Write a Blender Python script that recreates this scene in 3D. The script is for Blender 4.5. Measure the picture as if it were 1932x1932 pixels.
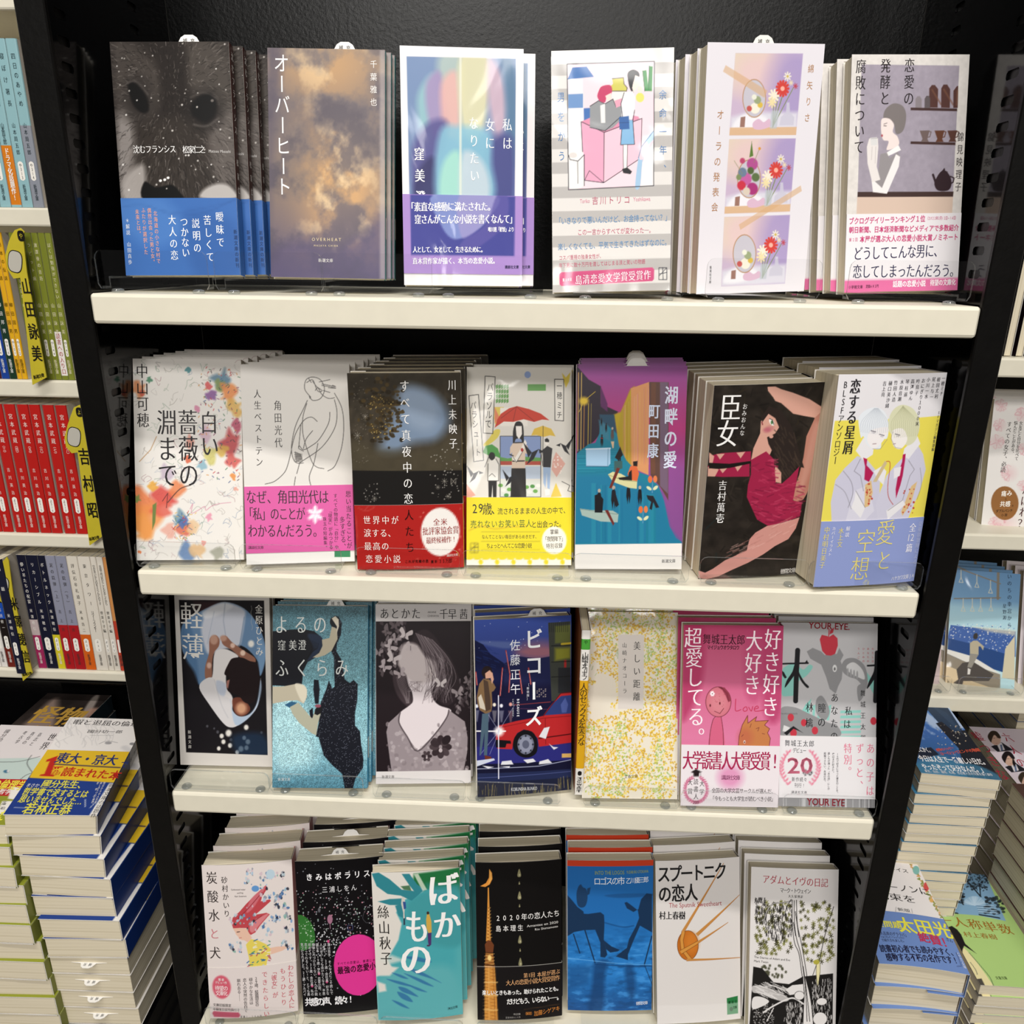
import bpy, math, random
import numpy as np
from mathutils import Matrix, Vector

# ---------------------------------------------------------------- camera, world, lights, exposure
SC = bpy.context.scene
for o in list(bpy.data.objects):
    bpy.data.objects.remove(o)
COL = SC.collection

def rot_cam(p, y, r):
    return (Matrix.Rotation(-y, 3, 'Z') @ Matrix.Rotation(-p, 3, 'X') @ Matrix.Rotation(r, 3, 'Y')
            @ Matrix.Rotation(math.pi/2, 3, 'X'))

cd = bpy.data.cameras.new('camera')
cam = bpy.data.objects.new('camera', cd)
COL.objects.link(cam)
cd.sensor_fit = 'HORIZONTAL'
cd.sensor_width = 36.0
cd.lens = 36.0*1452.0/1932.0
cd.clip_start = .02
cam.location = (.01422, -.51492, .02634)
cam.rotation_euler = rot_cam(.32033, -.04105, -.01316).to_euler()
SC.camera = cam

SC.view_settings.view_transform = 'Standard'
SC.view_settings.look = 'None'
SC.view_settings.gamma = 1
SC.view_settings.use_curve_mapping = False
SC.view_settings.exposure = 0.0
SC.render.film_transparent = False
SC.cycles.transparent_max_bounces = 40   # many clear sheets stand one behind the other

w = bpy.data.worlds.new('shop_world')
SC.world = w
w.use_nodes = True
w.node_tree.nodes['Background'].inputs[0].default_value = (1, .965, .92, 1)
w.node_tree.nodes['Background'].inputs[1].default_value = .11

def area(name, loc, tgt, sx, sy, power, col=(1, .97, .93)):
    l = bpy.data.lights.new(name, 'AREA')
    l.shape = 'RECTANGLE'
    l.size, l.size_y, l.energy, l.color = sx, sy, power, col
    o = bpy.data.objects.new(name, l)
    COL.objects.link(o)
    o.location = loc
    d = Vector(tgt)-Vector(loc)
    o.rotation_euler = d.to_track_quat('-Z', 'Y').to_euler()
    return o
# ceiling luminaires of the shop: a long row just in front of the shelves, one further back in the aisle
area('ceiling_lamp_near', (0, -.98, 2.35), (0, 0, -.25), 2.2, .12, 58)
area('ceiling_lamp_aisle', (.35, -2.5, 1.7), (.1, 0, -.2), 2.0, .3, 47)
area('ceiling_lamp_far', (-.6, -4.2, 1.7), (0, 0, -.2), .8, .5, 30)
area('ceiling_lamp_far', (.55, -5.6, 1.35), (0, 0, -.3), .9, .25, 34)
area('ceiling_lamp_far', (-1.3, -6.6, 1.75), (0, 0, -.3), .9, .25, 30)

# ---------------------------------------------------------------- colours and materials
def lin(c):
    c = np.asarray(c, float)/255.
    return np.where(c <= .04045, c/12.92, ((c+.055)/1.055)**2.4)
def hx(s):
    return np.array([int(s[i:i+2], 16) for i in (0, 2, 4)], float)
def hl(s, k=1.):
    return tuple(lin(hx(s))*k)+(1.,)

def newmat(name):
    m = bpy.data.materials.new(name)
    m.use_nodes = True
    nt = m.node_tree
    return m, nt, nt.nodes['Principled BSDF']

def print_mat(name, rough, coat=0, wrinkle=0):
    m, nt, b = newmat(name)
    a = nt.nodes.new('ShaderNodeAttribute'); a.attribute_name = 'Col'
    nt.links.new(a.outputs['Color'], b.inputs['Base Color'])
    b.inputs['Roughness'].default_value = rough
    b.inputs['Specular IOR Level'].default_value = .16
    if coat:
        b.inputs['Coat Weight'].default_value = coat
        b.inputs['Coat Roughness'].default_value = .085
        g = nt.nodes.new('ShaderNodeNewGeometry')
        mp = nt.nodes.new('ShaderNodeMapping'); mp.inputs['Scale'].default_value = (1, .5, .55)
        n = nt.nodes.new('ShaderNodeTexNoise')
        n.inputs['Scale'].default_value = 17; n.inputs['Detail'].default_value = 2.5
        n.inputs['Roughness'].default_value = .42; n.inputs['Distortion'].default_value = .6
        bp = nt.nodes.new('ShaderNodeBump'); bp.inputs['Strength'].default_value = wrinkle
        bp.inputs['Distance'].default_value = .0055
        nt.links.new(g.outputs['Position'], mp.inputs['Vector'])
        nt.links.new(mp.outputs['Vector'], n.inputs['Vector'])
        nt.links.new(n.outputs['Fac'], bp.inputs['Height'])
        nt.links.new(bp.outputs['Normal'], b.inputs['Coat Normal'])
    return m

M = {}
M['matte'] = print_mat('printed_matte_paper', .55)
M['gloss'] = print_mat('printed_gloss_paper', .34)
M['film'] = print_mat('printed_paper_in_shrink_film', .40, .34, .9)

def pages_mat():
    m, nt, b = newmat('page_edges')
    tc = nt.nodes.new('ShaderNodeTexCoord')
    mp = nt.nodes.new('ShaderNodeMapping'); mp.inputs['Scale'].default_value = (6, 1700, 6)
    n = nt.nodes.new('ShaderNodeTexNoise'); n.inputs['Scale'].default_value = 1; n.inputs['Detail'].default_value = 2
    mp2 = nt.nodes.new('ShaderNodeMapping'); mp2.inputs['Scale'].default_value = (3, 420, 3)
    n2 = nt.nodes.new('ShaderNodeTexNoise'); n2.inputs['Scale'].default_value = 1; n2.inputs['Detail'].default_value = 1
    mx = nt.nodes.new('ShaderNodeMath'); mx.operation = 'ADD'
    cr = nt.nodes.new('ShaderNodeValToRGB')
    cr.color_ramp.elements[0].position = .75; cr.color_ramp.elements[0].color = hl('c6ba9e')
    cr.color_ramp.elements[1].position = 1.05; cr.color_ramp.elements[1].color = hl('dacfb6')
    nt.links.new(tc.outputs['Object'], mp.inputs[0]); nt.links.new(mp.outputs[0], n.inputs['Vector'])
    nt.links.new(tc.outputs['Object'], mp2.inputs[0]); nt.links.new(mp2.outputs[0], n2.inputs['Vector'])
    nt.links.new(n.outputs['Fac'], mx.inputs[0]); nt.links.new(n2.outputs['Fac'], mx.inputs[1])
    nt.links.new(mx.outputs[0], cr.inputs[0]); nt.links.new(cr.outputs[0], b.inputs['Base Color'])
    b.inputs['Roughness'].default_value = .8
    return m
M['pages'] = pages_mat()

def plain(name, col, rough=.5, metal=0, spec=.5, noise=0, nscale=80, bump=0, bscale=300, coat=0):
    m, nt, b = newmat(name)
    b.inputs['Roughness'].default_value = rough
    b.inputs['Metallic'].default_value = metal
    b.inputs['Specular IOR Level'].default_value = spec
    b.inputs['Coat Weight'].default_value = coat
    c = lin(hx(col))
    tc = nt.nodes.new('ShaderNodeTexCoord')
    n = nt.nodes.new('ShaderNodeTexNoise'); n.inputs['Scale'].default_value = nscale; n.inputs['Detail'].default_value = 4
    nt.links.new(tc.outputs['Object'], n.inputs['Vector'])
    cr = nt.nodes.new('ShaderNodeValToRGB')
    cr.color_ramp.elements[0].position = .3; cr.color_ramp.elements[1].position = .7
    cr.color_ramp.elements[0].color = tuple(c*(1-noise))+(1,)
    cr.color_ramp.elements[1].color = tuple(np.minimum(c*(1+noise), 1))+(1,)
    nt.links.new(n.outputs['Fac'], cr.inputs[0]); nt.links.new(cr.outputs[0], b.inputs['Base Color'])
    if bump:
        n2 = nt.nodes.new('ShaderNodeTexNoise'); n2.inputs['Scale'].default_value = bscale; n2.inputs['Detail'].default_value = 3
        nt.links.new(tc.outputs['Object'], n2.inputs['Vector'])
        bp = nt.nodes.new('ShaderNodeBump'); bp.inputs['Strength'].default_value = bump; bp.inputs['Distance'].default_value = .001
        nt.links.new(n2.outputs['Fac'], bp.inputs['Height']); nt.links.new(bp.outputs[0], b.inputs['Normal'])
    return m
M['white_metal'] = plain('cream_painted_steel', 'dfd9c6', .42, noise=.02)
M['black_gloss'] = plain('black_gloss_steel', '050506', .10, spec=.35, noise=.2, bump=.03, bscale=160)
M['black_satin'] = plain('black_textured_board', '080706', .34, spec=.22, noise=.2, bump=.12, bscale=260)
M['black_panel'] = plain('black_hammered_panel', '030303', .30, spec=.2, noise=.2, bump=.16, bscale=420)
M['black_flat'] = plain('black_matte', '070707', .6, spec=.2, noise=.1)
M['yellow'] = plain('yellow_plastic', 'c0b02a', .4, noise=.03)
M['slip'] = plain('white_slip_paper', 'e8e6e2', .6, noise=.02)
M['floor'] = plain('shop_floor', '77726a', .5, noise=.1, nscale=8)
M['wall'] = plain('shop_wall', 'b9b4aa', .8, noise=.03, nscale=5)

def acrylic(name, fac, col, diff=0):
    m = bpy.data.materials.new(name); m.use_nodes = True
    nt = m.node_tree; nt.nodes.clear()
    out = nt.nodes.new('ShaderNodeOutputMaterial')
    t = nt.nodes.new('ShaderNodeBsdfTransparent'); t.inputs[0].default_value = col
    g = nt.nodes.new('ShaderNodeBsdfGlossy'); g.inputs['Roughness'].default_value = .04
    fr = nt.nodes.new('ShaderNodeFresnel'); fr.inputs['IOR'].default_value = 1.45
    nz = nt.nodes.new('ShaderNodeTexNoise'); nz.inputs['Scale'].default_value = 30
    ad = nt.nodes.new('ShaderNodeMath'); ad.operation = 'MULTIPLY_ADD'; ad.inputs[1].default_value = .02; ad.inputs[2].default_value = fac
    a2 = nt.nodes.new('ShaderNodeMath'); a2.operation = 'ADD'; a2.use_clamp = True
    nt.links.new(nz.outputs['Fac'], ad.inputs[0]); nt.links.new(ad.outputs[0], a2.inputs[0]); nt.links.new(fr.outputs[0], a2.inputs[1])
    ge = nt.nodes.new('ShaderNodeNewGeometry'); fl = nt.nodes.new('ShaderNodeMath'); fl.operation = 'SUBTRACT'; fl.inputs[0].default_value = 1
    nt.links.new(ge.outputs['Backfacing'], fl.inputs[1])
    ml = nt.nodes.new('ShaderNodeMath'); ml.operation = 'MULTIPLY'
    nt.links.new(a2.outputs[0], ml.inputs[0]); nt.links.new(fl.outputs[0], ml.inputs[1])
    mx = nt.nodes.new('ShaderNodeMixShader')
    nt.links.new(ml.outputs[0], mx.inputs[0]); nt.links.new(t.outputs[0], mx.inputs[1]); nt.links.new(g.outputs[0], mx.inputs[2])
    last = mx
    if diff:
        d = nt.nodes.new('ShaderNodeBsdfDiffuse'); d.inputs[0].default_value = (.75, .76, .74, 1)
        m2 = nt.nodes.new('ShaderNodeMixShader'); m2.inputs[0].default_value = diff
        nt.links.new(mx.outputs[0], m2.inputs[1]); nt.links.new(d.outputs[0], m2.inputs[2]); last = m2
    nt.links.new(last.outputs[0], out.inputs[0])
    return m
M['acrylic'] = acrylic('clear_acrylic', .015, (.985, .988, .988, 1))
M['acrylic_edge'] = acrylic('polished_acrylic_edge', .12, (.80, .82, .82, 1), .12)

# ---------------------------------------------------------------- object helpers
def tag(o, label=None, cat=None, group=None, kind=None):
    for k, v in (('label', label), ('category', cat), ('group', group), ('kind', kind)):
        if v: o[k] = v
    return o
def empty(name, mat=None, **kw):
    o = bpy.data.objects.new(name, None); COL.objects.link(o)
    o.empty_display_size = .02
    if mat is not None: o.matrix_world = mat
    return tag(o, **kw)
def obj(name, me, parent=None, **kw):
    o = bpy.data.objects.new(name, me); COL.objects.link(o)
    if parent is not None: o.parent = parent
    return tag(o, **kw)

class MB:
    """collects faces with material indices (and colours) into one mesh"""
    def __init__(s): s.v = []; s.f = []; s.m = []; s.c = []
    def add(s, vs, fs, mi=0, col=None):
        n = len(s.v)
        s.v += [tuple(map(float, v)) for v in vs]
        s.f += [tuple(i+n for i in f) for f in fs]
        s.m += [mi]*len(fs)
        s.c += [col if col is not None else (1, 1, 1)]*len(vs)
        return s
    def box(s, x0, x1, y0, y1, z0, z1, mi=0, b=0, col=None):
        if b <= 0:
            vs = [(x, y, z) for z in (z0, z1) for y in (y0, y1) for x in (x0, x1)]
            return s.add(vs, [(0, 2, 3, 1), (4, 5, 7, 6), (0, 1, 5, 4), (1, 3, 7, 5), (3, 2, 6, 7), (2, 0, 4, 6)], mi, col)
        # chamfered box: 24 vertices
        X, Y, Z = (x0, x1), (y0, y1), (z0, z1)
        vs = []; idx = {}
        for i in (0, 1):
            for j in (0, 1):
                for k in (0, 1):
                    sx, sy, sz = (b, -b)[i], (b, -b)[j], (b, -b)[k]
                    for a, p in (('x', (X[i], Y[j]+sy, Z[k]+sz)), ('y', (X[i]+sx, Y[j], Z[k]+sz)), ('z', (X[i]+sx, Y[j]+sy, Z[k]))):
                        idx[i, j, k, a] = len(vs); vs.append(p)
        g = lambda i, j, k, a: idx[i, j, k, a]
        fs = []
        for i in (0, 1):
            q = [g(i, 0, 0, 'x'), g(i, 1, 0, 'x'), g(i, 1, 1, 'x'), g(i, 0, 1, 'x')]; fs.append(q if i else q[::-1])
            q = [g(0, i, 0, 'y'), g(0, i, 1, 'y'), g(1, i, 1, 'y'), g(1, i, 0, 'y')]; fs.append(q if i else q[::-1])
            q = [g(0, 0, i, 'z'), g(1, 0, i, 'z'), g(1, 1, i, 'z'), g(0, 1, i, 'z')]; fs.append(q if i else q[::-1])
        for i in (0, 1):
            for j in (0, 1):
                fs.append([g(i, j, 0, 'x'), g(i, j, 1, 'x'), g(i, j, 1, 'y'), g(i, j, 0, 'y')])
                fs.append([g(i, 0, j, 'x'), g(i, 1, j, 'x'), g(i, 1, j, 'z'), g(i, 0, j, 'z')])
                fs.append([g(0, i, j, 'y'), g(1, i, j, 'y'), g(1, i, j, 'z'), g(0, i, j, 'z')])
                for k in (0, 1):
                    fs.append([g(i, j, k, 'x'), g(i, j, k, 'y'), g(i, j, k, 'z')])
        return s.add(vs, fs, mi, col)
    def prism(s, pts, axis, a0, a1, mi=0, cap=None, col=None):
        """closed outline pts (2D) pushed along axis from a0 to a1"""
        n = len(pts)
        def p3(p, a): return {'x': (a, p[0], p[1]), 'y': (p[0], a, p[1]), 'z': (p[0], p[1], a)}[axis]
        vs = [p3(p, a0) for p in pts]+[p3(p, a1) for p in pts]
        s.add(vs, [(i, (i+1) % n, n+(i+1) % n, n+i) for i in range(n)], mi, col)
        s.add(vs, [tuple(range(n)), tuple(range(2*n-1, n-1, -1))], mi if cap is None else cap, col)
        return s
    def mesh(s, name, mats, smooth=False, recalc=True):
        me = bpy.data.meshes.new(name)
        me.from_pydata(s.v, [], s.f)
        for m in mats: me.materials.append(m)
        if len(mats) > 1: me.polygons.foreach_set('material_index', s.m)
        a = me.color_attributes.new('Col', 'FLOAT_COLOR', 'POINT')
        c = np.ones((len(s.v), 4), np.float32); c[:, :3] = np.array(s.c, np.float32).reshape(-1, 3)
        a.data.foreach_set('color', c.ravel())
        if recalc:
            import bmesh
            bm = bmesh.new(); bm.from_mesh(me)
            bmesh.ops.recalc_face_normals(bm, faces=bm.faces[:])
            bm.to_mesh(me); bm.free()
        if smooth: me.polygons.foreach_set('use_smooth', [True]*len(me.polygons))
        me.update()
        return me

# ---------------------------------------------------------------- glyphs
GC = {}
def glyph(s, off):
    k = (s, off)
    if k not in GC:
        c = bpy.data.curves.new('glyph', 'FONT')
        c.body = s; c.size = 1; c.offset = off; c.resolution_u = 3 if len(s) == 1 and ord(s[0]) > 255 else 2
        o = bpy.data.objects.new('glyph', c)
        me = bpy.data.meshes.new_from_object(o)
        v = np.zeros(len(me.vertices)*3); me.vertices.foreach_get('co', v)
        f = [tuple(p.vertices) for p in me.polygons]
        GC[k] = (v.reshape(-1, 3)[:, :2].copy(), f)
        bpy.data.objects.remove(o); bpy.data.curves.remove(c); bpy.data.meshes.remove(me)
    return GC[k]
STY = {  # outline offset and the shifts of the copies that thicken a stroke
    's': (0, ((0, 0),)), 'l': (-.008, ((0, 0),)), 'b': (.012, ((-.012, 0), (.012, 0))),
    'm': (-.010, ((-.016, 0), (.016, 0))), 'mb': (-.004, ((-.034, 0), (0, 0), (.034, 0))), 'ml': (-.014, ((-.007, 0), (.007, 0)))}
ROT = set('ー―─…~～「」『』（）()〜-')
SMALL = set('、。')

class Letters:
    def __init__(s): s.v = []; s.f = []; s.c = []; s.e = []; s.n = 0
    def put(s, ch, cx, cz, sw, sh, col, sty, vert=False, ang=0):
        """one character with its em box centred on (cx, cz), in metres"""
        if ch in ' 　': return
        off, sh_ = STY[sty]
        v, f = glyph(ch, off)
        if not len(v): return
        asc = ord(ch[0]) < 256
        p = v-np.array([(v[:, 0].min()+v[:, 0].max())/2 if asc else .5, .35 if asc else .38])
        if vert and ch in ROT: p = np.stack([p[:, 1], -p[:, 0]], 1)
        if vert and ch in SMALL: p = p+np.array([.55, .5])
        for k, (dx, dz) in enumerate(sh_):
            q = (p+[dx, dz])*[sw, sh]
            if ang:
                ca, sa = math.cos(ang), math.sin(ang)
                q = np.stack([q[:, 0]*ca-q[:, 1]*sa, q[:, 0]*sa+q[:, 1]*ca], 1)
            s.raw(q+[cx, cz], f, col, k*1.5e-5)
    def raw(s, q, f, col, e=0.):
        s.e.append(np.full(len(q), e)); s.v.append(q); s.f += [tuple(i+s.n for i in t) for t in f]
        s.c.append(np.tile(lin(hx(col)) if isinstance(col, str) else col, (len(q), 1))); s.n += len(q)
    def run(s, txt, x0, z0, x1, z1, size, col, sty='s', gw=.75, vert=None, ang=0):
        """CJK: characters evenly spaced between the centres of the first and the last; metres"""
        n = len(txt)
        if vert is None: vert = n > 1 and abs(z1-z0) > abs(x1-x0)
        for i, ch in enumerate(txt):
            t = i/(n-1) if n > 1 else .5
            s.put(ch, x0+(x1-x0)*t, z0+(z1-z0)*t, size*gw, size, col, sty, vert, ang)
    def latin(s, txt, x0, z0, x1, z1, size, col, sty='s'):
        """latin line fitted between its left and right ends, size = capital height"""
        off, sh_ = STY[sty]
        v, f = glyph(txt, off)
        a, b = v[:, 0].min(), v[:, 0].max()
        L = math.hypot(x1-x0, z1-z0); an = math.atan2(z1-z0, x1-x0)
        for dx, dz in sh_:
            px = (v[:, 0]+dx*.7-a)/(b-a)*L; pz = (v[:, 1]-.35)*size/.7
            s.raw(np.stack([x0+px*math.cos(an)-pz*math.sin(an), z0+px*math.sin(an)+pz*math.cos(an)], 1), f, col)
    def mesh(s, name, mat, place, ax=1, sg=-1):
        """place: 2D array -> 3D array"""
        me = bpy.data.meshes.new(name)
        P = place(np.concatenate(s.v)); P[:, ax] += sg*np.concatenate(s.e)
        me.from_pydata(P.tolist(), [], s.f)
        me.materials.append(mat)
        a = me.color_attributes.new('Col', 'FLOAT_COLOR', 'POINT')
        c = np.ones((s.n, 4), np.float32); c[:, :3] = np.concatenate(s.c)
        a.data.foreach_set('color', c.ravel())
        me.update()
        return me

# ---------------------------------------------------------------- cover art, painted onto a fine grid of mesh vertices
def P(s):
    return np.array([[float(a) for a in p.split(',')] for p in s.split()]) if isinstance(s, str) else np.asarray(s, float)
def smoothed(p, closed=True, k=5):
    n = len(p); out = []
    for i in range(n if closed else n-1):
        if closed: a, b, c, d = p[i-1], p[i], p[(i+1) % n], p[(i+2) % n]
        else: a, b, c, d = p[max(i-1, 0)], p[i], p[i+1], p[min(i+2, n-1)]
        for j in range(k):
            t = j/k
            out.append(.5*((2*b)+(c-a)*t+(2*a-5*b+4*c-d)*t*t+(3*b-a-3*c+d)*t**3))
    if not closed: out.append(p[-1])
    return np.array(out)
def homog(q):
    dst = [(0, 0), (1, 0), (1, 1), (0, 1)]
    A = []; B = []
    for (x, y), (u, v) in zip(q, dst):
        A.append([x, y, 1, 0, 0, 0, -u*x, -u*y]); B.append(u)
        A.append([0, 0, 0, x, y, 1, -v*x, -v*y]); B.append(v)
    return np.append(np.linalg.solve(np.array(A), np.array(B)), 1).reshape(3, 3)

class Art:
    """a sheet of printed paper: painted grid + lettering. Tracing coordinates map to (u, v) through the sheet's corners."""
    def __init__(s, quad, w, h, W=96, v0=0., v1=1., base='e6e1de'):
        s.q = np.array(quad, float).reshape(4, 2); s.H = homog(s.q); s.w, s.h = w, h
        s.v0, s.v1 = v0, v1
        s.pxh = (np.linalg.norm(s.q[3]-s.q[0])+np.linalg.norm(s.q[2]-s.q[1]))/2
        s.pxw = np.linalg.norm(s.q[1]-s.q[0]); s.pxv = abs(s.q[3]-s.q[0])[1]; s.flat = False
        s.W = W; s.Hn = max(4, int(round(W*h/w*(v1-v0))))
        s.k = s.Hn/((v1-v0)*s.pxh)             # grid steps per tracing pixel
        s.c = np.tile(hx(base), (s.Hn, s.W, 1))
        s.L = Letters(); s.rng = np.random.RandomState(7)
    def uv(s, p):
        p = np.atleast_2d(P(p)); q = np.c_[p, np.ones(len(p))] @ s.H.T
        return q[:, :2]/q[:, 2:]
    def g(s, p):
        u = s.uv(p); return np.stack([u[:, 0]*(s.W-1), (u[:, 1]-s.v0)/(s.v1-s.v0)*(s.Hn-1)], 1)
    def mm(s, x, y):
        u = s.uv([[x, y]])[0]; return (u[0]-.5)*s.w, (1-u[1])*s.h
    def win(s, p, m):
        x0, x1 = int(max(0, p[:, 0].min()-m)), int(min(s.W, p[:, 0].max()+m+2))
        y0, y1 = int(max(0, p[:, 1].min()-m)), int(min(s.Hn, p[:, 1].max()+m+2))
        if x1 <= x0 or y1 <= y0: return None
        Y, X = np.mgrid[y0:y1, x0:x1].astype(float)
        return (slice(y0, y1), slice(x0, x1)), X, Y
    def mix(s, sl, a, col):
        col = hx(col) if isinstance(col, str) else np.asarray(col, float)
        s.c[sl] += (col-s.c[sl])*a[..., None]
    def f(s, col): s.c[:] = hx(col); return s
    def gy(s, *st):
        """vertical gradient through (v, colour) stops"""
        v = np.linspace(s.v0, s.v1, s.Hn); cs = np.array([hx(c) for _, c in st]); vs = [a for a, _ in st]
        s.c[:] = np.stack([np.interp(v, vs, cs[:, i]) for i in range(3)], 1)[:, None, :]
        return s
    def p(s, pts, col, b=0, al=1, sm=0):
        """filled polygon; b = soft edge in tracing px"""
        q = P(pts)
        if sm: q = smoothed(q)
        q = s.g(q); bb = max(1., b*s.k); wn = s.win(q, bb)
        if wn is None: return s
        sl, X, Y = wn
        d = np.full(X.shape, 1e18); ins = np.zeros(X.shape, bool); n = len(q)
        for i in range(n):
            a, e = q[i], q[(i+1) % n]; ex, ey = e-a; L = ex*ex+ey*ey+1e-12
            t = np.clip(((X-a[0])*ex+(Y-a[1])*ey)/L, 0, 1)
            d = np.minimum(d, (X-a[0]-t*ex)**2+(Y-a[1]-t*ey)**2)
            if ey != 0:
                c = ((a[1] > Y) != (e[1] > Y)) & (X < (Y-a[1])/ey*ex+a[0]); ins ^= c
        d = np.sqrt(d)*np.where(ins, -1, 1)
        s.mix(sl, np.clip(.5-d/bb, 0, 1)*al, col); return s
    def e(s, cx, cy, rx, ry, col, b=0, al=1, rot=0):
        t = np.linspace(0, 2*np.pi, 28, endpoint=False); ca, sa = math.cos(rot), math.sin(rot)
        x, y = rx*np.cos(t), ry*np.sin(t)
        return s.p(np.stack([cx+x*ca-y*sa, cy+x*sa+y*ca], 1), col, b, al)
    def r(s, x0, y0, x1, y1, col, b=0, al=1): return s.p([(x0, y0), (x1, y0), (x1, y1), (x0, y1)], col, b, al)
    def l(s, pts, wd, col, b=0, al=1, sm=0):
        q = P(pts)
        if sm: q = smoothed(q, False)
        q = s.g(q); hw = max(wd*s.k/2, .25); bb = max(1., b*s.k); wn = s.win(q, hw+bb)
        if wn is None: return s
        sl, X, Y = wn; d = np.full(X.shape, 1e18)
        for a, e in zip(q[:-1], q[1:]):
            ex, ey = e-a; L = ex*ex+ey*ey+1e-12
            t = np.clip(((X-a[0])*ex+(Y-a[1])*ey)/L, 0, 1)
            d = np.minimum(d, (X-a[0]-t*ex)**2+(Y-a[1]-t*ey)**2)
        s.mix(sl, np.clip(.5-(np.sqrt(d)-hw)/bb, 0, 1)*al*min(1, wd*s.k*1.3), col); return s
    def fbm(s, sx, sy, o=4, seed=0):
        rs = np.random.RandomState(seed); out = np.zeros((s.Hn, s.W)); amp = 1; tot = 0
        Y, X = np.mgrid[0:s.Hn, 0:s.W]
        for i in range(o):
            fx, fy = X/s.W*sx*2**i, Y/s.Hn*sy*2**i
            g = rs.rand(int(sy*2**i)+3, int(sx*2**i)+3)
            xi, yi = fx.astype(int), fy.astype(int); tx, ty = fx-xi, fy-yi
            tx, ty = tx*tx*(3-2*tx), ty*ty*(3-2*ty)
            out += amp*((g[yi, xi]*(1-tx)+g[yi, xi+1]*tx)*(1-ty)+(g[yi+1, xi]*(1-tx)+g[yi+1, xi+1]*tx)*ty)
            tot += amp; amp *= .55
        return out/tot
    def nz(s, amt, sx=20, sy=36, seed=0, o=3):
        s.c *= 1+(s.fbm(sx, sy, o, seed)[..., None]-.5)*2*amt; return s
    def mask(s, pts, b=0, sm=0):
        k = s.c; s.c = np.zeros_like(k); s.p(pts, 'ffffff', b, 1, sm); m = s.c[..., 0]/255; s.c = k; return m
    def dots(s, n, box, r, cols, seed=1, al=1):
        rs = np.random.RandomState(seed); x0, y0, x1, y1 = box
        for i in range(n):
            s.e(rs.uniform(x0, x1), rs.uniform(y0, y1), *(2*[r*rs.uniform(.5, 1.3)]), cols[rs.randint(len(cols))], 0, al)
        return s
    # lettering
    def t(s, txt, x0, y0, x1, y1, size, col, sty='s', gw=.75, ang=0):
        a, b = s.mm(x0, y0), s.mm(x1, y1)
        if s.flat:                     # a sheet seen lying flat: character width and height follow the spacing
            n = len(txt); d = math.hypot(b[0]-a[0], b[1]-a[1])/max(1, n-1)
            vert = n > 1 and abs(y1-y0) > abs(x1-x0)
            sw, sh = size*s.w/s.pxw, size*s.h/s.pxv
            if n > 1: sw, sh = (sw, min(d*1.02, sh*1.2)) if vert else (d*1.0, sh)
            s.L.run(txt, *a, *b, sh, col, sty, sw/sh, vert, ang); return s
        s.L.run(txt, *a, *b, size*1.06*s.h/s.pxh, col, sty, gw, None, ang); return s
    def n(s, txt, x0, y0, x1, y1, size, col, sty='s'):
        a, b = s.mm(x0, y0), s.mm(x1, y1)
        s.L.latin(txt, *a, *b, size*s.h/s.pxh, col, sty); return s
    def frame(s, x0, y0, x1, y1, wd, col): return s.l([(x0, y0), (x1, y0), (x1, y1), (x0, y1), (x0, y0)], wd, col)

class Spine:
    """bands (v0, v1, colour) and lettering of a spine; x across the thickness, z up"""
    def __init__(s, base='e8e4de', bands=()): s.base = base; s.bands = list(bands); s.T = []; s.pl = []
    def t(s, txt, v0, v1, size, col, sty='s', x=0, gw=.75): s.T.append((txt, v0, v1, size, col, sty, x, gw)); return s
    def plate(s, v0, v1, wf=.5, col='eeeae2'): s.pl.append((v0, v1, wf, col)); return s

GRP = {}
def grid_mesh(art, name, mat, place, flip=False):
    Hn, W = art.Hn, art.W
    U, V = np.meshgrid(np.linspace(0, 1, W), np.linspace(art.v0, art.v1, Hn))
    pts = place(np.stack([((U-.5)*art.w).ravel(), ((1-V)*art.h).ravel()], 1))
    return pts, lin(np.clip(art.c, 0, 255)).reshape(-1, 3), Hn, W

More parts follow.
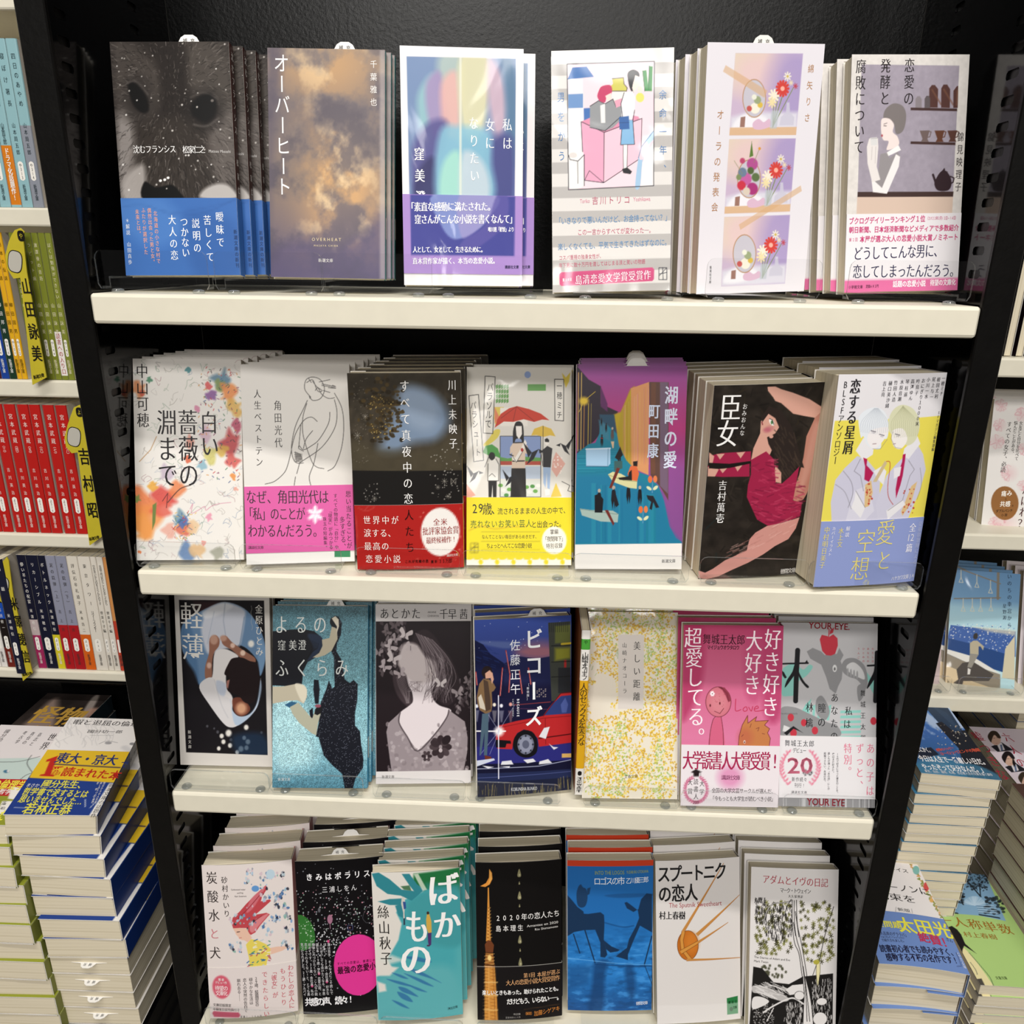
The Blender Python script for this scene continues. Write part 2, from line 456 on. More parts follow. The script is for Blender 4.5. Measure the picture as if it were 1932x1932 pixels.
def sheet_mesh(name, w, h, t, art, mat, base_col, spine, bow, d, z0, z1, wrap_back=True, th=.0004):
    """a paper wrap (jacket or band): painted front grid, rounded spine, back; d = how far it lies outside the block"""
    front = (lambda q: np.stack([q[:, 0], -d-bow*(1-(2*q[:, 0]/w)**2), q[:, 1]], 1))
    mb_v, mb_c, Hn, W = grid_mesh(art, name, mat, front)
    F = []
    idx = np.arange(Hn*W).reshape(Hn, W)
    q = np.stack([idx[1:, :-1], idx[1:, 1:], idx[:-1, 1:], idx[:-1, :-1]], -1).reshape(-1, 4)
    mb = MB()
    r = min(.0016, t*.3)
    xo = w/2+d*.5
    # outline: inside of front sheet, spine, back, doubled for thickness
    outer = [(w/2, -d)]+[(xo-r+r*math.sin(a), -d+r-r*math.cos(a)) for a in np.linspace(.3, math.pi/2, 4)]
    outer += [(xo-r+r*math.cos(a), t+d-r+r*math.sin(a)) for a in np.linspace(0, math.pi/2, 4)]
    outer += [(-w/2, t+d)] if wrap_back else [(w*.1, t+d)]
    bands = sorted({0., 1.} | {b for x in (spine.bands if spine else []) for b in x[:2]})
    zz = [z for z in bands if (1-z)*h < z1-1e-5 and (1-z)*h > z0+1e-5]
    zs = [z1]+[(1-z)*h for z in zz]+[z0]
    for a, b in zip(zs[:-1], zs[1:]):
        vm = 1-(a+b)/2/h; col = spine.base if spine else base_col
        for x in (spine.bands if spine else []):
            if x[0] <= vm <= x[1]: col = x[2]
        n = len(outer)
        vs = [(x, y, a) for x, y in outer]+[(x, y, b) for x, y in outer]
        cl = tuple(lin(hx(col)))
        mb.add(vs[:n-1]+vs[n:2*n-1], [(i, i+1, n+i, n-1+i) for i in range(n-2)], 0, cl)
        bc = base_col
        for x in (getattr(spine, 'bk', ()) if spine else ()):
            if x[0] <= vm <= x[1]: bc = x[2]
        mb.add([vs[n-2], vs[n-1], vs[2*n-2], vs[2*n-1]], [(0, 1, 3, 2)], 0, tuple(lin(hx(bc))))
    # inner side and the cut edges of the paper
    wh = tuple(lin(hx('d8d4cc')))
    m = 9
    xsf = [-w/2+w*i/(m-1) for i in range(m)]
    fo = [(x, -d-bow*(1-(2*x/w)**2)) for x in xsf]; fi = [(x, y+th) for x, y in fo]
    for z in (z0, z1):
        mb.add([(x, y, z) for x, y in fo+fi], [(i, i+1, m+i+1, m+i) for i in range(m-1)], 0, wh)
        bo = [(-w/2 if wrap_back else w*.1, t+d), (xo-r, t+d)]
        mb.add([(bo[0][0], bo[0][1], z), (bo[1][0], bo[1][1], z), (bo[1][0], bo[1][1]-th, z), (bo[0][0], bo[0][1]-th, z)], [(0, 1, 2, 3)], 0, wh)
        mb.add([(xo, 0, z), (xo, t, z), (xo-th, t, z), (xo-th, 0, z)], [(0, 1, 2, 3)], 0, wh)
    mb.add([(x, y, z) for z in (z0, z1) for x, y in fi], [(i, i+1, m+i+1, m+i) for i in range(m-1)], 0, wh)
    mb.add([fo[0]+(z0,), fi[0]+(z0,), fi[0]+(z1,), fo[0]+(z1,)], [(0, 1, 2, 3)], 0, wh)
    v = np.concatenate([mb_v, np.array(mb.v)]); c = np.concatenate([mb_c, np.array(mb.c)])
    faces = q.tolist()+[tuple(i+len(mb_v) for i in f) for f in mb.f]
    me = bpy.data.meshes.new(name)
    me.from_pydata(v.tolist(), [], faces)
    me.materials.append(mat)
    a = me.color_attributes.new('Col', 'FLOAT_COLOR', 'POINT')
    cc = np.ones((len(v), 4), np.float32); cc[:, :3] = c
    a.data.foreach_set('color', cc.ravel())
    sm = np.zeros(len(faces), bool); sm[:len(q)] = bow > 0
    me.polygons.foreach_set('use_smooth', sm)
    me.update()
    return me

def pose(x, y, z, yaw, lean, roll=0, w=0, h=0, tilt=0):
    u = np.array([math.cos(yaw), math.sin(yaw), 0]); n = np.array([-math.sin(yaw), math.cos(yaw), 0])
    up = n*math.sin(lean)+np.array([0, 0, math.cos(lean)])
    X = u*math.cos(roll)+up*math.sin(roll); Z = -u*math.sin(roll)+up*math.cos(roll); Y = np.cross(Z, X)
    X, Y = X*math.cos(tilt)+Y*math.sin(tilt), Y*math.cos(tilt)-X*math.sin(tilt)
    m = Matrix.Identity(4)
    for i in range(3): m[i][0], m[i][1], m[i][2], m[i][3] = X[i], Y[i], Z[i], (x, y, z)[i]
    return m

def block_mesh(w, h, t):
    return MB().box(-w/2+.0007, w/2-.0009, .0004, t-.0004, .0004, h-.0006, 0, .0003).mesh('page_block', [M['pages']])

def spine_letters(sp, w, h, t, mat, d, name):
    L = Letters()
    for v0, v1, wf, col in sp.pl:
        a = t*wf/2; r = a*.7; zt, zb = (1-v0)*h, (1-v1)*h
        pts = [(-a, zb+r), (-a*.6, zb+r*.3), (0, zb), (a*.6, zb+r*.3), (a, zb+r), (a, zt-r), (a*.6, zt-r*.3), (0, zt), (-a*.6, zt-r*.3), (-a, zt-r)]
        L.raw(np.array(pts), [tuple(range(10))], col)
    n0 = len(L.v)
    for txt, v0, v1, size, col, sty, x, gw in sp.T:
        L.run(txt, x*t, (1-v0)*h, x*t, (1-v1)*h, size, col, sty, gw, True)
    if not L.n: return None
    npl = sum(len(v) for v in L.v[:n0])
    def place(q):
        e = np.where(np.arange(len(q)) < npl, .00010, .00022)
        return np.stack([np.full(len(q), w/2+d*.5)+e, t/2+q[:, 0], q[:, 1]], 1)
    return L.mesh(name, mat, place, 0, 1)

def build_book(po, t, art, band=None, spine=None, mat='gloss', back='e6e2da', bow=0, bmat=None, bback=None, name='paperback_book', **kw):
    """one book: cover (> lettering), page_block, paper_band (> lettering)"""
    root = empty(name, pose(*po), **kw)
    w, h = po[6], po[7]
    sp = spine or Spine(back)
    cov = obj('cover', sheet_mesh('cover', w, h, t, art, M[mat], back, sp, bow, .0003, 0, h), root)
    def fr(dd): return lambda q: np.stack([q[:, 0], -dd-bow*(1-(2*q[:, 0]/w)**2), q[:, 1]], 1)
    if art.L.n: obj('lettering', art.L.mesh('lettering', M[mat], fr(.0003+(.00012 if bow == 0 else .00022))), cov)
    sm = spine_letters(sp, w, h, t, M[mat], .0003, 'spine_lettering')
    if sm: obj('spine_lettering', sm, cov)
    obj('page_block', block_mesh(w, h, t), root)
    if band is not None:
        d = .0008
        bd = obj('paper_band', sheet_mesh('paper_band', w, h, t, band, M[bmat or mat], bback or band_base(band), getattr(band, 'sp', None), bow, d, (1-band.v1)*h, (1-band.v0)*h, False), root)
        if band.L.n: obj('lettering', band.L.mesh('lettering', M[bmat or mat], fr(d+(.00012 if bow == 0 else .00022))), bd)
    return root
def band_base(b):
    c = b.c[b.Hn//2, -1]; return '%02x%02x%02x' % tuple(int(min(255, max(0, v))) for v in c)

def copy_tree(o, parent=None, skip=()):
    c = o.copy(); COL.objects.link(c)
    if parent is not None: c.parent = parent
    for ch in o.children:
        if ch.name.split('.')[0] not in skip: copy_tree(ch, c, skip)
    return c

# poses of the books (base point, yaw, lean, roll, width, height, tilt) and the corner points of the sheets their print was traced on
PO={
'b1':(-0.2387,0.0333,0.0111,0.0444,0.1765,0.0153,0.0792,0.1506),
'b2':(-0.1390,0.0392,0.0106,0.0398,0.2079,-0.0052,0.0794,0.1505),
'b3':(-0.0437,0.0328,0.0070,0.1024,0.1415,-0.0006,0.0805,0.1497),
'b4':(0.0569,0.0267,0.0049,0.0136,0.1494,0.0330,0.0785,0.1501),
'b5':(0.1528,0.0394,0.0050,0.1907,0.0234,0.0329,0.0777,0.1504),
'b6':(0.2543,0.0417,0.0072,0.1101,0.1775,0.0280,0.0796,0.1501),
'b7':(-0.2502,0.0147,-0.1944,0.1117,0.2770,-0.0063,0.0789,0.1507),
'b8':(-0.1664,0.0167,-0.1951,0.1702,0.2956,-0.0022,0.0795,0.1494),
'b9':(-0.0832,0.0183,-0.1972,0.1154,0.0511,0.0076,0.0794,0.1453),
'b10':(-0.0022,0.0250,-0.1951,0.0646,0.3103,0.0043,0.0792,0.1494),
'b11':(0.0798,0.0229,-0.1949,0.0101,0.1670,0.0224,0.0794,0.1497),
'b12':(0.1699,0.0227,-0.1977,0.1404,-0.0454,0.0281,0.0784,0.1447),
'b13':(0.2476,0.0078,-0.1947,0.1924,0.0274,0.0079,0.0783,0.1505),
'b14':(-0.2520,0.0351,-0.3937,0.0407,0.1793,-0.0127,0.0793,0.1500),
'b15':(-0.1638,0.0110,-0.3935,0.0393,0.3043,0.0059,0.0785,0.1511),
'b16':(-0.0790,0.0218,-0.3934,0.0823,0.2865,-0.0027,0.0793,0.1510),
'b17':(0.0060,0.0153,-0.3939,0.1854,0.1723,-0.0010,0.0782,0.1498),
'b18':(0.0919,0.0130,-0.3933,0.0344,0.3561,0.0050,0.0780,0.1520),
'b19':(0.1716,0.0096,-0.3940,-0.0003,0.2298,0.0227,0.0783,0.1492),
'b20':(0.2509,0.0135,-0.3941,0.0196,0.3107,0.0081,0.0776,0.1494),
'b21':(-0.2364,-0.0018,-0.6342,0.1560,0.1875,-0.0060,0.0777,0.1492),
'b22':(-0.1536,0.0060,-0.6341,0.1269,0.1954,0.0145,0.0777,0.1497),
'b23':(-0.0845,0.0036,-0.6342,0.1230,0.1393,0.0106,0.0770,0.1496),
'b24':(0.0060,0.0084,-0.6341,0.0995,0.2317,0.0091,0.0773,0.1499),
'b25':(0.0887,0.0202,-0.6342,0.0288,0.1818,0.0285,0.0773,0.1495),
'b26':(0.1697,0.0134,-0.6341,0.1160,0.2971,0.0078,0.0778,0.1500),
'b27':(0.2503,0.0046,-0.6341,0.0135,0.3218,0.0006,0.0778,0.1499),
'L1':(-0.4147,0.0300,-0.4499,0.2000,1.5708,0.0000,0.0760,0.1525,0.1300),
'R1':(0.4456,0.1614,-0.4686,-0.0925,1.5708,0.0000,0.0767,0.1510),
'R2':(0.3734,0.0388,-0.5857,-0.0995,1.5708,0.0000,0.0778,0.1504),
'R3':(0.4998,0.0822,-0.6550,-0.0380,1.5708,0.0000,0.0765,0.1519),
'R4':(0.5419,0.3137,-0.4677,-0.1407,0.3528,0.0000,0.0757,0.1514),
'R5':(0.5461,0.3200,-0.2621,-0.0500,0.2000,0.0000,0.0785,0.1500),
'L2':(-0.4920,0.0200,-0.4555,0.1500,1.5708,0.0000,0.0780,0.1510,0.1000),
'L3':(-0.5720,0.1720,-0.5130,-0.0000,1.5708,0.0000,0.0830,0.1500),
'R6':(0.6140,0.2280,-0.5500,-0.0300,1.5708,0.0000,0.0780,0.1500),
}
QD={
'b1':(90,131,837,129,913,1597,196,1599),
'b2':(1081,168,1820,181,1820,1621,1105,1608),
'b3':(80,154,859,177,849,1667,109,1658),
'b4':(1032,188,1805,165,1778,1692,1043,1706),
'b5':(241,63,954,75,825,1575,171,1595),
'b6':(1118,139,1833,139,1755,1571,1069,1584),
'b7':(203,188,1026,196,1048,1714,235,1720),
'b8':(1021,231,1847,229,1889,1726,1069,1753),
'b9':(60,297,923,292,947,1768,142,1786),
'b10':(968,251,1764,255,1761,1755,967,1755),
'b11':(72,202,895,197,850,1711,59,1708),
'b12':(202,306,943,282,770,1552,95,1588),
'b13':(1028,233,1745,220,1520,1600,855,1639),
'b14':(134,59,957,80,985,1549,188,1529),
'b15':(989,149,1814,156,1806,1735,984,1728),
'b16':(86,91,917,89,913,1643,89,1652),
'b17':(942,228,1783,186,1782,1698,970,1765),
'b18':(140,109,961,118,956,1737,128,1727),
'b19':(131,169,958,177,910,1680,101,1665),
'b20':(938,149,1739,161,1714,1686,915,1671),
'b21':(146,490,963,437,1022,1805,229,1873),
'b22':(990,455,1788,404,1845,1777,1070,1838),
'b23':(51,549,855,502,886,1838,114,1894),
'b24':(999,457,1782,427,1787,1848,1019,1887),
'b25':(98,437,883,434,865,1800,103,1801),
'b26':(900,446,1665,406,1679,1880,918,1930),
'b27':(761,497,1557,523,1526,2047,729,2016),
'L1':(608,338,1270,360,840,1195,29,1187),
'R1':(128,64,949,130,1658,1113,680,1022),
'R2':(-12,174,718,254,1276,1433,392,1320),
'R3':(769,425,1431,471,2182,1617,1390,1553),
'R4':(1059,279,1892,343,1802,1890,967,1804),
'R5':(1241,364,1965,384,1812,1687,1105,1657),
'L2':(8,404,687,427,59,1280,-773,1265),
'L3':(415,129,964,148,322,791,-317,765),
'R6':(1261,457,2016,497,2935,1444,2050,1393),
}
def A(k, base='e6e1de', W=96, v1=1.):
    a = Art(QD[k], PO[k][6], PO[k][7], W, 0., v1, base); a.flat = PO[k][4] > 1.5; return a
def BAND(k, v0, base, v1=1., W=60):
    a = Art(QD[k], PO[k][6], PO[k][7], W, v0, v1, base); a.flat = PO[k][4] > 1.5; return a
def VV(a, x, y): return float(a.uv([[x, y]])[0][1])
B = {}

def b1():
    a = A('b1', '38322f', 200)
    a.p("130,620 210,560 250,700 270,900 310,1000 300,1115 160,1115", 'a39c98', 70, 1, 1)
    a.p("100,140 240,140 420,330 380,560 250,640 130,520", '5f5853', 90, .8, 1)
    a.p("560,140 820,140 880,600 760,560 600,450", '665f59', 100, .8, 1)
    a.p("700,700 870,560 890,1000 760,1010 690,840", '857d78', 80, .8, 1)
    a.p("400,150 560,150 580,420 600,620 480,640 420,480", '352f2c', 60, .8, 1)
    a.p("300,640 640,620 720,900 700,1110 260,1110 260,800", '463f3a', 90, .9, 1)
    # fur streaks
    rs = np.random.RandomState(3)
    for i in range(1500):
        x, y = rs.uniform(100, 880), rs.uniform(140, 1110)
        dx, dy = (x-480)*.11+rs.uniform(-10, 10), (y-520)*.07+rs.uniform(-22, 26)
        c = ['a39b95', '8a827c', '241f1d', '1a1615'][rs.randint(4)]
        a.l([(x, y), (x+dx*.6, y+dy*.5), (x+dx, y+dy+6)], 3, c, 1.5, rs.uniform(.25, .75))
    a.p("205,400 250,390 320,470 335,560 290,575 235,520", '0d0b0b', 18, 1, 1)
    a.p("640,480 720,455 765,520 750,600 690,640 615,600 600,540", '0d0b0b', 22, 1, 1)
    a.l("205,390 260,380 330,460", 10, '9b938d', 14, .7, 1)
    a.l("600,480 680,450 770,490", 10, '8d857f', 14, .6, 1)
    a.l("620,650 700,660 775,610", 12, 'a39b95', 14, .7, 1)
    a.p("190,980 300,900 320,1040 310,1115 180,1115", 'c6bfba', 40, .9, 1)
    a.p("680,1060 770,1020 850,1040 885,1115 670,1115", 'd5cfcb', 26, 1, 1)
    a.p("310,1010 380,1045 480,1030 530,1075 540,1120 305,1120", '0f0d0c', 12, 1, 1)
    a.c *= .80; a.c = 128+(a.c-128)*1.12; a.e(268, 480, 85, 130, '1a1615', 90, .55).e(690, 555, 120, 130, '1a1615', 100, .55)
    a.p("215,410 250,395 312,470 325,555 290,570 240,510", '080707', 12, 1, 1).p("650,490 715,465 752,520 740,590 690,622 630,595 615,545", '080707', 14, 1, 1).e(735, 500, 10, 9, '6a6460', 5)
    a.dots(60, (110, 140, 870, 1080), 5, ['d8d4d0', 'b9b4ae'], 5)
    for x, y in ((410, 1003), (437, 997), (458, 985)): a.e(x, y, 9, 8, 'f2efec')
    a.t('沈むフランシス', 258, 806, 488, 804, 52, 'f0eeec', 'm', .78).t('松家仁之', 568, 808, 672, 806, 50, 'f0eeec', 'm', .8)
    a.n('Matsuie Masashi', 714, 817, 850, 820, 18, 'c9c5c2')
    v = VV(a, 500, 1113); b = BAND('b1', v, '3a68ac')
    b.p("160,1110 420,1110 560,1300 380,1420 170,1300", '4a79ba', 80, .8, 1).p("560,1250 700,1200 900,1300 900,1600 640,1600", '2f5a9c', 80, .7, 1)
    b.l("180,1165 320,1160 500,1220 700,1200 880,1120", 3, '24457e', 2, .8, 1).l("420,1190 560,1200 880,1130", 3, '24457e', 2, .6, 1)
    for s, x0, y0, x1, y1 in (('曖昧で', 783, 1230, 788, 1390), ('苦しくて', 706, 1252, 724, 1482), ('説明の', 634, 1272, 644, 1425), ('つかない', 560, 1262, 572, 1455), ('大人の恋', 485, 1250, 500, 1472)):
        b.t(s, x0, y0, x1, y1, 64, 'f2f3f5', 'm', .8)
    for s, x0, y0, x1, y1 in (('北海道の小さな村で', 380, 1210, 400, 1508), ('偶然出会った男と女。', 342, 1192, 367, 1512), ('ふたりが選択した', 305, 1190, 322, 1452), ('未来とは。', 266, 1200, 280, 1335)):
        b.t(s, x0, y0, x1, y1, 33, 'e8a688', 's', .8)
    b.t('＊解説　山田真歩', 205, 1255, 222, 1515, 32, 'dfe5ee', 'm', .8).t('新潮文庫の新刊', 882, 1325, 895, 1535, 30, '1d2f55', 'm', .8)
    b.sp = Spine('3565ad').t('や', .78, .78, .004, 'ffffff')
    sp = Spine('3d1f1b', [(0, 1, '3d1f1b')]).t('沈むフランシス', .05, .36, .0058, 'e8e2dc', 'm').t('松家仁之', .5, .68, .005, 'e8e2dc', 'm')
    return a, b, sp
def b2():
    a = A('b2', '6b6268', 200)
    a.gy((0, '8b7c72'), (.25, '6e6568'), (.6, '7f6f66'), (1, '58506a'))
    n = a.fbm(4, 7, 6, 11); n2 = a.fbm(6, 9, 5, 23)
    V, U = np.meshgrid(np.linspace(0, 1, a.Hn), np.linspace(0, 1, a.W), indexing='ij')
    g = np.exp(-(((U-.62)/.33)**2+((V-.6)/.3)**2))*1.2+np.exp(-(((U-.5)/.5)**2+((V-.06)/.16)**2))*.75
    for m, c, k in ((np.clip((n-.42)*5, 0, 1)*np.clip(g, 0, 1), 'c99d6c', .95), (np.clip((n2-.55)*6, 0, 1)*np.clip(g, 0, 1), 'e6c79a', .8), (np.clip((.47-n)*6, 0, 1)*(1-np.clip(g*.8, 0, 1)), '4d4854', .8)):
        a.mix((slice(None), slice(None)), m*k, c)
    a.p("1097,1440 1300,1380 1500,1430 1700,1320 1830,1200 1830,1640 1097,1640", '51486a', 90, .55, 1)
    a.p("1085,170 1180,170 1130,700 1100,1300 1090,1200", '5d5560', 60, .7, 1)
    a.p("1788,180 1822,180 1822,1620 1788,1620", 'b3aaa8', 18, .55)
    a.t('オーバーヒート', 1170, 265, 1186, 1040, 118, 'f4f2f0', 's', .82).t('千葉雅也', 1749, 272, 1749, 510, 48, 'ece8e4', 's', .92)
    a.n('O V E R H E A T', 1362, 1372, 1545, 1374, 20, 'd9c7a0').n('M A S A Y A   C H I B A', 1375, 1411, 1525, 1413, 12, 'd9c7a0').t('新潮文庫', 1413, 1504, 1484, 1505, 25, 'e8e4e0', 'm', .9)
    return a, None, Spine('3f8d8e').t('オーバーヒート', .06, .4, .005, '173a3c').t('千葉雅也', .5, .68, .0045, '173a3c').plate(.72, .82)
def b3():
    a = A('b3', 'e9e5e6', 200)
    pic = "123,222 812,237 800,1500 148,1480"; q = a.c.copy()
    a.p(pic, '6f87ad')
    m = a.mask(pic)[..., None]
    for pts, c, b in (("330,225 470,228 470,760 400,640 330,420", 'a9b9b2', 60), ("210,420 300,330 340,520 300,700 240,800 190,560", '8db7bd', 45), ("250,380 340,330 370,640 300,720 250,560", '9a86b0', 40), ("340,400 440,330 450,700 360,690", 'd9a9a2', 45), ("460,228 640,232 620,620 540,760 470,640", 'd6d0a6', 45), ("640,240 720,330 760,560 700,760 640,520", 'c3a5b4', 50), ("720,240 810,300 810,900 760,760 740,420", '4f7291', 50),
                      ("160,800 260,640 380,640 330,860 250,1010 170,1050", '4f4b86', 50), ("640,780 790,740 790,1200 640,1180", '3c3f7c', 60), ("180,980 300,860 330,1200 300,1400 170,1300", '2b2a5c', 40), ("330,700 460,660 640,700 660,900 680,1100 560,1300 400,1300 300,1100", '7db3c8', 50), ("360,880 460,840 470,1260 420,1290 330,1100", '9fd4c4', 40), ("470,840 600,880 650,1080 560,1280 470,1280", 'bcc9d2', 45)):
        a.p(pts, c, b, .9, 1)
    a.r(455, 225, 470, 1480, 'dfe0d0', 6, .7)
    a.c = q*(1-m)+a.c*m
    for s, x0, y0, x1, y1 in (('私は', 757, 652, 757, 768), ('女に', 648, 652, 648, 766), ('なりたい', 545, 642, 552, 970)):
        a.t(s, x0, y0, x1, y1, 80, 'eef0f0', 'm', .78)
    a.t('窪美澄', 203, 835, 211, 1105, 82, 'f4f2f4', 'mb', .78)
    v = VV(a, 470, 1094); b = BAND('b3', v, 'a585c6', VV(a, 470, 1590), 90)
    b.p("147,1090 806,1102 800,1478 152,1470", '3c3f8e').p("290,1090 690,1098 640,1240 540,1330 420,1370 340,1280", '7f8fc6', 12, .9, 1).p("455,1100 690,1100 640,1240 520,1350 462,1340", '9a8fc0', 14, .7, 1).p("690,1098 760,1100 740,1280 560,1430 460,1440 480,1380 620,1280", '57509a', 14, .8, 1)
    b.t('「素直な感動に満たされた。', 150, 1168, 655, 1166, 60, 'f6f4f8', 'mb', .74).t('窪さんがこんな小説を書くなんて」', 195, 1246, 792, 1244, 62, 'f6f4f8', 'mb', .68).t('唯川恵「解説」より', 645, 1310, 790, 1310, 32, 'f6f4f8', 'b', .62)
    b.t('人として、女として、生きるために。', 177, 1436, 605, 1436, 42, 'f6f4f8', 'mb', .72).t('直木賞作家が描く、本当の恋愛小説。', 177, 1508, 682, 1506, 44, 'f6f4f8', 'mb', .72).t('講談社文庫', 750, 1546, 820, 1546, 22, '2c2450', 'b', .8)
    return a, b, Spine('e8e3e6', [(0, .23, 'e8e3e6'), (.23, .62, 'a33a5a'), (.62, 1, 'a585c6')])
def b4():
    a = A('b4', 'dcd8d4', 200)
    for i in range(20):
        y = 190+i*77
        if i % 2 == 1: a.p([(1020, y+6), (1810, y-10), (1810, y+62), (1020, y+78)], 'b5b1ae')
    K = '2a2a33'
    a.p("1132,270 1680,253 1676,1035 1141,1060", 'ecd3db')
    a.p("1135,455 1235,450 1235,1000 1140,1000", 'e9e4e4').p("1165,292 1255,286 1300,350 1135,366", '3f6fae').p("1138,460 1232,456 1232,545 1140,548", '4a7ab8', 0, .8).p("1236,548 1285,545 1285,625 1238,630", '3d6cae').p("1138,366 1230,360 1230,450 1138,455", 'dfe3ea')
    a.p("1220,632 1380,560 1580,600 1600,640 1365,720", 'd88aa6').p("1220,632 1365,700 1362,1016 1238,1000", 'e2a1bb').p("1365,700 1602,612 1596,860 1362,1016", 'efc0cf')
    a.l("1220,632 1365,700 1362,1016 1238,1000 1220,632", 4, K).l("1365,700 1602,612 1596,860 1362,1016", 4, K).l("1242,1000 1272,940 1362,1016", 3, K)
    a.p("1416,362 1486,355 1490,395 1510,420 1505,440 1412,440 1405,410 1420,395", 'c9c25a').p("1412,440 1500,440 1500,520 1420,520", 'efe9df').l("1416,362 1486,355 1490,395 1510,420 1505,440 1412,440", 4, K)
    a.p("1275,535 1330,500 1370,520 1420,490 1440,540 1470,520 1490,600 1420,670 1370,690 1275,668", '8f9194').l("1275,535 1330,500 1370,520 1420,490 1440,540", 4, K).l("1275,668 1370,690 1470,600", 4, K).p("1340,530 1370,520 1372,640 1345,640", 'e6e3e0')
    a.p("1330,440 1350,410 1400,402 1415,430 1405,470 1380,480 1370,510 1340,505 1322,475", 'bf3b63', 0, 1, 1).p("1372,470 1410,450 1412,490 1385,505", 'f0d6cb').p("1430,500 1475,485 1500,520 1440,545", 'df9db2')
    a.p("1512,330 1545,305 1580,320 1585,350 1560,360 1545,400 1550,450 1535,440 1520,400", '26262c', 0, 1, 1).p("1560,340 1585,350 1592,400 1575,412 1550,450 1540,420", 'f0dcd2')
    a.p("1490,450 1545,440 1560,480 1555,560 1540,620 1475,620 1470,520", 'ece9ea').l("1490,450 1470,520 1480,600 1475,620 1545,625 1556,560", 4, K).e(1590, 480, 26, 30, 'd9d86e').e(1590, 430, 16, 22, 'efd8cc')
    a.p("1472,680 1480,620 1545,622 1556,775 1468,778", '7fb0d6').l("1480,620 1468,778 1556,775 1545,622", 4, K).p("1458,604 1520,596 1524,678 1462,682", '2f5f9f', 0, 1).l("1458,640 1522,636", 3, '1d3f70')
    a.p("1484,778 1512,778 1508,935 1486,935", 'efe9e6').l("1484,778 1486,930", 3, K).l("1512,778 1508,930", 3, K).p("1478,930 1510,920 1540,945 1530,962 1485,955", '1c1c20')
    a.p("1606,312 1630,308 1640,400 1648,282 1670,285 1665,440 1620,440", '3c8a4a').l("1606,312 1620,440", 3, '1f4a28').l("1648,282 1644,430", 3, '1f4a28')
    a.p("1140,830 1185,805 1235,825 1240,1035 1185,1062 1142,1050", 'eeeae6').e(1170, 843, 24, 17, 'd9d2ce').l("1140,840 1150,870 1200,880 1240,840 1240,1035", 4, K).l("1198,885 1200,1020", 3, K)
    a.p("1580,860 1600,790 1640,730 1676,690 1676,740 1625,800 1605,890 1590,1040 1560,1040", '9fc0dc', 0, 1, 1).e(1612, 815, 22, 60, 'e8c9d3', 0, 1, .3).p("1605,890 1676,760 1676,1035 1595,1040", 'efeae8').l("1580,860 1600,790 1676,690", 4, '4a6f9a')
    a.l("1132,270 1680,253 1676,1035 1141,1060 1132,270", 5, K)
    a.t('男をかう', 1093, 478, 1098, 848, 62, '4a7ab0', 's', .78).t('余命一年、', 1733, 462, 1735, 925, 58, '4a7ab0', 's', .85)
    a.t('吉川トリコ', 1308, 1128, 1508, 1122, 52, 'b8506a', 's', .8).n('Toriko', 1213, 1132, 1274, 1129, 26, 'd57f97').n('Yoshikawa', 1548, 1120, 1655, 1116, 26, 'd57f97')
    a.t('「いきなりで悪いんだけど、お金持ってない？」', 1078, 1256, 1765, 1233, 46, '4f86b8', 's', .75).t('この一言からすべてが変わった─。', 1212, 1327, 1662, 1313, 40, 'bf5570', 's', .76).t('楽しくなくても、平気で生きてきたはずなのに。', 1090, 1419, 1762, 1389, 46, '4f86b8', 's', .72)
    a.t('コスパ重視の独身女性が、', 1092, 1488, 1348, 1476, 32, 'c0506e', 's', .72).t('年下男に数十万円を渡してはじまる涙と笑いの物語', 1092, 1536, 1612, 1511, 32, 'c0506e', 's', .74)
    a.p("1083,1590 1095,1578 1668,1548 1680,1560 1678,1622 1668,1634 1097,1665 1085,1655", 'cc4f7e').t('第28回', 1110, 1627, 1155, 1624, 22, 'f8eef2', 'b', .6).t('島清恋愛文学賞受賞作', 1205, 1626, 1636, 1594, 64, 'fbf3f6', 'm', .74)
    a.frame(1709, 1550, 1759, 1625, 4, K).l("1709,1590 1759,1580", 4, K).l("1733,1550 1736,1625", 4, K).l("1712,1600 1757,1552", 3, K)
    return a, None, Spine('d9d6d2', [(.0, .24, 'd9d6d2'), (.24, .5, 'b9bd4a'), (.5, .62, 'd9d6d2'), (.62, 1, 'cf6a90')])
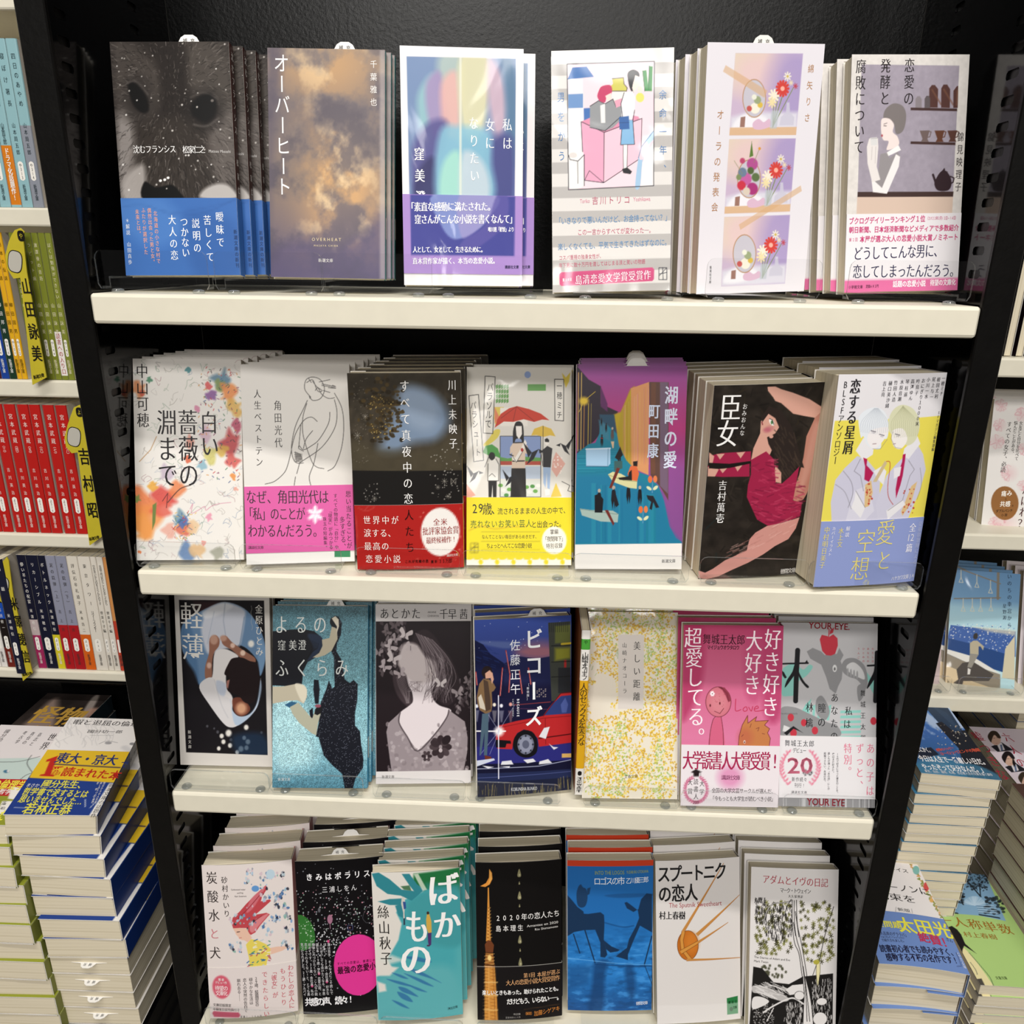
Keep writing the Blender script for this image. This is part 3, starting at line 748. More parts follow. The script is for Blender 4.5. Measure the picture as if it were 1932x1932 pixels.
def photo(a, pts, tape, mirror):
    a.p(pts, 'c9b4cc'); q = P(pts); m = a.mask(q)[..., None]; keep = a.c.copy()
    (x0, y0), (x1, y1), (x2, y2), (x3, y3) = q
    L = lambda u, v: ((x0*(1-u)+x1*u)*(1-v)+(x3*(1-u)+x2*u)*v, (y0*(1-u)+y1*u)*(1-v)+(y3*(1-u)+y2*u)*v)
    a.e(*L(.1, .05), 190, 190, 'ded2b4', 160, .9).e(*L(.4, .25), 170, 150, 'e2c3c6', 150, .8).e(*L(.95, .45), 170, 260, 'a494c4', 150, .8)
    a.p([L(0, .78), L(.25, .72), L(1, .72), L(1.02, 1), L(0, 1)], 'd9d6e2', 30).p([L(.1, .8), L(.3, .73), L(.55, .8), L(.4, .93), L(.05, .95)], 'eceaf0', 20, 1, 1)
    if tape: a.p([L(0, .905), L(1, .9), L(1, 1.01), L(0, 1.01)], 'd8b491')
    a.p([L(.15, .78), L(.22, .77), L(.22, .9), L(.15, .9)], '9a7468', 2).p([L(.34, .85), L(.42, .8), L(.5, .84), L(.58, .8), L(.62, .88), L(.48, .93), L(.36, .92)], 'd9b7cc', 4, 1, 1)
    # vase, stems and the bunch of flowers
    for u, v in ((.62, .45), (.7, .38), (.78, .4), (.9, .42), (.74, .55)): a.l([L(u, v), L(.64, .9)], 5, '7d8a5a', 1)
    a.p([L(.6, .7), L(.72, .7), L(.7, .92), L(.6, .92)], 'b9c0c8', 4, .7).p([L(.82, .6), L(.86, .6), L(.88, .72), L(.95, .78), L(.95, .88), L(.74, .88), L(.75, .78), L(.82, .72)], 'c9c6d6', 5, .9)
    def fl(u, v, r, c, n=9, c2=None):
        cx, cy = L(u, v)
        for i in range(n):
            t = i*6.283/n; a.l([(cx, cy), (cx+r*math.cos(t), cy+r*1.25*math.sin(t))], r*.42, c, 3)
        a.e(cx, cy, r*.35, r*.4, c2 or c, 3)
    fl(.62, .52, 30, 'efe6d2', 9); fl(.6, .6, 24, 'ead9a8', 8); fl(.74, .43, 36, 'd0463f', 13, 'f0b0a0'); fl(.8, .28, 20, 'e9e2d4', 8, 'c9b060'); fl(.93, .4, 13, 'b84a58', 7); fl(.86, .36, 12, 'e4d3b0', 7)
    cx, cy = L(*mirror[:2])
    a.e(cx, cy, 72, 118, 'b58a66').e(cx, cy, 67, 112, 'c6c2cc')
    if mirror[2]:
        for dx, dy, r, c in ((20, -90, 34, 'b0528f'), (-40, -110, 16, 'b84a6e'), (-20, 0, 36, 'c262a0'), (20, 60, 34, 'a83a78'), (-46, 40, 26, 'c8384a'), (-40, -40, 26, '6d7f96'), (10, -50, 20, '55653e'), (-15, 75, 22, 'd8c9b8'), (40, -10, 24, '5d7048'), (-62, -10, 16, '7d8c60')):
            a.e(cx+dx, cy+dy, r, r*1.1, c, 8)
        a.p([(cx+2, cy-130), (cx+16, cy-230), (cx+26, cy-140)], '5d7a3a', 3).l([(cx-40, cy-30), (cx-90, cy-110)], 3, '8a8a60').l([(cx+30, cy-100), (cx+62, cy-180)], 3, '8a8a60').e(cx+64, cy-184, 8, 9, 'd8963c')
    else:
        for dx, dy, r, c in ((5, 60, 30, 'efe9d8'), (-30, 62, 16, 'c25a55'), (36, 40, 16, 'd8b850'), (20, 10, 22, '9aa580'), (0, -8, 15, 'e6e6d6')): a.e(cx+dx, cy+dy, r, r*1.1, c, 6)
    a.c = keep*(1-m)+a.c*m if not mirror[2] else keep*(1-m)+a.c*m
def b5():
    a = A('b5', 'e4e0e6', 200)
    photo(a, "410,130 820,133 778,628 372,630", 1, (.33, .55, 0)); photo(a, "372,653 776,648 741,1092 342,1106", 1, (.34, .54, 1)); photo(a, "342,1126 741,1113 710,1530 322,1548", 0, (.34, .54, 0))
    a.p("350,203 604,358 585,402 334,242", 'd3a97e', 2, .6).p("430,1172 806,934 813,968 440,1204", 'd3a97e', 2, .6)
    a.t('オーラの発表会', 318, 503, 283, 1065, 56, 'b5835a', 's', .82).t('綿矢りさ', 868, 225, 845, 522, 50, 'b98a60', 's', .8).t('集英社文庫', 259, 1432, 256, 1520, 20, '2a2a2a', 'm')
    return a, None, Spine('e4e0e6')
def b6():
    a = A('b6', 'd4cfca', 200)
    a.p("1176,200 1770,207 1730,1003 1152,1003", '9a929e').nz(.05, 30, 50)
    a.p("1150,1003 1732,1003 1726,1105 1145,1108", 'cdb6a6')
    D = '43302e'
    for pts in ("1587,345 1603,325 1622,325 1641,350 1638,462 1586,462", "1660,345 1674,322 1696,322 1714,350 1712,464 1659,462", "1734,360 1756,330 1763,332 1760,464 1733,464"): a.p(pts, '523733').l([P(pts)[1]+[2, 30], P(pts)[4]+[20, -20]], 10, '74503f', 8, .7)
    a.p("1503,410 1515,393 1530,393 1541,410 1541,464 1503,464", '847c80').p("1559,408 1570,390 1584,390 1592,405 1592,464 1558,464", '5b5355')
    a.p("1474,462 1757,468 1757,484 1474,478", D).p("1474,667 1747,674 1746,690 1473,683", D).p("1152,974 1735,972 1732,1003 1151,1005", '42322f')
    for x, c in ((1560, '6a5a58'), (1650, '5f3d30'), (1728, '553a33')):
        a.p([(x-31, 602), (x+29, 600), (x+16, 652), (x+24, 670), (x-24, 670), (x-14, 652)], c).l([(x+26, 606), (x+38, 610), (x+30, 640), (x+18, 642)], 6, c)
    a.p("1636,880 1660,850 1690,848 1716,885 1722,930 1700,965 1640,965 1618,925", '33262a', 0, 1, 1).p("1655,855 1672,838 1700,852", '33262a').l("1610,870 1625,915 1645,930", 14, '33262a').l("1716,880 1738,890 1732,915 1714,925", 8, '33262a').e(1678, 838, 5, 8, '33262a')
    a.p("1310,500 1330,462 1375,436 1425,452 1446,500 1440,570 1420,612 1385,620 1372,560 1340,535 1312,545", '77706f', 4, 1, 1)
    a.p("1300,530 1345,530 1372,565 1366,610 1395,640 1400,690 1330,720 1340,668 1310,660 1298,630 1294,580", 'e3d4d0', 2, 1, 1).l("1312,562 1330,556", 5, '8a8080').l("1312,572 1326,574", 4, '3b3536').e(1300, 632, 6, 8, 'a8545c')
    a.p("1320,740 1400,690 1415,720 1330,760", 'eae6e4').p("1290,745 1330,735 1345,770 1395,730 1412,760 1340,890 1310,975 1245,900 1275,880", '8f8a8c', 4).p("1245,975 1235,890 1300,950 1385,745 1410,760 1402,820 1330,985", 'e4e0df', 2)
    a.p("1208,700 1222,650 1275,648 1278,700 1268,820 1290,900 1240,915 1212,800", 'dcd6d3', 2).p("1228,645 1270,642 1272,690 1234,692", 'd0cfce').l("1234,650 1272,648", 3, '9a9595').l("1240,700 1236,780", 3, 'b5aeac').l("1262,700 1258,800", 3, 'b5aeac')
    for s, x0, y0, x1, y1 in (('恋愛の', 1467, 205, 1462, 405), ('発酵と', 1322, 207, 1317, 405), ('腐敗について', 1172, 212, 1160, 700)): a.t(s, x0, y0, x1, y1, 84, '2b2628', 'm', .78)
    a.t('錦見映理子', 1777, 640, 1762, 942, 58, '3a3436', 'm', .7)
    v = VV(a, 1400, 1107); b = BAND('b6', v, 'e3dfe2', 1., 80)
    b.p("1066,1512 1768,1496 1764,1590 1060,1600", 'd96d9d')
    R = 'c94a7c'
    b.t('ブクログデイリーランキング１位', 1112, 1152, 1545, 1137, 42, R, 'b', .76).t('（2022年2月12日~16日）', 1572, 1135, 1748, 1132, 24, R, 's', .62).t('朝日新聞、日本経済新聞などメディアで多数紹介', 1112, 1206, 1748, 1192, 40, R, 'b', .78)
    b.t('第2回', 1105, 1266, 1142, 1264, 24, R, 's', .7).t('本屋が選ぶ大人の恋愛小説大賞ノミネート', 1178, 1262, 1745, 1248, 42, R, 'b', .76)
    b.t('どうしてこんな男に、', 1152, 1348, 1640, 1330, 88, '28264a', 'm', .68).t('恋してしまったんだろう。', 1148, 1458, 1738, 1450, 88, '28264a', 'm', .68)
    b.t('小学館文庫', 1102, 1553, 1172, 1551, 22, '3a2030', 's', .8).t('定価682円', 1206, 1548, 1270, 1546, 22, '3a2030', 's', .7).t('話題の恋愛小説', 1377, 1534, 1548, 1529, 42, 'fbf2f6', 'b', .72).t('待望の文庫化', 1602, 1526, 1732, 1522, 40, 'fbf2f6', 'b', .7)
    b.sp = Spine('a8405f')
    return a, b, Spine('c9c4bf', [(.42, 1, 'a03a55')])
def b7():
    a = A('b7', 'dedad4', 200)
    rs = np.random.RandomState(4)
    for i in range(170):
        x, y = rs.uniform(215, 1030), rs.uniform(200, 1700); pts = [(x, y)]
        for j in range(rs.randint(3, 7)): x += rs.uniform(-38, 38); y += rs.uniform(-38, 38); pts.append((x, y))
        a.l(pts, 3, ['77706e', '8a847c', '5f7d66', '8a5a62', '6a7d9a'][rs.randint(5)], 1, rs.uniform(.3, .8), 1)
    def bl(cx, cy, r, c, al=.85, sd=0):
        r2 = np.random.RandomState(int(cx*7+cy)); t = np.linspace(0, 6.283, 11, endpoint=False)
        a.p([(cx+r*r2.uniform(.45, 1.25)*math.cos(k), cy+r*1.1*r2.uniform(.45, 1.25)*math.sin(k)) for k in t], c, r*.35, al, 1)
    for cx, cy, r, c in ((255, 420, 60, 'd98a5a'), (268, 450, 26, 'c25a4a'), (330, 350, 24, '3f7a5a'), (625, 275, 22, '3c7f86'), (775, 400, 30, 'c84a4a'), (880, 350, 80, '4a6f86'), (860, 400, 50, '7a8a4a'), (930, 450, 75, 'd9803f'), (980, 560, 70, 'cfa24e'), (800, 470, 45, '7a4a8a'), (1000, 700, 45, 'a8405a'), (940, 820, 85, 'b0383c'), (960, 960, 55, 'c4504a'), (880, 880, 50, 'd0a84a'), (760, 760, 55, 'c8a8b8'), (790, 920, 60, 'c4bc6a'), (640, 820, 50, 'd08a7a'), (730, 1000, 40, '7fa8b8'), (620, 950, 28, 'c8583a'), (690, 570, 26, 'c87a98'), (970, 1085, 26, 'd8843c'), (985, 1180, 18, 'd89a8a'),
                           (260, 1280, 110, 'dd7440'), (330, 1400, 120, 'e08a4a'), (440, 1240, 100, 'c94038'), (420, 1330, 85, 'd05a4a'), (300, 1490, 100, 'e0934a'), (540, 1180, 70, 'd87a4a'), (360, 1150, 40, 'dfa03c'), (560, 1400, 60, '6a8a9a'), (600, 1480, 60, 'c8604a'), (590, 1430, 40, '4a6aa8'), (480, 1480, 60, 'd8a090'), (660, 1470, 50, 'd8b890'), (450, 1060, 60, 'b8a8b8'), (620, 1660, 70, '5a7aa8'), (700, 1650, 60, 'd8b080'), (840, 1670, 55, '9a9a8a'), (780, 1390, 30, 'd88aa0'), (240, 1250, 30, '6a8a4a'), (256, 1655, 14, 'd8703c'), (740, 1590, 20, 'd88a80')):
        bl(cx, cy, r, c)
    a.p("355,1300 385,1280 375,1430 352,1490", '6a7a3e', 6).l("470,1280 560,1180 640,1150", 8, '5a3a30', 2, .9, 1).l("255,970 340,880 385,780", 6, 'b08a60', 1, .9).l("430,1270 470,1210 460,1320", 5, '5a2a2a')
    for i in range(130): a.l([(x := rs.uniform(700, 1020), y := rs.uniform(240, 1120)), (x+rs.uniform(-16, 16), y+rs.uniform(-16, 16))], 6, ['3a4a7a', '7a3a5a', '3a6a4a', 'c8843c', 'b83a3a', '403838'][rs.randint(6)], 1, .8)
    for i in range(50): a.l([(x := rs.uniform(520, 680), y := rs.uniform(1340, 1560)), (x+rs.uniform(-26, 26), y+rs.uniform(-26, 26))], 5, ['3a5a8a', 'b83a3a', '3a6a4a', 'd8a03c'][rs.randint(4)], 1, .8)
    a.l("640,1330 660,1290 650,1360 700,1340 750,1310 760,1340 800,1310 860,1290 950,1280", 4, 'c06a88', 1, .8, 1)
    for s, x0, y0, x1, y1, z in (('白い', 783, 672, 790, 850, 175), ('薔薇の', 622, 672, 630, 1070, 195), ('淵まで', 463, 672, 470, 1070, 195)): a.t(s, x0, y0, x1, y1, z, '1e1a1c', 'm', .74)
    a.t('中山可穂', 275, 282, 283, 655, 112, '231f20', 'm', .78)
    return a, None, Spine('ddd9d3')
def b8():
    a = A('b8', 'd6d2cc', 200); K = '35312f'
    for s in ("1555,480 1510,420 1520,350 1570,328 1630,350 1660,420 1630,490 1570,505 1545,470 1550,490", "1525,370 1570,350 1600,420 1620,440 1640,430 1600,400 1570,360", "1540,340 1560,370", "1590,430 1610,410 1640,460 1690,490 1735,485", "1640,380 1740,400 1720,390", "1620,365 1700,348", "1690,410 1745,412 1700,402 1640,392", "1650,430 1700,445", "1530,505 1500,570 1440,700 1410,850 1420,940 1450,980 1500,980", "1525,530 1495,640 1500,780 1560,960 1600,1010 1655,1023", "1410,870 1440,760 1500,660 1560,632 1605,665", "1735,450 1790,560 1806,700 1790,860 1740,1000 1685,1040", "1735,500 1755,600 1735,720 1640,860 1500,960 1470,980", "1700,595 1690,680 1620,800 1560,850 1500,880 1470,850 1465,870 1500,890", "1570,735 1520,800 1500,870", "1480,690 1465,860", "1410,880 1380,1000 1350,1060 1280,1120 1210,1140", "1470,985 1450,1060", "1440,1085 1430,1150", "1610,830 1580,980 1545,1080 1556,1150"):
        a.l(s, 4.5, K, 0, 1, 1)
    for i in range(6): a.l([(1438+i*8, 895+i*4), (1446+i*9, 970-i*3)], 4, K); a.l([(1432, 900+i*14), (1490, 915+i*11)], 4, K)
    a.t('人生ベストテン', 1150, 455, 1165, 972, 66, K, 'm', .8).t('角田光代', 1305, 543, 1311, 825, 76, K, 'm', .72)
    v = VV(a, 1460, 1152); b = BAND('b8', v, 'd0559a', VV(a, 1477, 1655)); D = '2c1724'
    b.t('なぜ、角田光代は', 1105, 1238, 1655, 1236, 108, D, 'm', .68).t('「私」のことが', 1085, 1366, 1480, 1364, 100, D, 'm', .66).t('わかるんだろう。', 1117, 1494, 1610, 1492, 104, D, 'm', .66)
    for i in range(6):
        t = i*1.0472+.52; b.e(1590+math.cos(t)*32, 1370+math.sin(t)*38, 30, 14, 'f3e9ef', 0, 1, t)
    b.t('思い当たることが', 1840, 1215, 1850, 1605, 50, D, 'm', .8).t('多すぎる、', 1795, 1410, 1806, 1610, 50, D, 'm', .8).t('すべての物語に「自分」や', 1743, 1228, 1753, 1618, 34, D, 'm', .85).t('「現実」がみつかる', 1702, 1345, 1711, 1618, 34, D, 'm', .85).t('珠玉の短編集。', 1662, 1405, 1669, 1620, 32, D, 'm', .85).t('講談社文庫', 1095, 1621, 1188, 1620, 25, D, 'm', .9)
    a.r(1736, 1655, 1856, 1692, '2f7f52'); a.p("1060,1655 1890,1655 1892,1730 1062,1755", 'e4e1dc').r(1736, 1640, 1856, 1694, '2f7f52')
    return a, b, Spine('dedad4', [(.6, .93, 'd0559a')])
def b9():
    a = A('b9', '3b352c', 200)
    a.nz(.25, 14, 22, 3); a.p("60,300 930,290 940,420 60,420", '2f2a22', 60, .6)
    a.p("300,880 350,760 440,500 470,420 560,390 720,450 820,570 830,680 740,800 560,830 430,900", '76889f', 90, 1, 1)
    a.p("470,430 640,430 760,560 700,720 560,700 480,560", '8d9cb0', 80, .7, 1)
    rs = np.random.RandomState(8)
    for i in range(170):
        x, y = rs.normal(330, 75), rs.normal(560, 130)
        a.e(x, y, rs.uniform(8, 24), rs.uniform(7, 18), ['2b2419', '3a3020', '4a3c24'][rs.randint(3)], 4, .9)
    a.dots(70, (230, 460, 410, 800), 4, ['b49a5a', '8f7a48'], 3)
    a.p("300,860 480,880 700,850 880,760 930,900 930,1040 90,1040 90,800 200,820", '4d4636', 70, .7, 1)
    a.p("95,1036 935,1034 945,1310 105,1310", '1d1b1a', 3)
    a.dots(70, (110, 330, 220, 980), 3, ['8d8478'], 6, .7).dots(60, (690, 860, 920, 1270), 4, ['b9b4ab'], 9, .8).dots(25, (190, 1130, 320, 1280), 4, ['a5a098'], 10, .8)
    for x, y, r in ((140, 770, 26), (800, 1115, 24), (200, 625, 20), (750, 1160, 16), (270, 1248, 18), (830, 1230, 20)):
        for k in range(4): a.l([(x-r*math.cos(k*.785), y-r*math.sin(k*.785)), (x+r*math.cos(k*.785), y+r*math.sin(k*.785))], 3, 'a39d92', 0, .7)
    a.l("850,1095 885,1140 885,1095 850,1140 850,1095", 3, 'a39d92')
    full = 'すべて真夜中の恋人たち'; X = lambda i: 497+43*i/10.; Y = lambda i: 392+1218*i/10.
    a.t(full[:8], X(0), Y(0), X(7), Y(7), 84, 'f1efec', 'm', .8).t('川上未映子', 857, 385, 866, 828, 78, 'efedea', 'm', .76)
    v = VV(a, 530, 1292); b = BAND('b9', v, 'ac2320', 1., 80)
    b.t(full[8:], X(8), Y(8), X(10), Y(10), 84, '2a0c0b', 'm', .8)
    for s in ("150,1320 210,1340 270,1310 230,1300 200,1330", "125,1380 140,1500 130,1600 150,1640", "840,1760 870,1700 910,1680 940,1600"): b.l(s, 3, 'd8a090', 0, .7, 1)
    b.dots(22, (580, 1320, 930, 1720), 6, ['d87a6a'], 4, .8).e(768, 1497, 146, 183, 'f0ebe6')
    R = '97201d'
    b.t('全米', 740, 1421, 796, 1420, 54, R, 'm', .9).t('批評家協会賞', 656, 1490, 885, 1482, 64, R, 'm', .68).t('最終候補作!', 680, 1560, 872, 1552, 54, R, 'm', .7)
    for s, x0, x1, y in (('世界中が', 213, 425, 1408), ('涙する、', 217, 400, 1506), ('最高の', 220, 352, 1606), ('恋愛小説', 230, 440, 1702)): b.t(s, x0, y, x1, y-2, 66, 'f4ebe4', 'm', .82)
    b.t('これが究極の恋', 513, 1720, 668, 1716, 26, '1c0807', 'b', .8).t('累計', 708, 1722, 736, 1720, 26, '1c0807', 'b', .8).t('35万部', 768, 1719, 845, 1715, 38, '1c0807', 's', .7).t('講談社文庫', 825, 1676, 893, 1671, 22, 'e9d5cf', 's', .8)
    b.sp = Spine('d8b53a', [(.0, .8, 'd8b53a')])
    return a, b, Spine('dcd8d0', [(.2, .7, 'd8b53a'), (.7, 1, 'ac2320')])
def b10():
    a = A('b10', 'd9d5cd', 200); K = '22201f'
    a.r(1220, 776, 1530, 945, '8497c2').p("1222,935 1280,945 1380,930 1530,940 1530,972 1222,968", '5f9a4c').r(1222, 966, 1530, 995, 'b04a3a').r(1222, 1005, 1530, 1100, 'b8c4d4').r(1222, 1110, 1530, 1238, 'd3d6cc')
    for i, x in enumerate(range(1225, 1530, 22)): a.e(x, 1150+(i*37) % 80, 18, 14, ['6aa04e', 'e3e0d8', '4f8a45'][i % 3], 2)
    for i in range(5):
        for j in range(4): a.p([(1188+i*20, 392+j*36), (1204+i*20, 382+j*36), (1206+i*20, 410+j*36), (1190+i*20, 420+j*36)], '5f9650')
    a.r(1430, 382, 1568, 432, '6aa05a').p("1180,555 1250,555 1250,610 1185,690 1175,640", 'd9c25a').p("1180,555 1220,640 1180,680", 'd9805a')
    a.r(1222, 560, 1430, 700, 'e6e1d8').frame(1222, 776, 1530, 1238, 4, K)
    a.e(1430, 310, 24, 26, '8aa0d0').p("1690,295 1720,330 1755,290 1745,360 1720,410 1705,360", 'd8c04a')
    a.p("1095,840 1140,790 1180,730 1222,730 1200,790 1120,850", 'd8c858', 0, 1, 1)
    a.p("1180,712 1200,650 1228,606 1290,565 1350,548 1440,570 1530,605 1595,655 1540,650 1480,668 1400,648 1320,668 1250,665", 'c23a26').l("1228,640 1345,552 1320,662", 3, '6a1a10').l("1345,552 1480,662", 3, '6a1a10')
    a.p("1458,770 1480,720 1545,697 1610,720 1642,778 1600,770 1550,782 1500,768", 'd8b545').l("1548,700 1546,880", 4, K).p("1090,900 1110,850 1160,838 1205,870 1230,948 1190,930 1140,925", '4f9a4a').l("1150,900 1105,1010", 4, K)
    a.p("1328,700 1345,668 1378,668 1398,710 1400,850 1380,800 1340,800 1322,858 1318,760", '191616', 0, 1, 1).p("1340,700 1385,700 1388,760 1365,800 1345,770", 'efe9e2')
    a.p("1298,860 1318,830 1400,825 1430,850 1440,920 1412,905 1412,1022 1310,1022 1312,900 1295,920", 'dcc6b2').l("1296,915 1320,925", 8, K).l("1318,966 1404,964", 9, K).l("1335,826 1392,824", 8, K).p("1315,925 1335,940 1380,870 1410,800 1425,830 1390,900 1345,975 1312,950", 'eee8e0').l("1315,925 1345,975 1400,880", 3, K).e(1388, 880, 10, 14, 'b02a28')
    a.p("1308,1020 1414,1020 1420,1240 1300,1240", '1d1817')
    def bird(x, y, f, s=1.):
        for p in ("0,0 40,-20 10,40 -30,70 -10,30", "0,0 -50,-60 -20,30", "40,-20 75,-5 45,5"): a.p(P(p)*[f*s, s]+[x, y], '1a1a1f')
    bird(1020, 1060, 1); bird(1720, 850, -1); bird(1462, 900, 1, 1.3); bird(1290, 1090, 1)
    a.p("1545,880 1580,850 1618,870 1612,930 1605,1015 1548,1012", '2a282a').p("1548,1012 1606,1014 1598,1180 1580,1170 1575,1060 1566,1170 1550,1130", '9db4d2').e(1577, 822, 17, 24, 'efe8e0').p("1560,800 1578,790 1594,806 1592,822 1562,820", '1d1a1a').p("1560,1180 1598,1180 1598,1220 1566,1228", 'e9e6e0').l("1545,880 1536,930 1545,1000", 4, K)
    a.p("1130,985 1150,950 1190,950 1212,990 1210,1115 1128,1115", 'eeebe4').l("1130,985 1128,1115 1210,1115 1212,990 1190,950", 4, K).p("1132,1115 1196,1115 1194,1240 1168,1240 1164,1150 1156,1240 1134,1240", '201d1c').p("1135,920 1155,898 1178,908 1182,940 1160,960 1140,945", '1d1a1a', 0, 1, 1).l("1138,1080 1160,1060 1185,1085", 3, K)
    a.p("1620,962 1645,895 1716,985 1650,1088 1612,1030", 'dba79a').dots(14, (1625, 930, 1700, 1060), 7, ['f0e0d8'], 2).p("1605,1240 1645,1130 1690,1235", 'dcc050').p("965,1135 1035,1225 1000,1240 965,1240", 'd99a88').l("1690,1120 1750,1150 1735,1190 1762,1200", 4, K)
    def tab(p): a.p(p, 'e2ded6').l(P(p).tolist()+[P(p)[0].tolist()], 5, K)
    tab("1108,320 1184,326 1166,757 1092,752"); tab("985,470 1057,460 1096,960 1022,970"); tab("1635,344 1704,346 1703,660 1637,656")
    a.t('パラソルで', 1146, 405, 1132, 682, 66, K, 's', .74).t('パラシュート', 1018, 542, 1054, 898, 62, K, 's', .72).t('一穂ミチ', 1671, 395, 1672, 615, 56, K, 's', .72)
    v = VV(a, 1365, 1241); b = BAND('b10', v, 'e0cf1d', 1., 90)
    b.r(960, 1695, 1770, 1760, 'ebe6d8')
    for i in range(13): b.e(985+i*63, 1697, 32, 18, 'e0cf1d')
    for i in range(7): b.e(1075+i*124, 1732, 17, 20, 'e0cf1d')
    G = '3b5a2a'
    b.t('29', 1030, 1326, 1075, 1322, 92, K, 's', .8).t('歳、', 1125, 1328, 1190, 1326, 92, K, 's', .78).t('流されるままの人生の中で、', 1222, 1346, 1722, 1338, 52, K, 's', .76).t('売れないお笑い芸人', 1020, 1444, 1440, 1438, 60, G, 's', .76).t('と出会った。', 1478, 1446, 1690, 1440, 54, K, 's', .76)
    b.l("990,1490 1080,1460 1180,1480 1300,1465 1420,1460", 10, 'c9a820', 4, .8, 1)
    for y in (1503, 1575, 1635): b.l([(1080, y), (1520, y)], 3, '6a6420', 0, .8)
    b.t('なんてことない毎日があらめきだす、', 1095, 1540, 1500, 1538, 32, K, 's', .74).t('ちょっとへんてこな恋愛小説', 1132, 1608, 1448, 1606, 40, K, 's', .72)
    b.e(1632, 1567, 94, 106, 'efe9da').t('掌編', 1616, 1502, 1648, 1500, 40, K, 's', .76).t('「夜間降下」', 1562, 1556, 1702, 1554, 40, K, 's', .72).t('特別収録', 1585, 1610, 1680, 1606, 40, K, 's', .72)
    b.frame(998, 1588, 1053, 1660, 4, K).l("998,1625 1053,1618", 4, K).l("1026,1588 1026,1660", 4, K).l("1000,1640 1052,1592", 3, K)
    return a, b, Spine('d9d5cd', [(.66, .97, 'e0cf1d')])
def b11():
    a = A('b11', '8a4a8c', 200)
    a.gy((0, '8d4a90'), (.18, 'a3407e'), (.3, 'b03a78'), (.5, '8a4a8c'), (1, '7a4a86'))
    a.p("72,200 160,300 250,350 250,480 380,540 300,640 200,760 75,850", '2c2430', 6).p("250,350 300,480 300,540 250,500", '5a2a5a', 8)
    for x, c, w in ((85, 'c99a5a', 7), (108, 'c8a860', 6), (128, 'a87840', 6), (160, 'b8a040', 5), (180, '8a7a3a', 4)): a.l([(x, 250 if x < 120 else 480), (x-6, 830)], w, c)
    a.e(125, 460, 34, 30, 'd8b83a', 26).l("125,460 210,390", 4, 'd8b83a').l("125,460 90,540", 4, 'd8b83a')
    a.p("345,560 400,540 470,370 500,350 500,960 440,900 380,760", 'b39a20', 14).p("475,365 610,318 605,1010 470,950", 'cf9060').p("400,540 470,430 478,950 400,880 370,700", 'a8902a', 16, .8)
    rs = np.random.RandomState(2)
    for i in range(26):
        x = rs.uniform(405, 610); a.l([(x, 330+(610-x)*.9), (x, 930)], 3, ['d9a878', 'b87a50', 'd8b870', 'c87a8a'][rs.randint(4)], 1, .6)
    a.p("610,318 755,320 752,1200 700,1110 620,1010", '5c4038').p("690,320 750,320 750,1150 690,1090", '6f5a6e', 6).p("625,325 660,325 655,1000 622,1000", '6a4636', 6)
    a.p("72,850 160,780 210,770 240,700 250,560 300,600 370,700 385,790 440,900 520,985 600,1010 680,1090 720,1200 760,1390 810,1480 850,1505 852,1530 55,1530", '1d7890', 6)
    for i in range(30):
        y = rs.uniform(820, 1000); a.l([(80, y), (rs.uniform(200, 420), y)], 3, ['2a90a8', '15607a', '3aa0b0'][rs.randint(3)], 1, .5)
    a.p("75,1010 450,1000 700,1150 760,1400 850,1520 60,1520", '1f6f96', 40, .7)
    for i in range(14):
        x = rs.uniform(80, 700); a.r(x, 1050+(x-80)*.2, x+rs.uniform(10, 40), 1515, ['15608a', '2a8aa0', '1a7a8a'][rs.randint(3)], 8, .5)
    a.p("240,560 350,560 370,700 300,640 260,690", '2a4a60', 10).p("235,600 300,640 320,760 250,720", '3f7a90', 16, .8)
    a.p("140,812 322,806 322,925 305,946 142,946", '9cbcd6').l("140,818 322,812", 8, 'c8d8e4').l("305,815 302,946", 4, '5a8098').l("142,944 302,946", 5, '40607a')
    def man(x, y, s, c='17161c', sh=None):
        a.p(P("-12,0 0,-18 14,0 18,60 8,120 2,60 -6,120 -16,60")*s+[x, y], c).e(x+1, y-24*s, 11*s, 14*s, 'b0a090' if s > .6 else '2a2a30')
    man(258, 730, .6); a.l("250,735 265,738", 5, 'b02a28'); man(336, 680, .7, '5a4a48'); a.p("325,760 350,760 346,810 338,810", 'd0b090'); man(255, 600, .4); man(290, 640, .45)
    for x, y, s in ((238, 1150, 1.), (345, 1130, 1.1), (455, 1110, .95), (540, 1125, .95), (388, 850, .7)): man(x, y, s)
    a.p("350,1110 385,1230 365,1250 330,1160", '1c1a20').p("590,1160 640,1165 685,1250 660,1255 640,1210 630,1270 612,1260 625,1210 600,1190", '201e24').p("395,800 415,860 380,900 355,880", '1d1a18').p("350,905 410,905 412,960 350,980", '3a5a5a')
    a.p("304,1005 340,985 400,1000 460,1035 522,1040 518,1112 460,1105 340,1060", 'cfcb98', 0, 1).l("310,1010 420,1050 520,1058", 4, '8a8a60').p("470,945 515,935 535,1000 520,1055 462,1045 450,1000", 'd0643a').p("460,990 480,970 482,1050 390,1045 380,1030 455,1020", '1d1a1c').p("490,910 524,905 522,945 492,942", '201a18').p("370,955 394,960 330,1110 312,1105", '6a2a22')
    a.p("95,1258 180,1270 340,1275 382,1300 376,1362 250,1355 110,1310", '9db0a8').l("95,1262 360,1300 380,1300", 4, '6a807a').p("280,1270 305,1270 352,1370 342,1386", '6a2a24').p("205,1160 240,1150 270,1190 262,1290 205,1288", '16151a')
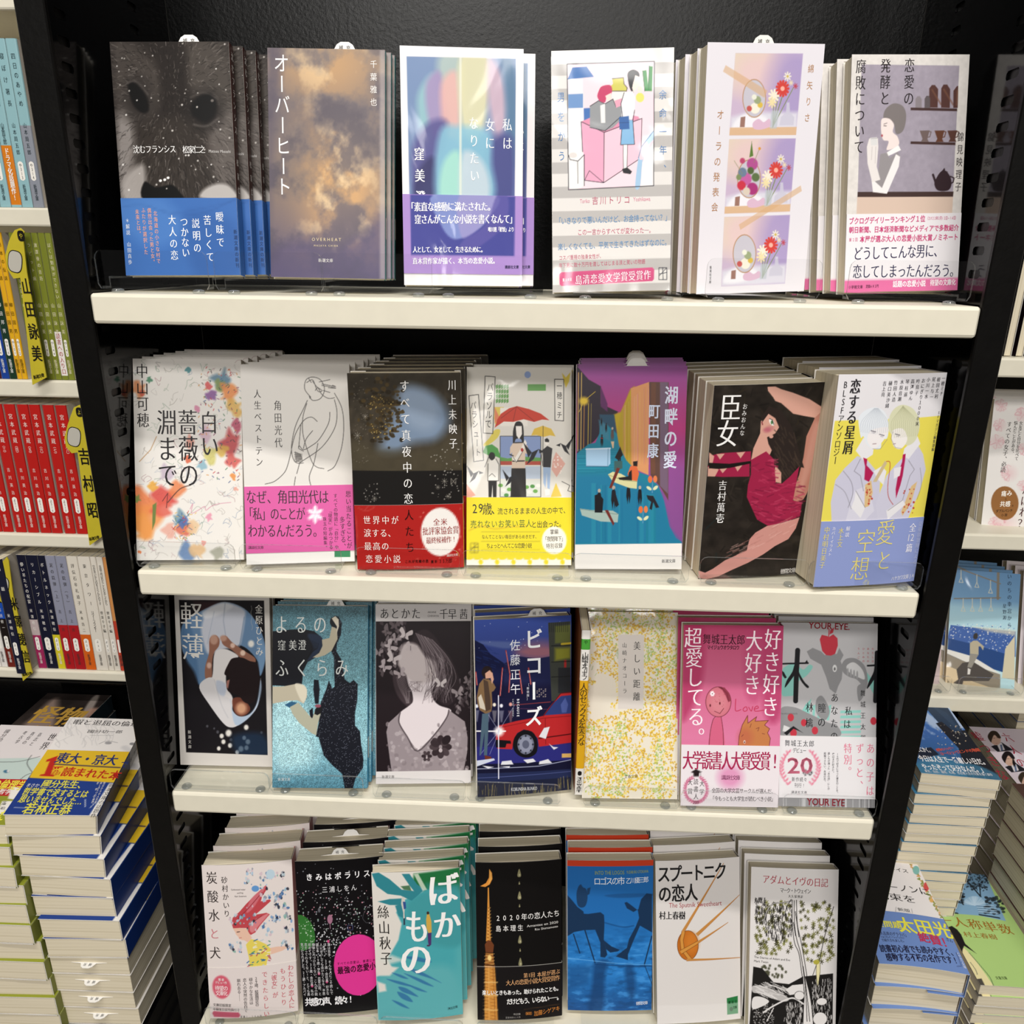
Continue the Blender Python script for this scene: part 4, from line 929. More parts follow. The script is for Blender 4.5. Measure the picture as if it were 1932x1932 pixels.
    for x, y in ((635, 1050), (565, 1275)):
        a.e(x-18, y-8, 16, 26, 'd96a3a', 2).e(x+20, y-10, 15, 26, 'd97848', 2).l([(x, y+14), (x-2, y+90)], 7, '5a8ab0').e(x-26, y+58, 22, 11, 'd6d6ac', 0, 1, .6).e(x+22, y+55, 22, 12, 'd6d6ac', 0, 1, -.7)
    a.p("50,1526 853,1518 853,1720 50,1720", 'e3dfda')
    a.t('湖畔の愛', 776, 415, 765, 895, 128, 'd3d8ea', 'b', .74).t('町田康', 648, 535, 637, 828, 108, 'c9d2e6', 'b', .74).t('新潮文庫', 716, 1650, 793, 1648, 30, '3a3a3e', 'm', .85)
    return a, None, Spine('cf7a2f').t('湖畔の愛', .1, .4, .006, '3a1a08')
def b12():
    a = A('b12', '28231f', 200); a.nz(.35, 10, 20, 5)
    rs = np.random.RandomState(5)
    for i in range(130):
        x, y = rs.uniform(120, 900), rs.uniform(310, 1570); t = rs.uniform(0, 3); L = rs.uniform(30, 90)
        a.l([(x, y), (x+L*math.cos(t), y+L*math.sin(t))], rs.uniform(6, 14), ['3a332c', '1a1715', '2f2a20', '1f2a2a' if x < 400 and y > 1100 else '302820'][rs.randint(4)], 4, .5)
    S, S2 = 'd3a08f', 'b9806f'
    a.p("548,312 600,310 640,328 720,352 830,395 918,450 916,560 862,518 790,505 720,490 640,420 600,405 585,380 552,338", S, 2, 1)
    a.p("866,520 920,470 925,560 905,700 880,820 858,910 815,1020 790,1060 745,1082 720,1060 722,1000 760,900 790,780 810,640 862,530", S2, 2)
    a.p("868,560 905,600 880,740 800,960 760,1000 800,820", 'c99585', 24, .7, 1)
    a.p("440,800 455,720 500,620 505,540 555,490 622,530 640,600 570,660 590,700 560,770 500,800", S, 2)
    a.p("505,512 560,438 640,470 700,560 735,640 760,740 795,850 740,840 700,900 660,945 610,950 592,890 592,760 555,690 545,645 600,620 625,580 600,520 555,490 515,545", '2d2522', 2)
    for i in range(40):
        x, y = rs.uniform(590, 740), rs.uniform(560, 900); a.l([(x, y), (x+rs.uniform(10, 40), y+rs.uniform(30, 70))], 7, '44382f', 4, .6)
    a.p("592,940 600,830 640,880 640,950", S, 2)
    D, D2 = '9c2446', '6f1733'
    a.p("440,795 540,738 590,790 605,950 645,952 700,905 762,840 740,960 720,1065 780,1080 768,1172 700,1195 560,1235 480,1190 425,1110 412,1040 420,960 440,890", D, 2)
    for i in range(150):
        x, y = rs.uniform(425, 770), rs.uniform(790, 1215)
        if a.mask is not None and (y > 950 or x < 590): 
            t = rs.uniform(-.4, .6); a.l([(x, y), (x+45*math.cos(t), y+45*math.sin(t))], 8, [D2, 'b8385a', '83203e', 'c24a68'][rs.randint(4)], 5, .55)
    a.p("700,1198 770,1172 790,1080 840,1060 900,1000 900,1300 760,1300 690,1240", '241f1b', 6)
    a.p("412,1040 420,960 400,960 380,1100 430,1200 560,1240 480,1190", '241f1b', 4)
    a.p("178,770 250,752 440,738 438,805 300,825 205,830 168,800", D, 2).p("168,750 200,775 188,830 168,830", S, 2).p("215,760 238,795 268,756", S).p("345,748 372,785 402,742", S)
    a.p("160,840 300,810 430,815 430,905 250,910 165,905", D, 2).p("160,845 230,860 205,908 158,908", S, 2).p("235,858 255,885 285,850", S).p("330,832 352,872 390,822", S)
    a.p("168,818 300,822 438,802 440,818 300,850 230,858 165,855", '1d1917', 2)
    a.p("545,1232 650,1212 765,1178 740,1250 690,1320 600,1365 520,1420 420,1475 320,1520 230,1565 150,1588 95,1580 92,1530 140,1545 190,1518 270,1460 345,1425 412,1392 430,1320 470,1275", 'c98f86', 2)
    for i in range(40):
        x = rs.uniform(250, 700); y = 1330+(480-x)*.45+rs.uniform(-50, 40); a.l([(x, y), (x+40, y-20)], 6, ['dcb0a6', 'b57a72'][rs.randint(2)], 5, .5)
    a.e(566, 585, 26, 17, 'c07a7a', 20, .8).e(545, 598, 24, 16, 'b0566a', 18, .7).e(576, 545, 14, 26, 'efeae4', 0, 1, -.5).e(577, 547, 7, 13, '4a7a4a').l("562,522 580,530 590,560", 4, '1c1514').e(573, 640, 14, 12, S).l("512,545 516,562", 6, '7a2a36')
    a.t('臣女', 308, 448, 286, 622, 172, 'f2f0ee', 'm', .76).t('おみおんな', 400, 442, 381, 617, 36, 'e9e6e3', 's', .8).t('吉村萬壱', 254, 965, 237, 1182, 66, 'f0eeec', 'm', .8).t('徳間文庫', 650, 1532, 726, 1526, 36, 'e4e0dc', 'm', .78)
    return a, None, Spine('1c1a19')
def b13():
    a = A('b13', 'dfdcdf', 200); K = '77747c'
    a.p("1000,535 1160,530 1160,470 1700,505 1700,520 1600,1215 900,1215", 'e2d45a').p("1000,440 1760,440 1700,506 1530,518 1160,532 995,540", 'dfdcdf')
    W = 'e3e1e4'
    a.p("975,1215 970,1080 1000,930 1060,850 1140,770 1200,790 1290,900 1275,1215", 'c6c4d6', 2).p("1275,1215 1260,1090 1290,1000 1330,900 1390,830 1450,770 1520,660 1580,760 1600,860 1560,1000 1480,1180", 'c9c7d8', 2)
    a.p("1120,1000 1210,960 1250,1130 1170,1215 1060,1215", 'd2d0de', 2).l("1050,870 1100,940 1110,1020 1080,1110", 4, K, 0, .7, 1).l("1000,960 1060,1010 1100,1120", 4, K, 0, .6, 1).l("1160,790 1120,870 1160,900 1180,1000", 4, K, 0, .7).l("1480,800 1520,860 1490,900 1440,1060", 4, K, 0, .7).l("1560,850 1570,960 1540,1060", 4, K, 0, .6, 1)
    a.p("1130,735 1180,650 1250,690 1240,760 1180,800", W, 1).p("1440,770 1450,720 1540,640 1560,690 1480,790", W, 1)
    a.p("1155,600 1150,520 1190,470 1260,448 1320,480 1345,560 1335,650 1300,660 1290,720 1240,720 1200,690 1180,640 1165,650", 'dfe4ea', 2, 1, 1).p("1230,600 1340,580 1320,650 1280,700 1245,722 1205,670", 'ebe6e6', 3, 1, 1)
    for i in range(14): a.l([(1250+i*2, 455), (1170+i*13, 560+abs(i-7)*-3), (1165+i*13, 625-abs(i-7)*2)], 2.5, 'a9b0ba', 0, .8, 1)
    a.p("1345,600 1350,510 1390,450 1450,432 1520,470 1555,560 1530,660 1480,700 1440,690 1400,715 1370,680 1380,640", 'd3d3b2', 2, 1, 1).p("1372,600 1440,590 1470,660 1430,720 1385,712 1365,660", 'ebe6e2', 3, 1, 1)
    for i in range(14): a.l([(1440, 440), (1365+i*13, 540), (1370+i*13, 620+(i*29) % 30)], 2.5, 'a5a683', 0, .8, 1)
    for x, y in ((1245, 606), (1300, 630), (1405, 628)): a.l([(x-16, y-4), (x+14, y+4)], 5, '5a5560').l([(x-8, y+10), (x+8, y+12)], 3, '8f8a96')
    a.l("1240,690 1262,688", 4, '8a6a70').l("1375,690 1390,688", 4, '8a6a70').l("1335,660 1290,722 1240,722", 3, K, 0, .7).l("1372,610 1360,655 1390,714 1430,720", 3, K, 0, .7)
    T = 'ad2152'
    a.p("1178,780 1205,790 1200,830 1245,880 1215,940 1185,925 1190,840", T).p("1440,760 1460,755 1455,800 1440,900 1425,960 1395,1050 1392,990 1410,880 1435,810", T)
    a.p("1245,870 1300,835 1330,870 1310,960 1270,920", W, 1).p("1240,940 1320,800 1335,815 1265,940", 'c8b58e').l("1330,805 1355,820 1340,960 1345,1040 1375,1090", 4, 'b0392f', 0, 1, 1).p("1380,850 1430,840 1420,900 1380,920", W, 1)
    a.p("1190,960 1230,930 1240,1010 1215,1100 1185,1110", 'd6b784').dots(18, (1192, 950, 1235, 1100), 6, ['b8483a'], 3).p("1430,1140 1500,970 1540,940 1500,1080 1440,1165", 'd6b784').dots(18, (1440, 990, 1520, 1150), 6, ['b8483a'], 4)
    a.p("1130,1000 1190,1110 1160,1180 1100,1110 1120,1060", W, 1).p("1330,1130 1440,1060 1460,1090 1340,1190", W, 1).l("1130,1000 1190,1110", 3, K).l("1340,1130 1440,1062", 3, K)
    a.t('恋する星屑', 1130, 310, 1082, 712, 92, '2a282c', 'mb', .72).t('BLSFアンソロジー', 1068, 300, 1000, 800, 56, '2f2d30', 'm', .7)
    for s, x0, y0, x1, y1 in (('一穂ミチ', 1718, 258, 1704, 358), ('榎田尤利', 1683, 266, 1668, 376), ('尾上与一', 1650, 264, 1634, 380), ('小川一水', 1612, 266, 1598, 376), ('おにぎり１０００米', 1577, 272, 1536, 556), ('吟鳥子', 1540, 276, 1531, 352), ('高河ゆん', 1504, 276, 1490, 386), ('琴柱遥', 1468, 278, 1457, 362), ('木原音瀬', 1432, 280, 1416, 392), ('竹田人造', 1391, 284, 1377, 396), ('樋口美沙緒', 1355, 288, 1334, 436), ('吉上亮', 1317, 290, 1307, 362)): a.t(s, x0, y0, x1, y1, 29, '38363b', 'm', .85)
    a.t('SFマガジン編集部編', 1688, 485, 1648, 728, 24, '4a474c', 'm', .8)
    v = VV(a, 1250, 1190); b = BAND('b13', v, '8b98ca', 1., 70); Yw = 'ded07a'
    b.t('愛', 1322, 1272, 1322, 1272, 182, Yw, 'ml', .74).t('と', 1312, 1455, 1312, 1455, 150, Yw, 'ml', .74).t('空', 1190, 1330, 1190, 1330, 175, Yw, 'ml', .74).t('想', 1152, 1510, 1152, 1510, 175, Yw, 'ml', .74).e(1195, 1608, 16, 20, Yw).e(1195, 1608, 11, 15, '8b98ca')
    b.t('全', 1508, 1243, 1508, 1243, 62, 'eceaf0', 'm', .8).n('12', 1478, 1310, 1516, 1308, 50, 'eceaf0', 'm').t('篇', 1484, 1378, 1484, 1378, 62, 'eceaf0', 'm', .8)
    b.t('解説', 1076, 1248, 1070, 1288, 32, 'eceaf0', 'm', .85).t('水上文', 1032, 1262, 1022, 1352, 44, Yw, 'm', .8).t('カバーイラスト', 986, 1250, 958, 1420, 26, 'eceaf0', 'm', .9).t('中村明日美子', 942, 1260, 910, 1492, 46, Yw, 'm', .8).t('豪華執筆陣による。', 1562, 1220, 1520, 1505, 36, 'b4bcdc', 'm', .85).t('ハヤカワ文庫JA', 1372, 1578, 1512, 1562, 34, 'eceaf0', 'm', .68)
    return a, b, Spine('dfdcdf', [(.22, .62, 'e2d45a'), (.62, 1, '8b98ca')])
B.update({k: v for k, v in list(globals().items()) if k[0] == 'b' and k[1:].isdigit()})
def b14():
    a = A('b14', 'c9c4be', 200)
    pic = "173,98 913,104 944,1446 236,1422"; keep = a.c.copy(); a.p(pic, '131014'); m = a.mask(pic)[..., None]
    a.p("300,110 520,110 420,210 330,200", '3a2022', 40, .7)
    a.p("195,350 260,260 420,170 575,120 740,175 850,300 918,470 922,620 880,760 862,640 760,520 640,480 520,500 440,640 400,800 352,838 320,720 250,620 200,520", '5f7c9c', 8, 1, 1)
    a.p("370,330 430,180 575,124 735,180 745,260 720,420 690,500 560,530 480,560 420,560 380,440", 'b9bcc6', 26, 1, 1)
    a.p("380,200 500,140 575,124 640,160 520,230 400,260", 'd3d4d8', 24, .8, 1).l("575,125 560,280 590,480", 8, '8a93a4', 8, .6).l("740,250 700,500", 8, '6a7f98', 8, .7).l("480,200 420,480", 6, '8f9aac', 6, .5)
    a.p("195,360 250,270 300,400 330,600 350,830 300,720 230,600", '47688c', 24, .8, 1).p("860,420 920,520 918,640 880,750 860,640", '6f8fb0', 20, .9, 1)
    S = '8a5f4e'
    a.p("440,440 490,405 525,440 520,500 478,560 462,650 458,770 405,782 402,680 435,560", S, 6, 1, 1).p("545,440 580,410 640,470 740,540 835,605 820,660 740,630 640,540 560,490", S, 6, 1, 1)
    a.e(478, 445, 34, 42, 'b08a78', 16).e(560, 432, 30, 26, 'b08a78', 16).e(640, 495, 20, 22, 'd0b0a0', 12).e(728, 560, 22, 24, 'd8bba8', 12).e(436, 668, 20, 26, 'c4a292', 14)
    a.p("478,580 520,530 600,532 690,590 620,640 585,720 590,860 640,950 632,1090 640,1120 560,1160 440,1000 352,862 400,788 462,765", 'd3cfce', 8, 1, 1)
    a.p("352,862 400,788 470,780 500,900 620,960 640,1060 700,1110 790,1090 850,1000 880,860 882,780 862,1000 790,1110 700,1180 630,1206 560,1170 440,1010", 'cbc8c9', 5, 1, 1)
    a.p("620,960 640,1060 700,1112 790,1085 850,990 880,800 890,880 850,1030 760,1140 660,1180", '9fb4cc', 12, .8, 1).p("500,800 580,830 570,930 510,900", 'aab4c6', 16, .8, 1).l("480,790 540,1000 600,1120", 8, 'a9a9b0', 8, .5, 1)
    a.p("640,960 720,950 790,1030 770,1085 710,1108 655,1070", '6a3a2c', 8, 1, 1).e(715, 1040, 46, 50, 'c89878', 34, .95)
    a.p("568,740 605,650 640,606 720,600 790,630 850,650 872,740 870,850 840,960 795,998 740,985 690,930 600,890 590,820 610,770", '1d1214', 6, 1, 1).p("590,800 615,790 600,870 585,850", '9a6a60', 6)
    rs = np.random.RandomState(6)
    for x, y, r in ((605, 1255, 26), (560, 1330, 18), (618, 1362, 18), (772, 1330, 20), (758, 1205, 20), (712, 1392, 22), (760, 1382, 18), (520, 1388, 16), (740, 1296, 16), (545, 1280, 18), (680, 1420, 16), (625, 1312, 12), (510, 1245, 12), (480, 1215, 8), (800, 480, 26), (420, 1195, 10), (890, 1250, 10)): a.e(x, y, r, r*1.15, 'e2ded6' if r > 13 else '7a7c84', r*.7, .95 if r > 12 else .5)
    a.p("640,1280 860,1250 944,1320 944,1446 700,1446", '17304c', 60, .7, 1)
    a.c = keep*(1-m)+a.c*m
    a.t('軽薄', 285, 236, 296, 506, 232, 'cfccc6', 'm', .78).t('金原ひとみ', 868, 180, 872, 545, 78, 'd6d2cc', 'm', .8).t('新潮文庫', 266, 1245, 270, 1372, 32, 'c4c0ba', 'm', .85)
    a.l("800,150 806,180 798,210 808,250 800,290 812,330 806,360", 3, 'a8a6a2', 0, .8, 1)
    return a, None, Spine('c9c4be')
def b15():
    a = A('b15', '5f8791', 200)
    a.gy((0, '4f7480'), (.4, '6c98a2'), (.75, '88b6c0'), (1, '4f7f92'))
    a.p("985,900 1200,960 1300,1200 1350,1500 1100,1600 985,1500", 'a9cfd6', 140, .8, 1)
    rs = np.random.RandomState(1); a.c *= (1+(rs.rand(a.Hn, a.W, 1)-.5)*.62); a.nz(.12, 40, 70, 3)
    K = '15171d'
    a.p("985,372 1100,360 1250,352 1350,372 1415,430 1420,490 1390,580 1290,640 1250,720 1242,830 1180,850 985,842", '17181e', 4, 1, 0).p("1290,400 1400,410 1420,480 1380,570 1290,630 1340,520", '26334a', 16, .8, 1)
    for i in range(7): a.l([(1300+i*14, 440+i*6), (1330+i*8, 520), (1280+i*6, 620-i*10)], 4, '0d0e13', 3, .6)
    sh = "1500,300 1520,235 1560,245 1588,300 1580,400 1545,480 1540,545 1580,610 1600,700 1612,790 1655,820 1690,795 1725,830 1722,960 1700,1090 1702,1190 1745,1240 1755,1350 1775,1480 1770,1560 1705,1650 1682,1738 1612,1738 1590,1610 1500,1530 1430,1450 1385,1290 1360,1285 1385,1180 1405,990 1450,880 1475,800 1505,870 1525,850 1520,700 1520,600 1490,530"
    m = a.mask(sh, 6); a.mix((slice(None), slice(None)), m, '14161f'); sp = (rs.rand(a.Hn, a.W) > .965)*m; a.mix((slice(None), slice(None)), sp*.8, '7a8090')
    a.p("1345,790 1385,795 1395,880 1385,1000 1355,1000 1340,880", '14161f', 6).p("1305,1060 1335,1035 1340,1120 1315,1130", '14161f', 6)
    a.p("1415,445 1480,430 1500,330 1545,350 1550,440 1500,540 1440,580 1375,600 1335,598 1390,560 1420,500", 'b3aa94', 4, 1, 0).e(1510, 290, 26, 42, '191a1e').p("1500,260 1530,240 1560,270 1562,330 1540,400 1545,330", 'cfc6b4', 4)
    a.p("985,852 1080,850 1190,828 1255,840 1285,880 1285,940 1255,1000 1200,970 1120,975 985,1000", 'b0a894', 4).p("1180,830 1260,840 1285,900 1260,990 1220,950", 'cfc8b4', 10, .9, 1)
    a.p("1090,1010 1150,980 1200,992 1140,1040", '2f5a7a', 3).p("1135,1030 1210,990 1270,1060 1330,1130 1360,1040 1400,1010 1405,1080 1380,1170 1365,1275 1330,1260 1220,1170 1160,1090", 'a9a894', 4).p("1355,1050 1385,1010 1412,1030 1410,1080 1375,1100 1350,1090", '17171a').e(1380, 1020, 26, 14, '8a4a58', 6)
    for s, x0, x1, y in (('よるの', 1065, 1398, 312), ('ふくらみ', 1068, 1588, 688)): a.t(s, x0, y, x1, y, 165, 'cfd2ce', 'm', .68)
    a.t('窪', 1066, 492, 1066, 492, 92, 'd4d6d2', 'm', .74).t('美澄', 1162, 492, 1243, 490, 92, 'd4d6d2', 'm', .74).t('新潮文庫', 1045, 1656, 1128, 1655, 28, 'd4d8d8', 'm', .85)
    return a, None, Spine('1f8fc0').t('よるのふくらみ', .06, .32, .0055, '0d3a55', 'm').t('窪美澄', .48, .6, .005, '0d3a55', 'm').plate(.72, .84, .6)
def b16():
    a = A('b16', 'd3cecd', 200)
    pic = "86,240 915,236 912,1532 92,1545"; keep = a.c.copy(); a.p(pic, '1d1418'); m = a.mask(pic)[..., None]
    rs = np.random.RandomState(12)
    for i in range(60):
        x, y = rs.uniform(90, 330), rs.uniform(250, 720); a.p([(x, y), (x+rs.uniform(10, 34), y-rs.uniform(20, 50)), (x+rs.uniform(20, 40), y+rs.uniform(10, 30))], ['4a4044', '6a5f62', '8a8083'][rs.randint(3)], 5, .7, 1)
    for i in range(40):
        x, y = rs.uniform(760, 910), rs.uniform(680, 1040); a.p([(x, y), (x+rs.uniform(10, 30), y-rs.uniform(10, 40)), (x+rs.uniform(20, 40), y+rs.uniform(10, 30))], ['40363a', '6a5f62', '8f8588'][rs.randint(3)], 5, .7, 1)
    a.p("400,420 440,340 520,310 600,370 660,460 740,560 790,680 820,800 780,920 700,970 620,920 570,850 560,760 500,700 420,640 390,540", '2a2024', 16, 1, 1)
    a.p("240,700 330,700 350,800 400,880 410,960 380,990 300,920 250,820", '3a2f33', 14, 1, 1)
    a.p("360,700 420,620 500,640 580,680 605,760 575,850 590,920 640,970 740,1010 700,1080 580,1240 450,1368 330,1200 285,1110 290,1040 380,970 410,930 400,850 370,790", 'd6cccf', 8, 1, 1)
    a.p("340,430 440,440 520,540 610,600 620,720 560,770 420,770 330,690 280,600 300,500", 'bdb2b2', 30, 1, 1)
    for i in range(70):
        t = i/70; x = 430+t*150; a.l([(x, 340+t*60), (x+60+t*80, 480+t*80), (x+150+rs.uniform(-60, 60), 700+rs.uniform(-80, 60)), (x+120+rs.uniform(-90, 90), 900+rs.uniform(-60, 60))], 4, ['6a5d62', '94888c', '1a1215', '3a2f33'][rs.randint(4)], 2, .7, 1)
    for i in range(24): a.l([(380+i*5, 760), (440+rs.uniform(-60, 60), 800), (420+rs.uniform(-60, 70), 850)], 3, ['6a5d60', 'a59a9c'][i % 2], 2, .6, 1)
    for i in range(20): a.l([(265+i*5, 720), (290+i*5, 820), (370+rs.uniform(-20, 20), 950)], 3, ['6a5d60', '8f8487'][i % 2], 2, .6, 1)
    def fly(x, y, r, c, t=0.):
        for s in (-1, 1):
            a.p(P([(0, 0), (s*r*.9, -r), (s*r*1.2, -r*.3), (s*r*.6, r*.2), (s*r*.8, r*.8), (s*r*.2, r*.7)]) @ np.array([[math.cos(t), math.sin(t)], [-math.sin(t), math.cos(t)]])+[x, y], c, 4, .95, 1)
        a.l([(x, y-r*.4), (x, y+r*.5)], 4, '4a4044')
    for x, y, r, c, t in ((345, 350, 50, 'c6bcbc', .3), (215, 455, 48, 'b5aaac', 1.), (240, 560, 54, 'c4babb', .4), (165, 630, 46, 'b0a5a8', .8), (300, 690, 44, 'a89c9f', -.4), (110, 510, 34, '8a7f82', .2), (250, 275, 40, '5a4f52', .1), (180, 330, 36, '6a5f62', .9), (390, 470, 44, 'b8adae', .5), (650, 775, 42, 'cbc2c2', .1), (800, 855, 44, '9a8f92', -.3), (545, 715, 30, 'a89c9c', 0), (885, 760, 36, '7a6f72', .5), (260, 390, 36, '978c8f', .6)): fly(x, y, r, c, t)
    a.p("180,1200 200,1120 300,1030 292,1120 360,1240 450,1366 580,1240 700,1080 722,1010 860,1110 885,1250 880,1380 850,1540 225,1545 200,1360", '8f8488', 5, 1, 0)
    for i in range(150):
        x, y = rs.uniform(190, 880), rs.uniform(1120, 1540)
        if y > 1366-abs(x-450)*1.3: a.e(x, y, rs.uniform(8, 22), rs.uniform(8, 22), ['a59a9d', 'b5abae', '7a6f73', '978c90'][rs.randint(4)], 5, .6)
    a.l("300,1030 290,1120 360,1240 450,1366 600,1220 700,1080 722,1010", 12, '4a4044', 4, .8, 1)
    for x, y, r, n in ((650, 1330, 100, 8), (530, 1410, 48, 6)):
        for k in range(n): a.e(x+r*.55*math.cos(k*6.283/n), y+r*.6*math.sin(k*6.283/n), r*.42, r*.3, ['2f2428', '45393d', '3a2f33'][k % 3], 4, 1, k*6.283/n)
        a.e(x, y+r*.3, r*.16, r*.18, 'b5a9ac', 4)
    a.e(700, 1270, 46, 34, '241a1e', 4, 1, -.9).e(600, 1300, 40, 30, '33282c', 4, 1, .5).p("660,1480 700,1440 720,1500 690,1510", 'a89da0', 4)
    a.c = keep*(1-m)+a.c*m
    a.t('あとかた', 163, 172, 437, 172, 96, '2c2829', 'm', .8).n('AKANE', 538, 160, 612, 160, 18, '55504f', 'm').n('CHIHAYA', 538, 192, 634, 192, 18, '55504f', 'm').t('千', 678, 175, 678, 175, 92, '2c2829', 'm', .8).t('早', 752, 176, 752, 176, 92, '2c2829', 'm', .8).t('茜', 850, 176, 850, 176, 92, '2c2829', 'm', .74).t('新潮文庫', 153, 1590, 236, 1589, 30, '5a5655', 'm', .85)
    return a, None, Spine('d3cecd')
def b17():
    a = A('b17', '2a3574', 200); rs = np.random.RandomState(3)
    a.gy((0, '3b4f9a'), (.22, '33407f'), (.36, '2a2f60'), (.6, '1b1a3c'), (.78, '2c2c72'), (1, '20233f'))
    a.e(1500, 500, 200, 80, 'b06a68', 110, .75).p("960,415 1150,410 1350,425 1240,470 1100,455", '55659a', 20, .9, 1)
    a.p("940,400 1020,440 1080,520 1200,600 1250,640 1250,900 940,900", '151a3e', 4).p("1200,600 1340,540 1480,560 1600,540 1620,700 1600,900 1200,900", '1f2348', 8)
    for i in range(26): x, y = rs.uniform(950, 1200), rs.uniform(440, 680); a.l([(x, y), (x+40, y+14)], 4, '22356e', 2, .7)
    a.dots(22, (950, 240, 1700, 480), 3, ['c9cfe6'], 4)
    a.p("945,780 1780,780 1780,1180 945,1180", '14132e', 60, .8).p("1580,250 1775,240 1775,900 1610,930", '3a3d38', 2).p("1640,280 1775,270 1775,420 1640,430", '5a6034', 14).p("1640,470 1775,465 1775,560 1640,580", '8a8a2a', 30, .8).l("1700,435 1775,430", 18, 'b09a30', 2).r(1720, 575, 1740, 640, '9a2a2a').r(1668, 640, 1775, 860, '26282c')
    for y in (450, 590, 720): a.l([(1610, y), (1775, y-4)], 6, '1a1c1c', 1)
    for i in range(10): a.l([(1590+i*18, 250), (1590+i*18, 330)], 4, '1f2220', 1, .8)
    for x0, y0, x1, y1 in ((1215, 490, 1250, 700), (1185, 640, 1165, 880), (1250, 690, 1240, 850), (1330, 660, 1355, 860), (1410, 640, 1430, 780), (955, 680, 965, 790)): a.l([(x0, y0), (x1, y1)], 9, 'b03a34', 1).l([(x0+2, y0+8), (x1+2, y1)], 3, 'd8c0c0', 1, .7)
    for i in range(5):
        for j in range(5): a.r(1480+i*18, 820+j*16, 1490+i*18, 828+j*16, 'c9b8a8', 0, .8 if (i+j) % 3 else 0)
    for x, y, c in ((1115, 960, 'e8e0d0'), (1175, 968, 'e8e8f0'), (1255, 955, 'd89a90'), (962, 975, 'e0e4f0'), (1060, 940, 'c8c8e0')): a.e(x, y, 14, 16, c, 8).p([(x-20, 1010), (x+22, 1010), (x+8, 1110), (x-6, 1110)], c, 10, .35)
    a.l("1280,960 1600,935", 5, 'a8403a', 2, .9).l("1300,990 1600,1000", 4, '6a3a5a', 2, .8)
    a.p("940,1330 1780,1300 1780,1480 950,1480", '2a2a74').p("950,1480 1780,1440 1780,1560 960,1560", '13142e').p("955,1560 1780,1520 1780,1600 960,1640", '222a4e').p("960,1640 1780,1590 1780,1780 965,1780", '1c2036')
    a.l("960,1520 1500,1490 1780,1440", 6, 'a9aec8', 2).l("960,1600 1780,1540", 4, '5a649a', 2)
    for i in range(60): x = rs.uniform(960, 1780); y = 1745 - (x > 1660)*60; a.l([(x, y+rs.uniform(-10, 20)), (x+rs.uniform(-12, 12), y-rs.uniform(30, 110))], 4, ['8a7a48', 'a59560', '5f5a3a'][rs.randint(3)], 1, .9)
    a.p("1125,1262 1135,1170 1150,1140 1300,1100 1535,1056 1590,980 1690,866 1790,858 1790,1290 1500,1322 1490,1250 1440,1190 1370,1172 1310,1205 1280,1280 1268,1345 1140,1340", 'b3272a')
    a.p("1548,1050 1600,970 1692,886 1790,878 1790,1038", '2d3c74').l("1540,1056 1690,862 1790,852", 6, '5a1014').l("1150,1160 1540,1075 1790,1060", 4, '6a1216').l("1555,1080 1560,1300", 4, '6a1216').l("1500,1250 1790,1215", 10, '4a0e12').p("1690,960 1730,900 1755,960 1740,1030 1700,1030", '4a5a98', 6).p("1125,1262 1255,1270 1260,1296 1220,1296 1210,1330 1128,1330", '121116')
    a.p("1275,1320 1290,1240 1340,1190 1400,1178 1460,1210 1488,1290 1480,1370 1430,1410 1370,1415 1310,1385", '121116', 2, 1, 1).e(1386, 1302, 72, 86, '6f7386').e(1386, 1302, 58, 70, '8a8ea2').e(1386, 1302, 30, 36, '5a5e72')
    for k in range(8): a.e(1386+62*math.cos(k*.785), 1302+74*math.sin(k*.785), 8, 9, '2a2c38')
    a.e(1155, 1190, 40, 40, 'f4f0ee', 34).l("955,1192 1210,1188", 11, 'f2eff0', 5).l("1150,880 1152,1600", 8, 'e6e6f2', 4).l("990,1400 1150,1192 1290,960", 4, 'b0b4d0', 3, .7).l("1060,1040 1155,1190", 4, 'b0b4d0', 3, .7).l("1075,1390 1155,1195", 4, 'b0b4d0', 3, .6)
    a.p("962,900 985,780 1020,735 1070,740 1105,770 1128,810 1110,840 1092,850 1098,960 1088,1020 1040,1040 990,1010 970,960", '7a5f42', 2).p("1020,740 1060,760 1080,900 1085,1000 1040,1020", '4a3a30', 4).p("975,900 1000,870 1030,960 1040,1010 990,990", 'c9bfae', 4).p("1005,690 1020,640 1060,625 1092,650 1095,700 1070,735 1035,735", '231a1c', 2, 1, 1).p("1035,690 1075,660 1100,690 1080,730 1040,735", 'c99a84', 2).p("1075,700 1098,680 1110,740 1095,780", 'c99a84')
    a.p("1010,1040 1065,1035 1062,1200 1052,1400 1025,1400 1030,1200 1000,1400 985,1395", '4a6070', 3).p("1030,1400 1085,1410 1095,1435 1035,1440", '6a3024').p("950,1450 1110,1425 1120,1440 960,1500", 'c9cfe0')
    for pts in ("1180,1450 1260,1440 1280,1475 1170,1480", "1365,1435 1450,1425 1475,1450 1400,1465", "1505,1450 1580,1430 1615,1465 1500,1475", "1010,1490 1110,1500 1060,1515", "1165,1495 1250,1490 1245,1505", "1545,1160 1595,1150 1560,1255 1500,1235", "1585,1295 1625,1325 1670,1330 1630,1350"): a.p(pts, 'dcdce2', 2)
    a.r(1700, 1385, 1790, 1420, 'd0a860', 3)
    a.t('ビコーズ', 1456, 388, 1456, 1058, 172, 'eef0f2', 'b', .82).t('佐藤正午', 1293, 442, 1297, 820, 94, 'e6e8ee', 's', .88).t('［新装版］', 1405, 785, 1405, 905, 24, 'd6d8e2', 's', .9)
